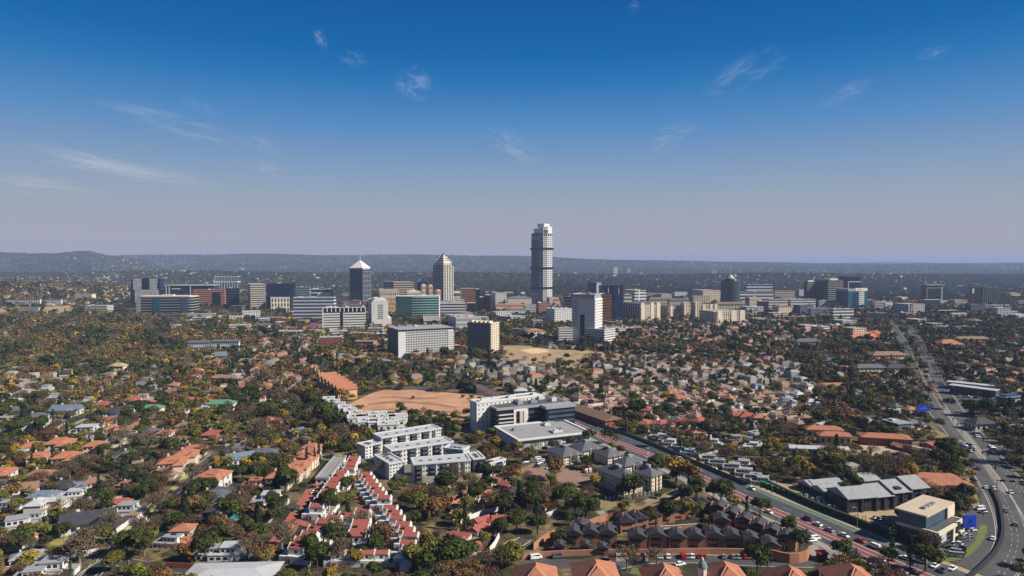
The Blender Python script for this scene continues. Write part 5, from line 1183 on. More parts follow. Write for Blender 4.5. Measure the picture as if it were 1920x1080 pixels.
# rows of red-roofed townhouses
ORD = 'first second third fourth fifth sixth seventh eighth ninth tenth eleventh twelfth thirteenth fourteenth fifteenth sixteenth seventeenth eighteenth nineteenth twentieth'.split()
def town_row(pts, what, rz, kind='town', wm=WHITE, rm=ROOFR, dz=6, noun='townhouse', sc=1.0, flip=False):
    n = len(pts)
    for i, (px, py) in enumerate(pts):
        x, y = G(px, py, dz)
        lab = f'{ORD[i] if i else "topmost"} {noun} from the top of {what}' if i else f'topmost {noun} of {what}'
        if i == n-1 and n > 1: lab = f'lowest {noun} of {what}'
        house(kind, wm, rm, x, y, rz, i, lab, what, sc, 'house')
town_row([(664, 857), (661, 863), (658, 869), (655, 877)], 'the short red roofed row beside the courtyard apartments', math.radians(-4), sc=.95)
town_row([(640, 886), (635, 893), (629, 900), (624, 908), (619, 915.5), (613, 923), (608, 930), (601, 938.5), (594, 948)], 'the long red roofed row along the brick lane', math.radians(-5), sc=1.02)
town_row([(684, 888), (689, 894.5), (694, 901.5), (700, 909), (705.5, 916.7), (711, 924), (720, 932)], 'the upper zigzag of red roofed townhouses', math.radians(-6), sc=1.0)
town_row([(731, 951), (738, 960), (744, 970), (755.5, 982), (762, 992), (769, 1002), (764, 1017), (769, 1028), (782, 1040)], 'the lower zigzag of red roofed townhouses', math.radians(-6), sc=1.0)
town_row([(679, 960), (649, 966.5), (625, 971), (608, 979), (592, 992), (579, 1003), (566, 1014), (557, 1025)], 'the curved red roofed row by the brick lane fork', math.radians(-12), sc=1.05)
town_row([(677, 983), (674, 993), (670, 1004)], 'the short red roofed row between the brick lanes', math.radians(-2), sc=1.15)
for i, px in enumerate((634, 662, 689, 716)):
    x, y = G(px, 1031, 6)
    house('town', WHITE, ROOFR, x, y, 0, i, ('westernmost', 'second from the west', 'third from the west', 'easternmost')[i]+' house of the front red roofed terrace facing the trees', 'front red roofed terrace', .84, 'house')
x, y = G(520, 890); b = Bld.__new__(Bld); b.x, b.y, b.a, b.W, b.D, b.H, b.z = *G(592, 908), math.radians(45), 7, 42, 3, 0
b.o = thing('terrace_building', 'narrow white flat roofed terrace between two long walls', 'building', (b.x, b.y, 0), math.radians(0)); b.a = 0; b.o.rotation_euler.z = -math.atan2(G(627, 866)[0]-b.x, G(627, 866)[1]-b.y); b.a = b.o.rotation_euler.z; b.mark(); b.grid(WHITE, 1, 2, 10, .5, .5); b.roof(ROOFL)
# black-roofed estate
E = [('the upper western line of the black roofed estate', [(1174, 974), (1196, 968), (1222, 962), (1246, 956), (1270, 950), (1292, 944), (1316, 940)], 10, 'gable'), ('the diagonal line of the black roofed estate', [(1350, 949), (1374, 961), (1398, 972), (1424, 983), (1450, 993), (1476, 1004), (1497, 1013)], -32, 'gable'),
     ('the front line of the black roofed estate', [(1076, 996), (1107, 994), (1140, 995), (1162, 1002), (1195, 1002), (1232, 1000), (1269, 1002), (1303, 1002), (1338, 1000), (1372, 1002), (1408, 1008)], -6, 'gable'), ('the low front garages of the black roofed estate', [(1050, 1012), (1098, 1012), (1130, 1016), (1180, 1018), (1262, 1020), (1288, 1018), (1360, 1018)], -6, 'estate'),
     ('the middle cluster of the black roofed estate', [(1062, 1004), (1090, 984), (1120, 986), (1150, 990), (1352, 972), (1385, 1015), (1443, 1018)], -10, 'estate')]
for what, pts, deg, kd in E:
    for i, (px, py) in enumerate(pts):
        x, y = G(px, py, 5)
        if busy([(x, y)]) : continue
        kd = 'estate'; house(kd, BRICK, ROOFK, x, y, math.radians(deg), i, f'{ORD[i]} brick house from the west in {what}', what, .55 if 'garages' in what else .88)
# individually read houses: px, py of the roof, kind, wall, roof, turn, size, label
HL = [(165, 974, 'gable', WHITE, ROOFK, 24, 1.6, 'long charcoal roofed white villa above the turquoise pool lawn'), (208, 971, 'hip', WHITE, ROOFK, 4, .95, 'charcoal hipped wing of the villa beside the street wall'), (232, 948, 'flat', GREYW, ROOFL, 4, 1.0, 'flat roofed pale house with round window gable above the villa'), (245, 962, 'flat', WHITE, ROOFP, 4, .7, 'white cube garage house with paved yard at the street'),
      (197, 957, 'flat', CREAM, FLATR, 0, .8, 'drab flat roofed house behind the charcoal villa'), (400, 925, 'hip', CREAM, ROOFG, 12, 1.15, 'slate grey roofed bungalow with dry lawn below the solar townhouses'), (425, 915, 'gable', CREAM, ROOFG, -18, .9, 'slate grey gabled bungalow wing beside the dry lawn'), (402, 898, 'two', GREYW, ROOFT, 0, 1.3, 'terracotta roofed double house with solar rows on the street corner'), (376, 887, 'flat', GREYW, ROOFL, 20, .6, 'small pale carport house by the dark street'),
      (342, 1003, 'hip', CREAM, ROOFT, -8, .7, 'terracotta roofed pavilion house near the small green pool'), (318, 1005, 'flat', WHITE, ROOFL, -8, .9, 'cluttered white flat roofed house beside the terracotta pavilion'), (425, 1026, 'flat', WHITE, ROOFW, 4, 1.0, 'white modern house with three dark doorways above the big metal roof'), (395, 1025, 'flat', GREYW, ROOFL, 4, .8, 'low grey flat roofed house by the round dark tree'), (90, 1057, 'flat', WHITE, ROOFL, 10, 1.1, 'stepped white modern house at the bottom corner beside gold shrubs'), (55, 1070, 'flat', WHITE, ROOFL, 14, .9, 'white flat roofed house cut by the bottom edge'),
      (22, 978, 'flat', GREYW, ROOFL, 30, 1.1, 'pale curved roofed house with skylight above the red roof'), (28, 1003, 'hip', CREAM, ROOFT, 6, 1.0, 'bright terracotta hipped house at the picture edge'), (60, 962, 'flat', GREYW, ROOFL, 12, .9, 'long low grey house among olive trees above the red roof'), (8, 940, 'flat', WHITE, ROOFL, 10, .8, 'small white flat roofed house beside the white wall'), (82, 922, 'hip', GREYW, ROOFN, 15, .95, 'blue grey hipped roof house above the olive trees'), (105, 928, 'hip', CREAM, ROOFL, 10, .7, 'pale roofed low house next to the blue grey hipped one'), (137, 921, 'flat', WHITE, ROOFW, 14, .9, 'pale house with slim dark solar strip on its roof'), (122, 902, 'hip', WHITE, ROOFK, 4, .95, 'charcoal roofed white bungalow with small patio'), (146, 902, 'gable', GREYW, ROOFN, 30, .7, 'blue grey gabled cottage beside the white bungalow'), (78, 886, 'hip', CREAM, ROOFB, 5, 1.15, 'brown hipped bungalow above the white gabled terrace'), (45, 908, 'gable', WHITE, ROOFB, 30, 1.0, 'white terrace house with brown roof and red creeper'), (0, 905, 'two', WHITE, ROOFG, 0, .8, 'grey roofed white house cut by the west edge'),
      (127, 862, 'two', CREAM, ROOFT, 18, 1.25, 'large cream two storey house with terracotta roof and chimneys'), (75, 858, 'two', CREAM, ROOFT, 20, 1.05, 'terracotta roofed cream villa among cypresses'), (113, 836, 'two', CREAM, ROOFT, 12, 1.3, 'terracotta roofed grey villa with solar panels high on its roof'), (180, 838, 'two', CREAM, ROOFT, 14, 1.1, 'terracotta roofed villa half hidden by a round bush'), (246, 850, 'hip', CREAM, ROOFG, 20, 1.2, 'slate grey roofed long bungalow with white gate'), (240, 900, 'hip', CREAM, ROOFT, 0, .75, 'small terracotta roofed cottage beside the palm trees'), (178, 896, 'hip', BEIGE, ROOFB, 30, .9, 'brown roofed house beside the tall cypress'), (228, 932, 'hip', CREAM, ROOFR, 20, .7, 'dusty red roofed low house above the flat roofed one'), (212, 928, 'gable', CREAM, ROOFP, 30, .6, 'pink roofed courtyard cottage by the tall cypress'),
      (395, 957, 'flat', BEIGE, ROOFK, 30, .8, 'dark roofed house beside the purple tree'), (500, 930, 'flat', WHITE, ROOFW, 8, 1.1, 'long white flat roofed house next to the tall dark trees'), (480, 938, 'flat', WHITE, ROOFL, 8, .7, 'small white garden building beside the long white house'), (487, 960, 'hip', BEIGE, ROOFB, 0, .8, 'drab round roofed pavilion above the bare tree'), (475, 900, 'flat', CREAM, ROOFT, 5, .9, 'terracotta roofed small villa beside the round green bushes'), (550, 940, 'gable', DGREY, ROOFK, 10, .45, 'tiny dark gatehouse beside the brick lane'), (538, 972, 'hip', CREAM, ROOFT, 0, .35, 'little red roofed guard hut in the brick lane'),
      (585, 840, 'two', CREAM, ROOFT, 0, 1.0, 'uppermost terracotta townhouse above the cypress hedge'), (580, 852, 'two', CREAM, ROOFT, 0, 1.1, 'second terracotta townhouse above the cypress hedge'), (575, 862, 'two', CREAM, ROOFT, 0, 1.1, 'third terracotta townhouse above the cypress hedge'), (560, 876, 'two', CREAM, ROOFT, 10, 1.1, 'fourth terracotta townhouse above the cypress hedge'), (548, 886, 'two', CREAM, ROOFT, 10, 1.0, 'lowest terracotta townhouse above the cypress hedge'), (525, 897, 'two', CREAM, ROOFT, 8, 1.15, 'terracotta house with twin gables by the cypress hedge'),
      (450, 855, 'gable', GREYW, ROOFN, 35, 1.25, 'long blue grey roofed house behind the gold bushes'), (495, 848, 'hip', GREYW, ROOFG, 5, 1.3, 'slate grey roofed house with a big bare tree behind'), (555, 806, 'gable', WHITE, ROOFN, 60, 1.0, 'steep white gabled house in the trees'), (565, 820, 'hip', GREYW, ROOFG, 10, .95, 'grey roofed house beside the steep white gable'),
      (365, 838, 'hip', CREAM, ROOFT, 18, 1.1, 'topmost terracotta house of the terrace beside the dark street'), (350, 855, 'two', CREAM, ROOFT, 18, 1.15, 'middle terracotta house of the terrace beside the dark street'), (325, 872, 'two', CREAM, ROOFT, 18, 1.3, 'lower terracotta house of the terrace beside the dark street'), (308, 880, 'hip', CREAM, ROOFP, 20, 1.0, 'lowest dusty roofed house of the terrace beside the dark street'),
      (270, 792, 'hip', CREAM, ROOFT, 15, 1.15, 'orange roofed house with long eaves by the tennis court'), (210, 805, 'two', CREAM, ROOFT, 30, .95, 'cream house with orange gable beside the white apartments'), (240, 800, 'hip', CREAM, ROOFB, 20, 1.0, 'brown roofed house joined to the orange roofed one'), (155, 808, 'flat', GREYW, ROOFW, 10, 1.5, 'big white flat roofed house complex behind the street wall'), (215, 775, 'two', GREYW, ROOFK, 5, 1.2, 'grey two storey house with charcoal roof beside the pale lane'), (238, 768, 'two', GREYW, ROOFK, 5, 1.1, 'grey house with charcoal roof behind the pale lane end'), (125, 768, 'gable', WHITE, ROOFN, 5, 1.6, 'long navy roofed white house in the trees'), (70, 798, 'flat', WHITE, ROOFW, 25, 1.4, 'white sloping roofed house behind the orange trees'), (172, 731, 'flat', WHITE, ROOFT, 4, 1.2, 'white cubic house with red roof patch among gold trees'), (190, 722, 'flat', WHITE, ROOFW, 6, 1.2, 'white cubic mansion with roof terraces'), (95, 748, 'flat', WHITE, ROOFW, 8, 1.1, 'white cubic house below the orange tree'), (50, 735, 'hip', WHITE, ROOFL, 8, 1.3, 'white house with pale hipped roof under gold crowns'), (250, 750, 'two', CREAM, ROOFR, 4, 1.0, 'red roofed house with white gables in the gardens'), (275, 750, 'hip', CREAM, ROOFR, 4, .9, 'dark red roofed house next to the white gabled one'), (350, 793, 'hip', CREAM, ROOFB, 5, 1.0, 'brown roofed house with white porch in the trees'), (402, 810, 'hip', CREAM, ROOFR, 5, 1.1, 'bright red roofed house next to the gold tree'), (310, 812, 'two', WHITE, ROOFT, 8, .9, 'white house with orange roof half hidden in shrubs'), (400, 733, 'hip', CREAM, ROOFG, 5, 1.2, 'grey roofed white garden house below the brick deck'), (330, 723, 'two', CREAM, ROOFT, 5, 1.0, 'orange roofed house beside the gold tree'),
      (855, 935, 'gable', CREAM, ROOFT, 60, .9, 'terracotta gabled cottage with solar panels, highest of its cluster'), (862, 925, 'gable', CREAM, ROOFR, 20, .8, 'pink roofed cottage with solar panels among palms'), (852, 953, 'gable', CREAM, ROOFT, 60, .9, 'terracotta cottage with solar panel above the orange tree'), (898, 918, 'gable', CREAM, ROOFT, 40, .9, 'small terracotta cottage beside yellow poplar'), (908, 912, 'hip', CREAM, ROOFT, 10, .7, 'cream cottage with orange roof by the garden wall'), (953, 901, 'gable', WHITE, ROOFR, -30, 1.0, 'red roofed white house standing below the sawtooth apartments'), (882, 912, 'hip', CREAM, ROOFT, 10, .8, 'dusty orange cottage beside the white parked car'), (903, 965, 'gable', CREAM, ROOFR, 40, .9, 'red roofed house at the top of the white drive'), (938, 962, 'gable', CREAM, ROOFR, 10, .9, 'red roofed cottage with pale gable in the trees'), (897, 981, 'gable', WHITE, ROOFR, 60, 1.0, 'red roofed white house in the middle of the drive'), (912, 985, 'gable', WHITE, ROOFR, 40, .7, 'narrow red roofed house beside the middle of the drive'), (864, 993, 'gable', WHITE, ROOFR, -20, .9, 'pink roofed white house at the foot of the drive'), (884, 1010, 'hip', CREAM, ROOFR, 10, .8, 'dusty red roof under the bare brown tree'), (1018, 935, 'gable', CREAM, ROOFT, -30, .8, 'terracotta roof standing alone among dark trees'), (985, 930, 'gable', CREAM, ROOFT, 30, .6, 'small orange roof between the bare trees'), (803, 1046, 'flat', WHITE, ROOFW, 0, .5, 'small white gate house below the red zigzag row'),
      (1210, 795, 'two', GREYW, ROOFR, 60, 1.0, 'red and white checked townhouse, nearest of its steep row'), (1212, 783, 'two', GREYW, ROOFR, 60, 1.0, 'red and white checked townhouse, middle of its steep row'), (1215, 770, 'two', GREYW, ROOFR, 60, 1.0, 'red and white checked townhouse, farthest of its steep row'), (1190, 782, 'flat', GREYW, ROOFN, 20, .9, 'blue roofed white block beside the checked townhouses'), (1242, 795, 'two', CREAM, ROOFR, 30, 1.0, 'red roofed house with square chimney beside solar roof'), (1262, 788, 'gable', CREAM, ROOFK, 30, 1.3, 'long cream house covered by dark solar panels'), (1277, 790, 'two', CREAM, ROOFR, 30, .9, 'red roofed house right beside the solar roof'), (1312, 790, 'two', CREAM, ROOFR, 30, 1.0, 'cream house with three stepped red roofs'), (1380, 780, 'two', CREAM, ROOFR, 0, 1.0, 'red roofed terrace with white gables, western part'), (1402, 781, 'two', CREAM, ROOFR, 0, 1.0, 'red roofed terrace with white gables, middle part'), (1424, 784, 'two', CREAM, ROOFT, 0, 1.0, 'red roofed terrace with white gables, eastern part')]
for i, (dx, dy) in enumerate(((1222, 815), (1255, 822), (1272, 829), (1290, 840), (1238, 812), (1322, 815), (1335, 822), (1348, 832), (1410, 828), (1425, 834), (1398, 835))):
    HL.append((dx, dy, 'flat', WHITE, ROOFW, -22, .72, f'white cubic cluster house, {ORD[i]} from the bus road side of the white cluster'))
for i, (dx, dy) in enumerate(((1330, 852), (1345, 860), (1372, 868), (1395, 878), (1412, 888), (1425, 893), (1390, 862))):
    HL.append((dx, dy, 'flat', CREAM, ROOFL, -20, .8, f'sand coloured cubic house, {ORD[i]} from the west in the walled cluster'))
for i, (px, py, kd, wm, rm, deg, sc, lab) in enumerate(HL):
    sc *= .62 if 840 < px < 1030 and py > 890 else .72 if kd == 'flat' else .86
    x, y = G(px, py, 4)
    if i not in () and busy([(x, y)], 1) and 'cluster' not in lab: pass
    house(kd, wm, rm, x, y, math.radians(deg), i, lab, None, sc)
# the remaining suburbs, read as districts of the picture: (px0, px1, py0, py1, pitch, chance, turn, kinds, roofs, walls)
A_, B_ = [ROOFT, ROOFT, ROOFG, ROOFB, ROOFL, ROOFW, ROOFR], [CREAM, WHITE, CREAM, GREYW]
ZN = [(-40, 480, 840, 1090, 21, .5, 18, ['hip', 'two', 'flat', 'gable'], A_, B_), (-40, 300, 700, 840, 24, .6, 14, ['flat', 'hip', 'two', 'flat'], [ROOFW, ROOFL, ROOFT, ROOFG, ROOFR], B_), (300, 560, 700, 840, 27, .45, 12, ['hip', 'two'], A_, B_),
      (-40, 200, 560, 700, 40, .35, 10, ['hip', 'flat'], [ROOFL, ROOFW, ROOFR, ROOFG], B_), (200, 500, 600, 700, 42, .3, 10, ['hip', 'flat', 'gable'], [ROOFL, ROOFW, ROOFR, ROOFB], B_), (-40, 240, 520, 575, 34, .6, 6, ['hip', 'two'], [ROOFT, ROOFB, ROOFB, ROOFT, ROOFL], [CREAM, CREAM, WHITE]),
      (395, 560, 650, 740, 21, .62, 16, ['hip', 'cluster', 'two'], [ROOFT, ROOFP, ROOFP, ROOFR], [CREAM, WHITE]), (480, 735, 610, 700, 22, .62, 16, ['cluster', 'two', 'flat'], [ROOFT, ROOFT, ROOFR, ROOFL], [CREAM, WHITE]), (735, 870, 655, 735, 22, .6, 16, ['cluster', 'two'], [ROOFT, ROOFP], [CREAM]),
      (845, 1045, 680, 745, 17, .85, 20, ['cluster', 'two'], [ROOFG, ROOFG, ROOFL, ROOFW], [CREAM, CREAM, WHITE]), (1000, 1130, 640, 720, 22, .6, 15, ['cluster', 'hip'], [ROOFB, ROOFT, ROOFL], [CREAM, WHITE]), (1050, 1520, 725, 800, 15.5, .85, 24, ['cluster'], [ROOFP, ROOFP, ROOFP, ROOFT, ROOFB], [CREAM]), (1130, 1470, 690, 725, 17, .8, 24, ['cluster'], [ROOFP, ROOFP, ROOFB, ROOFW, ROOFL], [CREAM]),
      (1120, 1480, 600, 690, 21, .7, 18, ['cluster', 'two', 'hip'], [ROOFR, ROOFT, ROOFR, ROOFB, ROOFW, ROOFG], [CREAM, CREAM, WHITE]), (1360, 1530, 690, 770, 17, .7, 22, ['two', 'cluster'], [ROOFL, ROOFG, ROOFW], [GREYW, WHITE]), (1470, 1760, 640, 800, 26, .5, 16, ['hip', 'cluster', 'two'], [ROOFG, ROOFG, ROOFL, ROOFT], [GREYW, CREAM]),
      (1300, 1620, 800, 905, 22, .45, 20, ['cluster', 'flat', 'hip'], [ROOFW, ROOFL, ROOFG, ROOFT], [WHITE, CREAM]), (1780, 1960, 640, 740, 22, .75, 10, ['hip', 'two', 'cluster'], [ROOFT, ROOFG, ROOFL, ROOFB, ROOFR], [CREAM, WHITE]), (1850, 1960, 780, 840, 17, .9, 16, ['cluster', 'hip'], [ROOFG, ROOFK, ROOFB], [CREAM]), (1640, 1960, 575, 640, 34, .45, 8, ['flat', 'hip', 'two'], [ROOFW, ROOFW, ROOFL, ROOFT], B_),
      (1090, 1640, 590, 640, 30, .3, 10, ['two'], [ROOFG, ROOFT], [CREAM]), (800, 1000, 840, 960, 24, .25, 30, ['cluster'], [ROOFT, ROOFR], [CREAM])]
FILL = []
def collect():
    R = random.Random(11)
    for zi, (a, b, c, d, pitch, ch, turn, kinds, roofs, walls) in enumerate(ZN):
        q = [G(a, c), G(b, c), G(b, d), G(a, d)]; x0, x1 = min(p[0] for p in q), max(p[0] for p in q); y0, y1 = min(p[1] for p in q), max(p[1] for p in q)
        t = math.radians(turn); ct, s_ = math.cos(t), math.sin(t); cx, cy = (x0+x1)/2, (y0+y1)/2; n = int(math.hypot(x1-x0, y1-y0)/pitch/1.6)+1
        for i in range(-n, n+1):
            for j in range(-n, n+1):
                pitch_ = pitch; pitch = pitch_*(.84 if pitch_ > 18 else .95) if j == -n and i == -n else pitch; u, v = i*pitch+R.uniform(-.3, .3)*pitch, j*pitch*.92+R.uniform(-.3, .3)*pitch
                x, y = cx+u*ct-v*s_, cy+u*s_+v*ct
                r1_, r2_, r3, r4, r5, r6 = [R.random() for _ in range(6)]
                if not (x0 <= x <= x1 and y0 <= y <= y1) or r1_ > ch: continue
                px, py = proj(x, y, Tz(x, y))
                if not (a <= px < b and c <= py < d): continue
                k = kinds[int(r2_*len(kinds))]; rm = roofs[int(r3*len(roofs))]; wm = walls[int(r4*len(walls))]
                if k == 'flat' and rm not in (ROOFL, ROOFW): rm = ROOFL
                FILL.append((y, x, px, py, k, rm, wm, t+(math.pi/2 if r5 > .6 else 0)+(r5*7 % 1-.5)*.5, (.62+.34*r6)*(.85 if k == 'flat' else 1)*(1.12 if k == 'cluster' else 1)))
    FILL.sort(key=lambda q: q[0])
collect()
NOUN = {'hip': 'hip roofed bungalow', 'two': 'two storey house', 'flat': 'flat roofed modern house', 'gable': 'gabled house', 'cluster': 'cluster house'}
n_ind = 0; REST = []
n_hand = sum(1 for o in THINGS if o.get('category') == 'house')
for (y, x, px, py, k, rm, wm, t, sc) in FILL:
    w, d = {'hip': (16, 12), 'two': (13, 10), 'flat': (18, 12), 'gable': (15, 9), 'cluster': (11, 8.5)}[k]
    w *= sc; d *= sc; c, s = math.cos(t), math.sin(t)
    chk = [(x+c*a*w/2-s*b*d/2, y+s*a*w/2+c*b*d/2) for a in (-1, 0, 1) for b in (-1, 0, 1)]
    if busy(chk, 1): continue
    if n_ind < 330-n_hand+60 and -10 < px < 1930 and py < 1085:
        o = house(k, wm, rm, x, y, t, n_ind, None, 'suburban houses among the trees', sc, detail=py > 690); n_ind += 1
        o['auto'] = f'{RN[rm.name]} roofed {"" if sc < .85 else "large "}{NOUN[k].replace("hip roofed ", "").replace("flat roofed ", "")}'
    else:
        REST.append((x, y, t, w, d, 3.2 if k in ('hip', 'cluster') else 6, rm, wm, k)); mark_poly(rect_pts(x, y, t, -w/2, w/2, -d/2, d/2), 1, 1.5)
def attr_mat(name, rough=.85, spec=.2, noise=0.0):
    m = bpy.data.materials.new(name); m.use_nodes = True; n = m.node_tree; b = n.nodes['Principled BSDF']; b.inputs['Roughness'].default_value = rough; b.inputs['Specular IOR Level'].default_value = spec
    a = n.nodes.new('ShaderNodeAttribute'); a.attribute_name = 'Col'; n.links.new(a.outputs['Color'], b.inputs['Base Color']); return m
def mesh_np(name, V, F, col, m):
    """V (n,3), F (k,4) or (k,3) arrays, one colour per face."""
    me = bpy.data.meshes.new(name); k = F.shape[1]
    me.vertices.add(len(V)); me.vertices.foreach_set('co', V.astype(np.float32).ravel())
    me.loops.add(F.size); me.loops.foreach_set('vertex_index', F.astype(np.int32).ravel())
    me.polygons.add(len(F)); me.polygons.foreach_set('loop_start', (np.arange(len(F))*k).astype(np.int32)); me.polygons.foreach_set('loop_total', np.full(len(F), k, np.int32))
    at = me.attributes.new('Col', 'FLOAT_COLOR', 'FACE'); c4 = np.concatenate([col, np.ones((len(col), 1))], 1).astype(np.float32); at.data.foreach_set('color', c4.ravel())
    me.materials.append(m); me.update(calc_edges=True); me.validate(); me.shade_flat(); return me
RC = {'terracotta_tiles': (.34, .135, .08), 'red_tiles': (.25, .085, .065), 'slate_grey_tiles': (.11, .115, .13), 'brown_tiles': (.22, .135, .09), 'dusty_pink_tiles': (.25, .16, .13), 'pale_grey_roof': (.17, .17, .175), 'white_roof_sheet': (.28, .285, .29), 'blue_grey_sheet_roof': (.13, .17, .22), 'charcoal_tiles': (.045, .045, .052)}
WC = {'white_plaster': (.44, .43, .40), 'cream_plaster': (.34, .29, .22), 'pale_grey_plaster': (.31, .31, .315)}
def house_mass(name, label, rows):
    R = np.random.RandomState(4); n = len(rows); A = np.array([r[:6] for r in rows], float)
    x, y, t, w, d, h = A.T; z = T(x, y)
    rh = np.array([.3 if r[8] == 'flat' else .2*min(r[3], r[4]) for r in rows])
    rc = np.array([r[6] for r in rows])*R.uniform(.8, 1.15, (n, 1)); wc = np.array([r[7] for r in rows])
    L = [(-.5, -.5, 0), (.5, -.5, 0), (.5, .5, 0), (-.5, .5, 0), (-.5, -.5, 1), (.5, -.5, 1), (.5, .5, 1), (-.5, .5, 1), (-.3, 0, 2), (.3, 0, 2)]
    V = np.zeros((n, 10, 3)); c, s = np.cos(t), np.sin(t)
    for i, (a, b, k) in enumerate(L):
        if k == 2: a = np.where(rh < .4, a*2, a)
        V[:, i, 0] = x+c*a*w-s*b*d; V[:, i, 1] = y+s*a*w+c*b*d; V[:, i, 2] = z+(0 if k == 0 else h)+(rh if k == 2 else 0)
    F = np.array([(0, 1, 5, 4), (1, 2, 6, 5), (2, 3, 7, 6), (3, 0, 4, 7), (4, 5, 9, 8), (6, 7, 8, 9), (5, 6, 9, 9), (7, 4, 8, 8)])
    tri_ = np.array([(5, 6, 9), (7, 4, 8)])
    base = (np.arange(n)*10)[:, None, None]
    Fq = (base+F[None, :6]).reshape(-1, 4); Ft = (base+tri_[None]).reshape(-1, 3)
    V = V.reshape(-1, 3)
    q2 = np.concatenate([Fq[:, :3], Fq[:, [0, 2, 3]], Ft])
    colq = np.stack([wc, wc, wc, wc, rc, rc], 1).reshape(-1, 3); cols = np.concatenate([colq, colq, np.stack([rc, rc], 1).reshape(-1, 3)])
    o = put(name, mesh_np(name, V, q2, cols, attr_mat(name+'_paint'))); o['kind'] = 'stuff'; o['label'] = label; return o
# driveways and garden walls of the nearer houses
def gardens():
    R = random.Random(31); mb = MB(); k = 0
    hs = [o for o in THINGS if o.get('category') == 'house' and o.name.startswith('house') and o.location.y < 620]
    for o in hs:
        x, y, a, s = o.location.x, o.location.y, o.rotation_euler.z, o.scale.x
        w0, w1 = R.uniform(3, 8)*s, R.uniform(12, 20)*s; p = rect_pts(x, y, a, w0, w1, -R.uniform(6, 9)*s, -.3)
        if not busy(p, 1):
            z = .03+.004*(k % 7); n = len(mb.v); mb.v += [(q[0], q[1], Tz(*q)+z) for q in p]; mb.f.append((n, n+1, n+2, n+3)); k += 1; mark_poly(p, 3, 0)
        if k % 2 == 0 and o.get('auto') is not None or R.random() < .25:
            L = R.uniform(14, 22)*s; q = rect_pts(x, y, a, -3.5*s, -3.5*s+L, -9*s, 9*s)
            if busy(q[:2]+[((q[0][0]+q[1][0])/2, (q[0][1]+q[1][1])/2)], 1): continue
            m = R.choice([WHITE, CREAM, GREYW, BRICK]); wl = MB().box(0, L, -.15, .15, -.3, 2.1)
            c, s_ = math.cos(a), math.sin(a); X, Y = q[0]
            t = wl.build('garden_wall', m, None, (X, Y, Tz(X, Y)), a); tag(t, None, 'wall', 'garden walls between the houses'); THINGS.append(t); t['auto'] = {'white_plaster': 'white', 'cream_plaster': 'cream', 'pale_grey_plaster': 'pale grey', 'orange_brick': 'orange brick'}[m.name]+' garden wall'
            MB().box(-.03, L+.03, -.22, .22, 2.1, 2.2).build('coping', GREYW, t); mark_poly([q[0], q[1], q[1], q[0]], 1, 1.0)
    o = mb.build('driveways', PAVE); o['kind'] = 'structure'
gardens()
house_mass('distant_houses', 'mass of small distant suburban houses between the trees', [(x, y, t, w, d, h, RC[rm.name], WC[wm.name], k) for x, y, t, w, d, h, rm, wm, k in REST])
def far_houses():
    R = np.random.RandomState(9); rows = []
    N = 15000
    y = np.exp(R.uniform(np.log(2250), np.log(12500), N)); px = R.uniform(-60, 1980, N); x = (px-960)/1280*y
    cl = np.sin(x/230+1.3*np.sin(y/390))*np.sin(y/310+1.1*np.cos(x/420))+.6*np.sin(x/610+y/900)
    keep = R.uniform(-.6, 1.9, N) < cl
    pal = [(.45, .44, .42), (.36, .33, .29), (.30, .15, .11), (.27, .17, .13), (.16, .16, .165), (.27, .23, .18), (.2, .15, .12), (.15, .15, .15)]
    for i in np.nonzero(keep)[0]:
        k = R.randint(len(pal)); big = R.rand() < .035; w = R.uniform(7, 14)*(2.6 if big else 1); a = pal[k]
        rows.append((x[i], y[i], R.uniform(-.3, .9), w, w*R.uniform(.5, .8), R.choice([4, 6, 8])*(1.7 if big else 1), a, (.42, .38, .32), 'flat' if k < 1 or big else 'hip'))
    house_mass('far_suburb_houses', 'far off sea of tiny pale houses in the hazy suburbs', rows)
far_houses()
print('houses', n_ind, n_hand, 'rest', len(REST))
# ------------------------------------------------------------------ trees
KINDS = {  # colour, radius, height, crown base, lobes, leaf size, name, noun
    'evergreen': ((.038, .049, .012), 4.4, 9.0, 2.0, 16, .62, 'dark green evergreen tree'), 'olive': ((.105, .098, .022), 4.2, 7.5, 1.8, 13, .6, 'olive green tree'), 'gold': ((.215, .145, .02), 3.6, 6.8, 1.6, 11, .55, 'golden yellow tree'),
    'rust': ((.13, .075, .027), 4.6, 7.6, 1.8, 13, .55, 'rust brown autumn tree'), 'bare': ((.108, .076, .049), 4.8, 8.4, 2.0, 14, .30, 'bare grey brown tree'), 'lime': ((.115, .15, .022), 3.4, 6.2, 1.2, 10, .5, 'bright green tree'), 'cypress': ((.016, .032, .014), 1.25, 11.5, .4, 12, .42, 'slim dark cypress'), 'bush': ((.035, .05, .018), 2.4, 2.9, .1, 7, .45, 'low round green bush'),
    'poplar': ((.13, .115, .03), 1.7, 9.5, 1.0, 10, .42, 'slender yellowish poplar'), 'umbrella': ((.10, .055, .03), 6.2, 6.4, 3.4, 16, .5, 'wide flat topped brown tree'), 'pine': ((.017, .032, .016), 3.0, 11.0, 1.5, 12, .5, 'pointed dark conifer')}
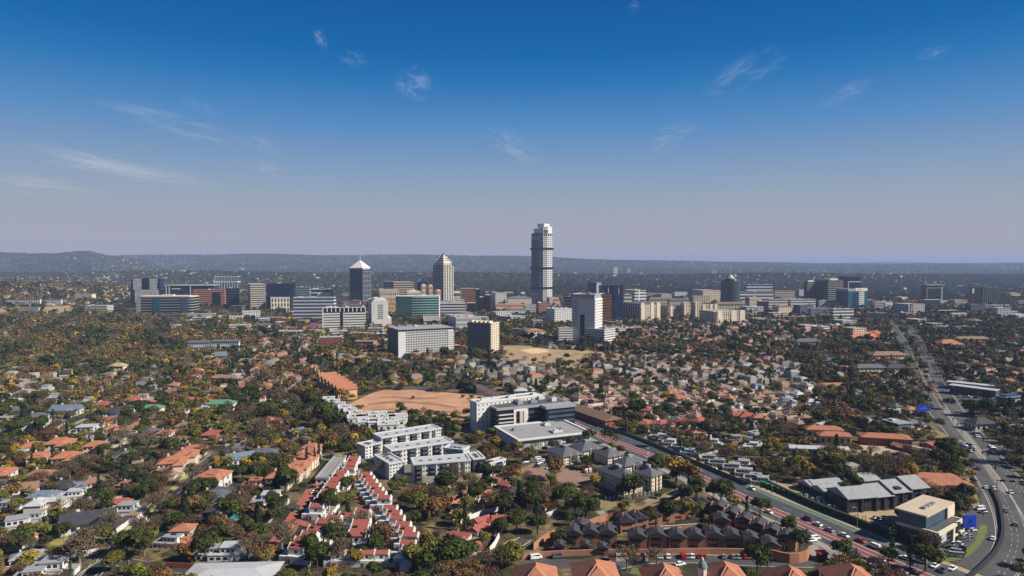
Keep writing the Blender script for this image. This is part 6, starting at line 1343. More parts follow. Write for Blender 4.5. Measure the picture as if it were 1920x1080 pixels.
def crown(kind, n, size, seed):
    col, rad, ht, cb, nl, ls, _ = KINDS[kind]; R = np.random.RandomState(seed)
    cz, rz = (ht+cb)/2, (ht-cb)/2
    if kind in ('cypress', 'poplar', 'pine'):
        zz = np.linspace(cb+.8, ht-.8, nl); C = np.stack([R.uniform(-.2, .2, nl), R.uniform(-.2, .2, nl), zz], 1); lr = rad*(1.05-.75*((zz-cb)/(ht-cb))**(1.4 if kind != 'pine' else .8))
    else:
        d = R.normal(size=(nl, 3)); d /= np.linalg.norm(d, axis=1)[:, None]; d[:, 2] = np.abs(d[:, 2])*1.1-.35
        q = R.uniform(.35, .72, nl)[:, None]; C = d*q*np.array([rad, rad, rz])+np.array([0, 0, cz]); lr = R.uniform(.34, .52, nl)*rad
    li = R.randint(nl, size=n); lr = lr*np.ones(nl)
    u = R.normal(size=(n, 3)); u[:, 2] += .35; u /= np.linalg.norm(u, axis=1)[:, None]
    rr = lr[li]*R.uniform(.62, 1.06, n); P = C[li]+u*rr[:, None]*np.array([1, 1, .85 if kind != 'cypress' else 1.6]); P[:, 2] = np.maximum(P[:, 2], cb*.6)
    N = u+R.normal(size=(n, 3))*(.33 if kind != 'bare' else 1.2); N /= np.linalg.norm(N, axis=1)[:, None]
    a = np.cross(N, R.normal(size=(n, 3))); a /= np.linalg.norm(a, axis=1)[:, None]; b = np.cross(N, a)
    s = ls*size*R.uniform(.6, 1.3, n)[:, None]; asp = np.ones((n, 1))
    if kind == 'bare': asp = asp*.35; s = s*2.0
    V = np.stack([P-a*s-b*s*asp, P+a*s-b*s*asp*.5, P+a*s*.8+b*s*asp, P-a*s*.7+b*s*asp*.9], 1)*.5+P[:, None]*.5
    lt = R.uniform(.62, 1.45, nl)[li][:, None]*R.uniform(.72, 1.32, n)[:, None]; hue = 1+R.uniform(-.07, .07, (nl, 3))[li]
    return V.reshape(-1, 3), np.clip(np.array(col)*lt*hue, 0, 1)
LEAFM = attr_mat('foliage', .9, .08); BARK = mat('bark', (.075, .055, .04), .95, .2, 1.5); PALEBARK = mat('pale_bark', (.2, .17, .14), .95, .2, 1.5)
def trunk(kind, seed):
    _, rad, ht, cb, _, _, _ = KINDS[kind]; R = random.Random(seed); m = MB(); m.tube((0, 0, -.3), (0, 0, ht*.45), .30, .18, 7)
    if kind not in ('cypress', 'bush', 'poplar', 'pine'):
        for i in range(7 if kind != 'bare' else 12):
            a = 2*math.pi*i/7+R.random(); z0 = ht*R.uniform(.22, .45); r = rad*R.uniform(.5, .95); e = (r*math.cos(a), r*math.sin(a), ht*R.uniform(.55, .92)); m.tube((0, 0, z0), e, .13, .03, 4)
            if kind == 'bare':
                for q in range(4):
                    f = R.uniform(.4, .8); s_ = (e[0]*f, e[1]*f, z0+(e[2]-z0)*f); m.tube(s_, (s_[0]+R.uniform(-1.6, 1.6), s_[1]+R.uniform(-1.6, 1.6), s_[2]+R.uniform(.6, 2)), .06, .015, 3)
    return m.mesh('trunk', PALEBARK if kind == 'bare' else BARK)
NLEAF = {'evergreen': 1700, 'olive': 1400, 'gold': 1300, 'rust': 1300, 'bare': 1000, 'lime': 1000, 'cypress': 600, 'bush': 500, 'poplar': 650, 'umbrella': 1700, 'pine': 1100}
TP = {}
for k in KINDS:
    for v in range(5):
        V, c = crown(k, NLEAF[k], 1.0, hash_ := (sum(map(ord, k))+v*31)); F = np.arange(len(V)).reshape(-1, 4)
        TP[k, v] = (mesh_np('crown', V, F, c, LEAFM), trunk(k, hash_))
MIX = {'left': [('evergreen', .36), ('bare', .22), ('gold', .06), ('rust', .08), ('olive', .22), ('lime', .03), ('cypress', .03)], 'right': [('evergreen', .48), ('bare', .19), ('gold', .03), ('rust', .06), ('olive', .21), ('lime', .02), ('cypress', .01)],
       'town': [('evergreen', .42), ('bare', .16), ('gold', .05), ('rust', .09), ('olive', .2), ('lime', .05), ('cypress', .03)], 'far': [('evergreen', .46), ('bare', .22), ('gold', .02), ('rust', .06), ('olive', .22), ('lime', .02)]}
KL = list(KINDS)
def place_trees():
    R = np.random.RandomState(3); out = []
    for (ya, yb, pitch) in ((215, 560, 5.5), (560, 1050, 7.3), (1050, 1700, 9.2), (1700, 2330, 11)):
        ny = int((yb-ya)/pitch); nx = int(2*1.62*yb/2/pitch)+2
        gy, gx = np.meshgrid(ya+(np.arange(ny)+.5)*pitch, (np.arange(-nx//2, nx//2)+.5)*pitch, indexing='ij')
        x = (gx+R.uniform(-.5, .5, gx.shape)*pitch).ravel(); y = (gy+R.uniform(-.5, .5, gy.shape)*pitch).ravel()
        z = T(x, y); zc = y*CP-(z-CAM_H)*SP; px = 960+FPX*x/zc; py = 540-FPX*(y*SP+(z-CAM_H)*CP)/zc
        ok = (px > -90) & (px < 2010) & (py < 1150); x, y, z, px, py = [q[ok] for q in (x, y, z, px, py)]
        i = np.clip(((x-OX0)/ORES).astype(int), 0, 1999); j = np.clip(((y-OY0)/ORES).astype(int), 0, 1199); oc = OCC[i, j]
        f = .5+.5*np.sin(x/37+1.7*np.sin(y/53))*np.sin(y/41+1.3*np.sin(x/61)); p = np.where(y < 520, .50, .60)+.38*f
        p = np.where((px < 560) & (py > 600) & (py < 720), p+.2, p); p = np.where((px > 845) & (px < 1045) & (py > 680) & (py < 750), p*.5, p); p = np.where((px > 1050) & (px < 1500) & (py > 690) & (py < 800), p*.42, p)
        p = np.where((py < 598) & (px > 240) & (px < 1640), p*.45, p); p = np.where((px > 1005) & (px < 1260) & (py > 835) & (py < 932), p*.3, p); p = np.where((px > 860) & (px < 960) & (py > 790) & (py < 830), p*.4, p); p = np.where((px > 480) & (px < 735) & (py > 620) & (py < 700), p*.85, p); p = np.where((px > 1040) & (px < 1520) & (py > 940) & (py < 1034), p*.38, p); p = np.where((px > 975) & (px < 1560) & (py > 1033), p*.12, p); p = np.where((px > 1120) & (px < 1500) & (py > 600) & (py < 690), p*.9, p); p = np.where((px > 540) & (px < 800) & (py > 850), p*.62, p)
        r = R.rand(len(x)); ok = (oc == 0) & (r < p) 
        for q in np.nonzero(ok)[0]:
            mixn = 'left' if px[q] < 640 and py[q] > 590 else 'far' if py[q] < 600 else 'town' if 560 < px[q] < 1100 else 'right'
            if py[q] > 690 and px[q] > 640 and px[q] < 1060: mixn = 'town'
            k = MIX[mixn]; g = R.rand(); ac = 0
            # kinds cluster together as gardens and streets do
            g = (g*.5+.5*(.5+.5*math.sin(x[q]/23+y[q]/31+2*math.sin(x[q]/47))))
            for kk, w in k:
                ac += w
                if g <= ac: break
            sc = R.uniform(.5, 1.15)*(1.0 if y[q] < 520 else 1.1 if y[q] < 850 else 1.25)
            if R.rand() < .12: sc *= 1.3
            q9 = R.rand()
            if kk == 'evergreen': kk = 'bush' if q9 < .13 else 'pine' if q9 < .25 else kk
            elif kk == 'rust' and q9 < .3 or kk == 'bare' and q9 < .12: kk = 'umbrella'
            elif kk in ('lime', 'olive') and q9 < .14: kk = 'poplar'
            out.append((y[q], x[q], z[q], px[q], py[q], kk, sc))
    return out
HAND = [(1268, 905, 'gold', 2.1), (1290, 912, 'rust', 1.5), (1352, 946, 'evergreen', 1.5), (1500, 1035, 'evergreen', 1.0), (1420, 1075, 'evergreen', 1.4), (1040, 900, 'rust', 1.4), (1060, 950, 'evergreen', 1.5), (1098, 972, 'evergreen', 1.5), (1078, 965, 'bare', 1.2), (560, 1040, 'gold', 1.0), (582, 1048, 'evergreen', 1.1), (601, 1052, 'olive', 1.0), (640, 1060, 'bare', 1.3), (668, 1062, 'gold', .95), (700, 1055, 'lime', .9), (150, 1065, 'bare', 1.8), (228, 1045, 'evergreen', 1.2), (262, 1048, 'evergreen', 1.3), (385, 1052, 'evergreen', 1.2), (120, 1010, 'evergreen', .9), (88, 1030, 'evergreen', .7), (50, 1062, 'gold', .9), (62, 1055, 'gold', .8), (30, 908, 'gold', .8), (812, 975, 'rust', 1.6), (830, 968, 'rust', 1.3), (835, 930, 'evergreen', 1.6), (920, 945, 'gold', .8), (520, 970, 'evergreen', 1.0),
        (535, 930, 'evergreen', 1.6), (540, 915, 'cypress', 1.2), (575, 880, 'cypress', 1.0), (598, 870, 'cypress', 1.1), (590, 876, 'cypress', 1.0), (185, 935, 'cypress', 1.1), (193, 878, 'cypress', 1.2), (60, 885, 'cypress', 1.1), (98, 878, 'cypress', 1.0), (1505, 905, 'cypress', 1.3), (1672, 1052, 'cypress', 1.3), (1706, 1066, 'cypress', 1.1), (1665, 1060, 'evergreen', .9), (1735, 1072, 'evergreen', 1.3), (740, 925, 'olive', 1.0), (650, 925, 'evergreen', 1.0), (655, 945, 'olive', 1.1), (640, 950, 'olive', 1.0), (690, 890, 'evergreen', .8), (720, 880, 'bare', 1.3), (860, 885, 'olive', 1.3), (910, 895, 'evergreen', 1.1), (925, 900, 'evergreen', 1.1), (920, 870, 'rust', 1.2), (1195, 800, 'evergreen', 1.3), (1185, 806, 'olive', 1.2), (1140, 832, 'evergreen', 1.2), (1155, 840, 'bare', 1.1), (1148, 845, 'lime', .9), (1105, 832, 'evergreen', 1.2), (1225, 838, 'evergreen', 1.0), (1282, 848, 'evergreen', 1.1),
        (1600, 800, 'gold', 1.5), (1585, 815, 'olive', 1.2), (1700, 720, 'rust', 2.2), (1720, 735, 'rust', 1.9), (1680, 735, 'bare', 1.7), (1735, 745, 'rust', 1.5), (1660, 725, 'bare', 1.6), (1705, 690, 'lime', 2.4), (1697, 697, 'lime', 1.9), (1550, 875, 'olive', 1.7), (1570, 880, 'gold', 1.2), (1500, 880, 'gold', 1.2), (1705, 905, 'gold', 1.5), (1690, 912, 'rust', 1.4), (1640, 905, 'bare', 1.5), (1590, 912, 'evergreen', 1.2), (1605, 920, 'evergreen', 1.0), (1775, 860, 'evergreen', 1.8), (1790, 870, 'evergreen', 1.5), (1800, 880, 'gold', 1.2), (1760, 885, 'evergreen', 1.4), (1905, 870, 'bare', 2.0), (1900, 850, 'evergreen', 1.5), (1780, 768, 'evergreen', 1.2), (1860, 765, 'evergreen', .8), (750, 775, 'evergreen', 1.1), (757, 778, 'evergreen', .9), (832, 795, 'evergreen', 1.0), (805, 800, 'evergreen', .9), (833, 805, 'bare', 1.0), (700, 700, 'evergreen', 1.6), (740, 698, 'lime', 1.8), (725, 700, 'lime', 1.3), (635, 700, 'gold', 2.2), (645, 690, 'gold', 1.8), (655, 700, 'evergreen', 1.6), (672, 695, 'evergreen', 1.7), (690, 690, 'gold', 1.5),
        (1085, 668, 'evergreen', 1.7), (520, 760, 'bare', 2.4), (560, 755, 'rust', 2.3), (545, 775, 'bare', 2.0), (580, 770, 'evergreen', 1.9), (500, 790, 'evergreen', 1.9), (530, 790, 'gold', 1.6), (610, 800, 'evergreen', 2.0), (625, 815, 'evergreen', 1.8), (585, 800, 'bare', 1.7), (640, 835, 'bare', 1.7), (648, 858, 'evergreen', 1.2), (480, 830, 'bare', 2.0), (310, 690, 'gold', 1.7), (105, 700, 'gold', 1.6), (375, 632, 'gold', 1.6), (390, 650, 'gold', 1.2), (1160, 640, 'gold', 1.5), (920, 595, 'gold', 1.7), (975, 590, 'gold', 1.3), (975, 600, 'evergreen', 1.8), (1430, 645, 'gold', 1.4), (1550, 640, 'gold', 1.8), (1480, 660, 'gold', 1.8), (405, 875, 'gold', 1.0), (462, 882, 'gold', 1.3), (487, 885, 'gold', 1.3), (510, 880, 'evergreen', 1.4), (500, 905, 'evergreen', 1.2), (515, 912, 'lime', 1.1), (345, 965, 'rust', 1.2), (362, 968, 'rust', 1.3), (1800, 985, 'bush', .9), (870, 1068, 'evergreen', 1.7), (850, 1072, 'evergreen', 1.5), (945, 1065, 'evergreen', 1.2), (960, 1060, 'olive', 1.2), (800, 1060, 'olive', 1.4), (780, 1068, 'olive', 1.5), (40, 1035, 'evergreen', 1.2), (455, 965, 'bare', 1.3), (470, 985, 'rust', 1.3), (430, 985, 'evergreen', 1.3), (1020, 950, 'bare', 1.4), (995, 960, 'evergreen', 1.3), (970, 945, 'bare', 1.4), (1405, 1040, 'bush', 1.0), (1460, 1036, 'bush', 1.6), (1235, 935, 'bush', 1.0), (1400, 975, 'cypress', 1.0), (1215, 985, 'evergreen', 1.0), (1255, 980, 'evergreen', 1.1), (1285, 970, 'olive', 1.1), (1310, 965, 'lime', 1.1), (1330, 990, 'gold', .9), (1375, 955, 'gold', 1.0), (1425, 965, 'evergreen', 1.1), (958, 676, 'bare', 1.3), (985, 682, 'bare', 1.2), (1002, 684, 'evergreen', 1.0), (1020, 680, 'bare', 1.0), (1048, 684, 'olive', 1.2), (1062, 676, 'evergreen', 1.1), (1092, 664, 'evergreen', 1.0), (948, 662, 'bush', 1.4), (1030, 668, 'bush', 1.2), (900, 752, 'bush', 1.3), (884, 748, 'bush', 1.2), (868, 746, 'bush', 1.0), (912, 757, 'bush', 1.4), (775, 748, 'bush', .9), (680, 764, 'bush', .8), (672, 772, 'olive', .8), (700, 778, 'bush', 1.1), (850, 784, 'bush', 1.2), (820, 783, 'olive', .8)]
mark_poly(rect_pts(*G(1731, 781), 0, -8, 8, -34, 4), 3, 1); ALL = place_trees()
for px, py, k, sc in HAND:
    x, y = G(px, py); ALL.append((y-1e-3, x, Tz(x, y), px, py, k, sc))
ALL = [(y, x, z, px, py, k, s) for (y, x, z, px, py, k, s) in ALL]
def size_in_view(t): return KINDS[t[5]][2]*t[6]/t[0]*(1 if -5 < t[3] < 1925 and t[4] < 1120 else 0)
ALL.sort(key=lambda t: -size_in_view(t))
rt = random.Random(8)
for (y, x, z, px, py, k, s) in ALL[:300]:
    v = rt.randrange(5); cr_, tk = TP[k, v]
    t = thing('cypress_tree' if k == 'cypress' else 'bush' if k == 'bush' else 'garden_tree', None, 'bush' if k == 'bush' else 'tree', (x, y, z), rt.uniform(0, 6.28), 'garden trees between the houses', (s*rt.uniform(.85, 1.15), s*rt.uniform(.85, 1.15), s*rt.uniform(.82, 1.2)))
    put('crown', cr_, t); put('trunk', tk, t)
    t['auto'] = ('tall ' if s > 1.2 else 'small ' if s < .8 else '')+KINDS[k][6]
LOD = [(0, 430, 800, 1.25), (430, 640, 380, 1.8), (640, 1000, 140, 2.7), (1000, 1500, 48, 4.2), (1500, 2400, 26, 5.4)]
def tree_mass(rows, seed, specs=LOD, name='garden_trees_mass', label='dense mass of smaller garden trees filling the suburbs'):
    R = np.random.RandomState(seed); Vs, Cs = [], []; A = np.array([(t[1], t[0], t[2], KL.index(t[5]), t[6]) for t in rows])
    for (ya, yb, n, size) in specs:
        for ki, k in enumerate(KL):
            for v in range(4):
                sel = A[(A[:, 1] >= ya) & (A[:, 1] < yb) & (A[:, 3] == ki)][v::4]
                if not len(sel): continue
                V, c = crown(k, n if k not in ('cypress', 'bush', 'poplar') else n//2, size*(.8 if k != 'bare' else .62), 100+v*7+ki); m = len(sel); a = R.uniform(0, 6.28, m); s = sel[:, 4]; cc, ss = np.cos(a)*s, np.sin(a)*s
                X = V[None, :, 0]*cc[:, None]-V[None, :, 1]*ss[:, None]+sel[:, 0, None]; Y = V[None, :, 0]*ss[:, None]+V[None, :, 1]*cc[:, None]+sel[:, 1, None]; Z = V[None, :, 2]*s[:, None]+sel[:, 2, None]
                Vs.append(np.stack([X, Y, Z], -1).reshape(-1, 3)); tint = R.uniform(.72, 1.3, (m, 1, 1))*(1+R.uniform(-.08, .08, (m, 1, 3))); Cs.append((c[None]*tint).reshape(-1, 3))
    V = np.concatenate(Vs); C = np.concatenate(Cs); print(name, len(C), 'faces')
    o = put(name, mesh_np(name, V, np.arange(len(V)).reshape(-1, 4), np.clip(C, 0, 1), LEAFM)); o['kind'] = 'stuff'; o['label'] = label
tree_mass(ALL[300:], 5)
def far_wood():
    R = np.random.RandomState(12); N = 110000; y = np.exp(R.uniform(np.log(2250), np.log(13500), N)); px = R.uniform(-60, 1980, N); x = (px-960)/1280*y
    cl = np.sin(x/330+1.3*np.sin(y/490))*np.sin(y/410+1.1*np.cos(x/520)); keep = R.uniform(-1.5, 1.0, N) < cl+.5; x, y = x[keep], y[keep]; z = T(x, y); m = len(x)
    q = 9; s = R.uniform(3.5, 8.5, m)*(y/3200)**.25; Vs = []; C = []
    d = R.normal(size=(q, 3)); d[:, 2] = abs(d[:, 2])+.2; d /= np.linalg.norm(d, axis=1)[:, None]
    tint = np.array([(.026, .040, .018), (.05, .055, .022), (.075, .055, .035), (.02, .033, .016)])[R.randint(4, size=m)]*R.uniform(.7, 1.3, (m, 1))
    for i in range(q):
        dd = d[i]+R.normal(size=(m, 3))*.25; dd /= np.linalg.norm(dd, axis=1)[:, None]; P = np.stack([x, y, z+s*.45], 1)+dd*s[:, None]*np.array([.85, .85, .7])
        a = np.cross(dd, R.normal(size=(m, 3))); a /= np.linalg.norm(a, axis=1)[:, None]; b = np.cross(dd, a); h = (s*.62)[:, None]
        Vs.append(np.stack([P-a*h-b*h, P+a*h-b*h, P+a*h+b*h, P-a*h+b*h], 1).reshape(-1, 3)); C.append(tint*R.uniform(.7, 1.3, (m, 1)))
    V = np.concatenate(Vs); C = np.concatenate(C); o = put('far_woodland', mesh_np('far_woodland', V, np.arange(len(V)).reshape(-1, 4), C, LEAFM)); o['kind'] = 'stuff'; o['label'] = 'far off dark woodland of countless suburban trees'
    print('far', len(C))
far_wood()
# ------------------------------------------------------------------ vehicles
CARC = {'white': mat('white_car_paint', (.72, .72, .72), .3, .02, 1, 0, .6), 'silver': mat('silver_car_paint', (.38, .39, .41), .3, .02, 1, .4, .6), 'black': mat('black_car_paint', (.015, .015, .018), .25, .02, 1, 0, .7), 'dark grey': mat('grey_car_paint', (.09, .095, .105), .3, .02, 1, .2, .6), 'red': mat('red_car_paint', (.40, .02, .02), .3, .02, 1, 0, .6), 'blue': mat('blue_car_paint', (.03, .07, .22), .3, .02, 1, 0, .6)}
TYRE = mat('rubber_tyre', (.02, .02, .02), .9); LIGHTM = mat('headlight_lens', (.7, .7, .68), .2, .02, 1, 0, .8)
def prof(pts, w, name, m, ins=0.0):
    mb = MB(); k = len(pts)
    for s in (-1, 1): mb.v += [(x, s*(w/2-(ins if z > .9 else 0)), z) for x, z in pts]
    mb.f = [tuple(range(k-1, -1, -1)), tuple(range(k, 2*k))]+[(i, (i+1) % k, k+(i+1) % k, k+i) for i in range(k)]
    return mb.mesh(name, m)
_cars = {}
def car_parts(col, kind):
    if (col, kind) in _cars: return _cars[col, kind]
    L = {'hatchback': 3.9, 'saloon car': 4.5, 'minibus': 4.9}[kind]; h = L/2; m = CARC[col]
    if kind == 'minibus': body = [(-h, .35), (h, .35), (h, .95), (h-.55, 1.15), (h-1.1, 1.95), (-h+.1, 2.0), (-h, 1.0)]; cab = [(h-1.45, 1.2), (h-1.02, 1.3), (h-1.3, 1.85), (-h+.3, 1.85), (-h+.1, 1.2)]
    else: body = [(-h, .32), (h, .32), (h, .7), (h-.9, .92), (-h+.25, .98), (-h, .8)]; cab = [(h-1.0, .9), (h-1.7, 1.43), (-h+(.55 if kind == 'hatchback' else 1.1), 1.45), (-h+(.15 if kind == 'hatchback' else .5), .95)]
    roof = None if kind == 'minibus' else MB().box(-h+(.6 if kind == 'hatchback' else 1.15), h-1.75, -.66, .66, 1.435, 1.5).mesh('roof', m)
    wh = MB(); a = 12; wh.v = [(.32*math.cos(2*math.pi*i/a), y, .32+.32*math.sin(2*math.pi*i/a)) for y in (-.1, .1) for i in range(a)]; wh.f = [tuple(range(a-1, -1, -1)), tuple(range(a, 2*a))]+[(i, (i+1) % a, a+(i+1) % a, a+i) for i in range(a)]
    P = [('body', prof(body, 1.78, 'body', m, .15), (0, 0, 0)), ('window', prof(cab, 1.6 if kind != 'minibus' else 1.80, 'window', GLASSK, .18 if kind != 'minibus' else .13), (0, 0, 0))]
    if roof: P.append(('roof', roof, (0, 0, 0)))
    wm = wh.mesh('wheel', TYRE)
    for x in (-h+.75, h-.8):
        for y in (-.84, .84): P.append(('wheel', wm, (x, y, 0)))
    lm = boxmesh(.08, .35, .16, LIGHTM, 'headlight')
    for y in (-.6, .6): P.append(('headlight', lm, (h, y, .55)))
    _cars[col, kind] = P; return P
RC_ = random.Random(21)
ROADS = [near, ha, hb, hr, farp]
def near_dir(x, y):
    best = (1e9, 0)
    for r in ROADS:
        for a, b in zip(r, r[1:]):
            d = math.hypot(a[0]-x, a[1]-y)
            if d < best[0]: best = (d, math.atan2(b[1]-a[1], b[0]-a[0]))
    return best
def car(px, py, col=None, kind=None, rz=None, group='', what='car', xy=None):
    x, y = xy or G(px, py); col = col or RC_.choice(['white', 'white', 'white', 'silver', 'dark grey', 'black', 'silver', 'red', 'blue'][:8]); kind = kind or RC_.choice(['hatchback', 'saloon car', 'hatchback', 'saloon car', 'minibus'])
    if rz is None: rz = near_dir(x, y)[1]+(math.pi if RC_.random() < .5 else 0)
    t = thing('parked_car' if 'park' in group else 'car', None, 'car', (x, y, Tz(x, y)+(.05 if 'junction' not in group else .06)), rz, group)
    for n, me, loc in car_parts(col, kind): put(n, me, t, loc)
    t['auto'] = f'{col} {kind}'
for px, py, c in [(1533, 985, 'white'), (1556, 996, 'silver'), (1583, 1006, 'white'), (1614, 1016, 'red'), (1640, 1027, 'white'), (1668, 1040, 'dark grey'), (1696, 1048, 'white'), (1725, 1054, 'silver'), (1753, 1063, 'white'), (1786, 1068, 'white'), (1650, 1052, 'white'), (1692, 1074, 'silver'), (1410, 918, 'white'), (1515, 975, 'dark grey'), (1442, 962, 'white'), (1395, 943, 'silver'), (1340, 882, 'dark grey'), (1260, 848, 'white'), (1770, 1072, 'dark grey')]: car(px, py, c, group='moving cars on the bus road')
for px, py, c in [(1849, 916, 'white'), (1864, 918, 'white'), (1896, 925, 'white'), (1886, 959, 'silver'), (1862, 1012, 'white'), (1835, 880, 'dark grey'), (1740, 742, 'dark grey'), (1768, 735, 'white'), (1716, 700, 'white'), (1745, 690, 'silver'), (1680, 622, 'white'), (1700, 615, 'silver'), (1692, 640, 'white'), (1712, 628, 'white'), (1905, 985, 'silver'), (1745, 752, 'black')]: car(px, py, c, group='moving cars on the highway')
for i in range(16): car(1798+(i % 6)*5.4+(i//6)*3.5, 832+(i % 6)*1.0+(i//6)*6.5, 'red' if i == 13 else None, group='queue of cars south of the junction')
for i in range(14): car(1812+(i % 4)*3.8+(i//4)*6.6, 801+(i % 4)*.8+(i//4)*6.2, group='queue of cars north of the junction')
for i in range(5): car(1857+i*2.6, 838+i*3, group='cars parked beyond the junction', rz=.2)
for i, (px, py) in enumerate([(1002, 866), (1010, 862), (1012, 870), (1019, 873), (1020, 865), (1030, 879), (1042, 881), (1007, 876), (985, 868), (990, 861), (977, 872), (1103, 880), (1100, 886), (1107, 885), (1114, 884), (1120, 881), (1092, 870), (1096, 880), (1082, 872), (1088, 871)]): car(px, py, 'red' if i in (9, 17) else None, group='cars parked on the brick car park', rz=.25*(i % 3)+(1.3 if i > 10 and i < 16 else 0))
for i, px in enumerate((1222, 1231, 1239, 1253, 1281, 1290, 1298, 1312, 1320, 1357, 1375, 1384, 1398, 1407, 1416)): car(px, 1045+abs(px-1300)/90, 'red' if px in (1312, 1320) else None, None, 1.45, 'cars parked along the long brick wall')
for i, (px, py) in enumerate([(1788, 1010), (1795, 1021), (1783, 1029), (1803, 1029), (1790, 1037), (1800, 1036), (1786, 1043), (1796, 1044), (1815, 1008), (1812, 996), (1821, 996), (1843, 962), (1838, 956), (1807, 1016), (1805, 1003)]): car(px, py, 'white' if i in (1, 12, 10) else RC_.choice(['black', 'dark grey', 'silver']), None, 2.2+.1*i, 'cars parked round the modern office')
for i in range(34): car(1800+(i % 12)*5.6+(i//12)*3, 745+(i//12)*7.5+(i % 12)*.3, group='cars parked at the shopping centre', rz=1.2)
for px, py, c in [(1528, 1012, 'white'), (1522, 1016, 'silver'), (1615, 1060, 'white'), (1637, 1064, 'white'), (590, 925, 'white'), (585, 915, 'black'), (1275, 861, 'white'), (1284, 866, 'silver'), (846, 916, 'white'), (1275, 1060, 'white'), (1629, 801, 'white'), (1046, 1046, 'dark grey'), (1005, 1048, 'white'), (1643, 973, 'silver'), (1650, 976, 'black'), (1540, 938, 'white'), (252, 984, 'blue'), (1266, 945, 'white')]: car(px, py, c, None, .3, 'cars standing about the estate')
# street furniture
def lamp(x, y, rz, group, h=9.5, arm=2.2):
    t = thing('street_lamp', None, 'street lamp', (x, y, Tz(x, y)), rz, group)
    k = ('lamp', h, arm)
    if k not in _boxes: _boxes[k] = (MB().tube((0, 0, 0), (0, 0, h), .14, .08, 6).tube((0, 0, h-.05), (arm, 0, h+.4), .07, .05, 5).mesh('pole', METAL), MB().box(arm-.1, arm+.6, -.14, .14, h+.33, h+.47).mesh('lamp_head', GREYW))
    a, b = _boxes[k]; put('pole', a, t); put('lamp_head', b, t); t['auto'] = 'slim grey street lamp'
acc = 0
P_ = offset(near, 18.6*sg)
for i in range(1, len(P_), 5):
    x, y = P_[i]
    if y < 225 or y > 650: continue
    d = math.atan2(near[i][1]-y, near[i][0]-x); lamp(x, y, d, 'street lamps along the bus road')
P_ = offset(hb, -7.5)
for i in range(1, len(hb), 7):
    x, y = hb[i][0]+6.8, hb[i][1]
    if 240 < y < 900: lamp(x, y, math.pi, 'street lamps along the highway')
def at(name, label, cat, px, py, rz=0, group=None): x, y = G(px, py); return thing(name, label, cat, (x, y, Tz(x, y)), rz, group)
t = at('billboard', 'small blue billboard above the highway verge, beside the brown winter trees', 'billboard', 1731, 781, .1); MB().box(-5.2, 5.2, -.3, .3, 4, 9).build('sign_panel', BLUESIGN, t); MB().tube((0, 0, 0), (0, 0, 4), .3, .3).build('pole', METAL, t)
MB().box(-3, 3, -.36, -.3, 6, 6.5).box(-1.5, 1.8, -.36, -.3, 7.2, 7.5).build('sign_print', mat('pale_blue_print', (.1, .2, .7), .6), t)
for px, py, lab in ((1215, 853, 'white roadside sign pillar by the cream slate roofed blocks'), (1344, 920, 'white roadside sign pillar near the black roofed estate')):
    t = at('sign_pillar', lab, 'sign', px, py); MB().box(-.5, .5, -.25, .25, 0, 4.6).build('pillar', WHITE, t); MB().box(-.4, .4, -.3, -.25, 2.6, 4).build('sign_panel', BLUESIGN, t)
t = at('banner_sign', 'turquoise banner on a pole beside the red bus lanes', 'sign', 1604, 1050); MB().box(-.6, .6, -.05, .05, 2.6, 5).build('banner', GLASST, t); MB().tube((-.65, 0, 0), (-.65, 0, 5.1), .06, .06).build('pole', METAL, t)
t = at('pole_sign', 'white pole sign with faded pink panel before the modern office', 'sign', 1672, 1018); MB().tube((0, 0, 0), (0, 0, 6), .2, .16, 8).build('pole', WHITE, t); MB().box(-1, 1, -.15, .15, 4, 6.6).build('sign_panel', mat('faded_pink_panel', (.35, .2, .24), .6), t)
t = at('sign_gantry', 'grey gantry spanning the highway with three black signs', 'gantry', 1897, 925, -.2); MB().tube((-7, 0, 0), (-7, 0, 6.5), .2, .2).tube((7, 0, 0), (7, 0, 6.5), .2, .2).box(-7, 7, -.15, .15, 6.3, 6.7).build('frame', METAL, t)
for q in (-4.5, 0, 4.5): MB().box(q-1.2, q+1.2, -.3, -.16, 5.9, 7).build('sign_panel', BLACKP, t)
for i, (px, py) in enumerate(((1787, 797), (1795, 808), (1803, 822), (1843, 838), (1826, 858), (1852, 866), (1866, 892), (1842, 862))):
    t = at('traffic_light', None, 'traffic light', px, py, .5*i, 'traffic lights at the highway junction'); MB().tube((0, 0, 0), (0, 0, 5), .1, .08).build('pole', METAL, t); MB().box(-.35, .35, -.25, .25, 3.8, 5.6).build('signal_head', BLACKP, t); t['auto'] = 'black traffic light'
gm = MB().box(-1.8, 1.8, -1.2, 1.2, 2.2, 2.5).mesh('canopy', GREENP); gp = boxmesh(.15, .15, 2.2, GREENP, 'post')
for i in range(8):
    t = at('market_stand', None, 'stand', 1432+i*10.5, 911+i*4.1, -.4, 'green canopied stands behind the dark hedge wall'); put('canopy', gm, t)
    for a, c in ((-1.6, -1), (1.6, -1), (1.6, 1), (-1.6, 1)): put('post', gp, t, (a, c, 0))
    MB().box(-1.3, 1.3, -.5, .6, 0, 1.1).build('counter', GREENP, t); t['auto'] = 'green canopied stand'
pm = MB().box(-.25, .25, -.25, .25, 0, 2.9).mesh('post', WHITE)
for i in range(12):
    t = at('concrete_post', None, 'post', 1503+i*5.4+(i % 2)*2, 937+i*2.3-(i % 3)*2, 0, 'white posts standing in the sandy yard'); put('shaft', pm, t); put('cap', boxmesh(.6, .6, .12, CREAM, 'cap'), t, (0, 0, 2.9)); t['auto'] = 'short white concrete post'
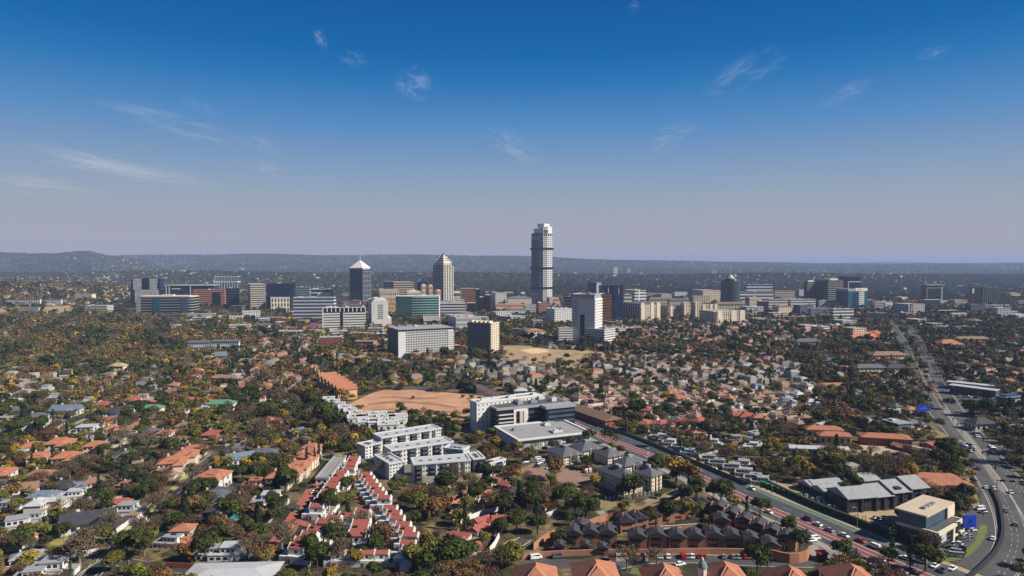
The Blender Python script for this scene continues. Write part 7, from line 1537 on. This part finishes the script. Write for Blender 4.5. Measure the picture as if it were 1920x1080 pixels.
for i in range(14):
    px, py = 1136+i*7.4, 938-i*1.1+(.4*i if i < 6 else 2.4); t = at('fence_post', None, 'post', px, py, 0, 'white fence posts on the estate verge'); put('shaft', boxmesh(.4, .4, 2, WHITE, 'shaft'), t); t['auto'] = 'white fence post'
for i, (px, py) in enumerate(((1606, 976), (1620, 979))):
    t = at('green_frame', ('green hoop frame nearer the black apartments', 'green hoop frame nearer the modern office')[i], 'frame', px, py, .3); 
    for q in (-.9, .9): MB().box(q-.1, q+.1, -.1, .1, 0, 3.2).build('post', GREENP, t)
    MB().box(-.8, .8, -.1, .1, 2.6, 2.8).build('crossbar', GREENP, t)
t = at('guard_hut', 'red and black guard hut at the estate gate below the bus road', 'hut', 1541, 1049, .1); MB().box(-1.6, 1.6, -1.5, 1.5, 0, 2.8).build('wall', BLACKP, t); MB().box(-2, 2, -1.9, 1.9, 2.8, 3.3).build('roof', mat('bright_red_sheet', (.45, .03, .02), .6), t)
for i, (px, py, m) in enumerate(((1148, 1048, 'b'), (1160, 1048, 'w'), (1173, 1048, 'y'), (1184, 1048, 'b'), (1202, 1048, 'y'), (1208, 1048, 'g'), (1218, 1047, 'b'))):
    t = at('service_kiosk', None, 'kiosk', px, py+2, 0, 'small brick service kiosks below the long brick wall'); MB().box(-1.4, 1.4, -1, 1, 0, 2.2).build('wall', {'b': RBRICK, 'w': WHITE, 'y': CREAM, 'g': GREYW}[m], t); MB().box(-1.6, 1.6, -1.2, 1.2, 2.2, 2.4).build('roof', {'b': BLACKP, 'w': GREYW, 'y': ORANGEP, 'g': GREYW}[m], t); t['auto'] = {'b': 'dark brick', 'w': 'white', 'y': 'cream', 'g': 'pale grey'}[m]+' service kiosk'
# far landmarks
for lab, px, py, w, h, m in (('pale domed hall glinting far away on the plain', 1388, 499, 170, 24, WHITE), ('lone dark office tower far beyond the round tower', 1338, 515, 50, 62, GLASSC), ('tall tan tower far beyond the tallest tower', 1154, 514, 38, 75, STONE), ('orange block far to the right of the tan far tower', 1179, 511, 38, 55, BRICK), ('second orange block far off on the ridge', 1202, 514, 30, 30, BRICK), ('long white hall far off left of the tallest tower', 963, 508, 150, 12, WHITE)):
    x, y = G(px, py+2); t = thing('distant_building', lab, 'building', (x, y, Tz(x, y)-3), .1)
    if 'domed' in lab: MB().cone(0, 0, w/2, w*.4, 0, h*.5, 20).cone(0, 0, w*.4, w*.1, h*.5, h, 20).build('dome', m, t)
    else:
        MB().box(-w/2, w/2, -w/5, w/5, 0, h).build('wall', m, t)
        if h > 20: 
            for k in range(5): MB().box(-w/2-.4, w/2+.4, -w/5-.5, w/5, h*(k+.5)/5, h*(k+.8)/5).build('floor_band', GREYW, t)
t = at('radio_mast', 'thin lattice radio mast on the far hilltop', 'mast', 168, 474, 0); MB().tube((0, 0, -5), (0, 0, 45), 1.2, .3, 4).build('mast', METAL, t)
for i, (px, py, w) in enumerate(((136, 481, 90), (155, 482, 75), (88, 481, 60), (120, 479, 40), (75, 490, 60))):
    x, y = G(px, py); t = thing('hillside_house', ('long cream hillside mansion, western one below the mast', 'long cream hillside mansion right below the mast', 'pale house on the western shoulder of the far hill', 'small pale house on the crest of the far hill', 'white house on the lower slope of the far hill')[i], 'building', (x, y, Tz(x, y)-3), 0); MB().box(-w/2, w/2, -12, 12, 0, 17).build('wall', CREAM, t); MB().hip(-w/2-1, w/2+1, -13, 13, 17, 6).build('roof', ROOFB, t)
# ------------------------------------------------------------------ clouds
def clouds():
    m = bpy.data.materials.new('cloud_vapour'); m.use_nodes = True; n = m.node_tree; n.nodes.clear(); L = n.links.new
    out = n.nodes.new('ShaderNodeOutputMaterial'); pv = n.nodes.new('ShaderNodeVolumePrincipled'); tc = n.nodes.new('ShaderNodeTexCoord'); oi = n.nodes.new('ShaderNodeObjectInfo')
    ln = n.nodes.new('ShaderNodeVectorMath'); ln.operation = 'LENGTH'; L(tc.outputs['Object'], ln.inputs[0])
    fo = n.nodes.new('ShaderNodeMapRange'); fo.inputs[1].default_value = 1.0; fo.inputs[2].default_value = .15; L(ln.outputs['Value'], fo.inputs[0])
    ad = n.nodes.new('ShaderNodeVectorMath'); ad.operation = 'MULTIPLY_ADD'; L(tc.outputs['Object'], ad.inputs[0]); ad.inputs[1].default_value = (1.0, 1.0, 1.6)
    cx = n.nodes.new('ShaderNodeCombineXYZ'); mu = n.nodes.new('ShaderNodeMath'); mu.operation = 'MULTIPLY'; mu.inputs[1].default_value = 40; L(oi.outputs['Random'], mu.inputs[0])
    for i in range(3): L(mu.outputs[0], cx.inputs[i])
    L(cx.outputs[0], ad.inputs[2])
    no = n.nodes.new('ShaderNodeTexNoise'); no.inputs['Scale'].default_value = 1.5; no.inputs['Detail'].default_value = 6; no.inputs['Roughness'].default_value = .62; no.inputs['Distortion'].default_value = 1.2; L(ad.outputs[0], no.inputs['Vector'])
    th = n.nodes.new('ShaderNodeMapRange'); th.inputs[1].default_value = .50; th.inputs[2].default_value = .80; L(no.outputs[0], th.inputs[0])
    p1 = n.nodes.new('ShaderNodeMath'); p1.operation = 'MULTIPLY'; L(th.outputs[0], p1.inputs[0]); L(fo.outputs[0], p1.inputs[1])
    p2 = n.nodes.new('ShaderNodeMath'); p2.operation = 'MULTIPLY'; L(p1.outputs[0], p2.inputs[0]); oc = n.nodes.new('ShaderNodeSeparateColor'); L(oi.outputs['Color'], oc.inputs[0]); L(oc.outputs[0], p2.inputs[1])
    p3 = n.nodes.new('ShaderNodeMath'); p3.operation = 'MULTIPLY'; p3.inputs[1].default_value = .0075; L(p2.outputs[0], p3.inputs[0]); L(p3.outputs[0], pv.inputs['Density']); pv.inputs['Color'].default_value = (.93, .93, .95, 1)
    L(pv.outputs[0], out.inputs['Volume'])
    me = MB().cone(0, 0, .45, .9, -.85, -.35, 14).cone(0, 0, .9, .9, -.35, .35, 14).cone(0, 0, .9, .45, .35, .85, 14)
    me = bpy.data.meshes.new('cloud'); import bmesh; bm = bmesh.new(); bmesh.ops.create_icosphere(bm, subdivisions=3, radius=1.0); bm.to_mesh(me); bm.free(); me.materials.append(m)
    for px, py, w, h, tilt, dn, lab in [(775, 157, 60, 48, -30, 1.3, 'brightest small puffy cloud high above the pyramid tower'), (663, 110, 44, 26, -10, .8, 'small faint puff up and left of the brightest cloud'), (602, 73, 20, 30, 20, .8, 'tiny upright wisp high in the blue'), (960, 272, 110, 40, -30, .9, 'ragged wisp just left above the tallest tower'), (1395, 140, 130, 50, 25, .8, 'broad feathery wisp high over the cream blocks'), (1262, 248, 80, 28, 10, .7, 'upper half of the hooked wisp right of the tallest tower'), (1243, 275, 60, 26, 30, .6, 'lower half of the hooked wisp right of the tallest tower'), (490, 272, 60, 26, -20, .7, 'soft oval puff over the beige banded office'), (490, 315, 80, 24, -15, .5, 'thin streak below the soft oval puff'), (322, 232, 190, 30, -12, .55, 'long slanting streak in the middle of the western sky'), (235, 316, 260, 26, -9, .6, 'longest white streak low in the western sky'), (70, 347, 160, 28, -4, .35, 'pale smear above the far hill'), (1588, 174, 80, 22, 22, .5, 'thin rising wisp in the eastern sky'), (1752, 99, 50, 14, 3, .6, 'tiny flat wisp far up in the eastern sky'), (1188, 11, 26, 18, -30, .6, 'tiny cloud speck at the very top of the sky'), (375, 200, 60, 20, -20, .35, 'faint patch above the long slanting streak')]:
        d = ray(px, py); z = 2600.0; t = (z-CAM_H)/d.z if d.z > .02 else 60000
        p = Vector((0, 0, CAM_H))+d*t; k = (Vector((p.x, p.y, 0)).length)/1280.0
        o = put('cloud', me, None, p, 0); o.rotation_euler = (0, -math.radians(tilt), -math.atan2(p.x, p.y)); w *= .78; h *= .8; dn *= .62; o.scale = (w*.85*k, max(w*.3, h*.6)*k, h*.95*k)
        o.color = (dn/(min(w, h)*k/300), 0, 0, 1)
        tag(o, lab, 'cloud', 'thin wisps of cloud'); THINGS.append(o)
clouds()
# ------------------------------------------------------------------ telling look-alikes apart in words
LM = [('pool lawn villa', 165, 985), ('street wall corner', 260, 975), ('grey gabled bungalow', 402, 930), ('solar roofed double house', 402, 905), ('red brick lane fork', 545, 985), ('narrow walled terrace', 610, 895), ('long red roofed row', 618, 918), ('short red roofed row', 660, 870), ('upper red zigzag row', 700, 912), ('lower red zigzag row', 757, 995), ('front red terrace', 675, 1035), ('brick lane red cluster', 672, 995), ('curved red row', 592, 990), ('big metal roof', 440, 1065), ('three doorway white house', 428, 1035), ('turquoise kidney pool', 438, 972), ('bottom corner white house', 90, 1060), ('edge terracotta house', 28, 1010), ('blue grey hipped house', 82, 930), ('brown hipped bungalow', 78, 892), ('twin cream villas', 110, 862), ('solar panel villa', 115, 842), ('navy roofed house', 125, 772), ('big white house complex', 155, 812), ('orange tennis court house', 270, 800), ('green roofed hall', 415, 768), ('street side terracotta terrace', 335, 868), ('palm cottage', 240, 905), ('cypress hedge townhouses', 575, 862), ('long blue grey house', 455, 862), ('steep white gable', 555, 812), ('bright red roofed house', 402, 815), ('white cubic mansion', 190, 728), ('thatched twin peaks', 222, 700), ('small blue gabled house', 282, 700), ('grey balcony apartments', 420, 660), ('orange terrace by plot', 615, 735), ('bare red plot', 790, 760), ('white stepped terraces', 665, 795), ('courtyard apartments', 740, 850), ('garden range apartments', 825, 895), ('sawtooth apartment wing', 930, 880), ('white slab office', 950, 790), ('black glass office', 1020, 800), ('flat roofed office wing', 1030, 840), ('brick car park', 1040, 885), ('car park slate block', 1060, 865), ('bus road slate blocks', 1180, 868), ('largest slate roofed block', 1160, 915), ('big golden tree', 1275, 905), ('pink cottage cluster', 860, 945), ('white drive houses', 895, 990), ('lone terracotta roof', 1018, 940), ('road bend lawn', 945, 1040), ('black roofed estate west end', 1090, 1005), ('black roofed estate middle', 1240, 1000), ('black roofed estate upper line', 1230, 965), ('black roofed diagonal line', 1430, 990), ('estate east corner', 1480, 1045), ('long brick wall', 1200, 1042), ('car park street', 1330, 1052), ('green cupola', 1317, 1070), ('westernmost hotel wing', 1003, 1070), ('easternmost hotel wing', 1597, 1074), ('estate gate forecourt', 1540, 1035), ('red bus lanes bend', 1500, 985), ('bus road by white cluster', 1250, 855), ('white cubic cluster', 1290, 838), ('sand cubic cluster', 1380, 878), ('checked townhouses', 1212, 790), ('solar covered long house', 1262, 795), ('white gabled red terrace', 1402, 788), ('pink roofed suburb', 1300, 745), ('brown classroom building', 1110, 780), ('green canopied stands', 1465, 925), ('back shingle building', 1590, 912), ('front shingle apartments', 1670, 950), ('sandy yard', 1600, 968), ('modern black office', 1745, 1015), ('large blue billboard', 1815, 1000), ('slip road curve', 1850, 1000), ('orange roofs by red bank', 1760, 912), ('tan school court', 1650, 848), ('long red school', 1665, 828), ('east school wings', 1745, 850), ('skylight roof', 1530, 848), ('long orange roofed building', 1545, 818), ('blue grey flats', 1690, 800), ('highway junction', 1825, 840), ('small blue billboard', 1731, 778), ('shopping car park', 1825, 755), ('shopping hall', 1895, 750), ('brown barn', 1665, 680), ('red roofed white villa', 1785, 660), ('red highway cluster', 1880, 690), ('townhouses beyond billboard', 1885, 810), ('white grid apartments', 790, 665), ('dark ribbed apartments', 905, 660), ('dry sports field', 1030, 672), ('big hotel slab', 1110, 645), ('rooftops by brick deck', 430, 715), ('yellow tree office', 1513, 652), ('brick recess flats', 612, 648), ('tallest tower', 1016, 580), ('pyramid roofed tower', 676, 580), ('green glass office', 782, 600), ('striped white office', 640, 618), ('zigzag towers', 273, 580), ('rounded glass block', 307, 595), ('orange brick office', 390, 580), ('beige banded office', 475, 585), ('cream corner hotel', 1360, 605), ('square pavilion block', 1200, 605), ('dark round tower', 1369, 575), ('curved white office', 1500, 582), ('broad banded tower', 1555, 580), ('teal glass office', 1600, 582), ('parking deck', 1580, 605), ('unfinished building', 1703, 595), ('framed black block', 1748, 568), ('ribbed dark tower', 1850, 575), ('blue canopies', 1795, 604), ('orange soil works', 1520, 620), ('small white pool wall', 210, 900), ('dry school field', 105, 585), ('ridge villas', 70, 545), ('wooded west edge', 20, 680), ('west garden woods', 130, 650), ('mid garden woods', 330, 660), ('white slot hotel', 710, 612), ('tall stepped tower', 832, 572), ('black fin towers', 905, 588), ('logo tower', 1160, 600)]
REL = (('just east of', 1, 0), ('just west of', -1, 0), ('just behind', 0, 1), ('just in front of', 0, -1))
groups = {}
for o in THINGS:
    a = o.get('auto')
    if not a: continue
    px, py = proj(o.location.x, o.location.y, o.location.z)
    best = None
    for nm, lx, ly in LM:
        gx, gy = G(lx, ly) if (nm,) not in groups else groups[(nm,)]
        groups[(nm,)] = (gx, gy)
        d = math.hypot(gx-o.location.x, gy-o.location.y)
        if best is None or d < best[0]: best = (d, nm, gx, gy)
    d, nm, gx, gy = best; ddx, ddy = o.location.x-gx, o.location.y-gy
    rel = ('right of' if ddx > 0 else 'left of') if abs(ddx) > abs(ddy) else ('behind' if ddy > 0 else 'in front of')
    o['_px'] = px; groups.setdefault((a, rel, nm), []).append(o)
N_OF = 'zero one two three four five six seven eight nine ten eleven twelve thirteen fourteen fifteen sixteen seventeen eighteen nineteen twenty'.split()
for k, v in groups.items():
    if len(k) != 3: continue
    a, rel, nm = k; v.sort(key=lambda o: o['_px']); n = len(v)
    for i, o in enumerate(v):
        s = f'{a} {rel} the {nm}'
        if n == 2: s += ', '+('left' if i == 0 else 'right')+' one'
        elif n > 2: s += ', '+('leftmost one' if i == 0 else 'rightmost one' if i == n-1 else f'{ORD[i] if i < 20 else i+1} from left')
        o['label'] = s
for o in THINGS:
    if 'wall' in o.name or 'tower' in o.name or 'building' in o.name: o['kind'] = 'thing'
    for q in ('auto', '_px'):
        if q in o: del o[q]
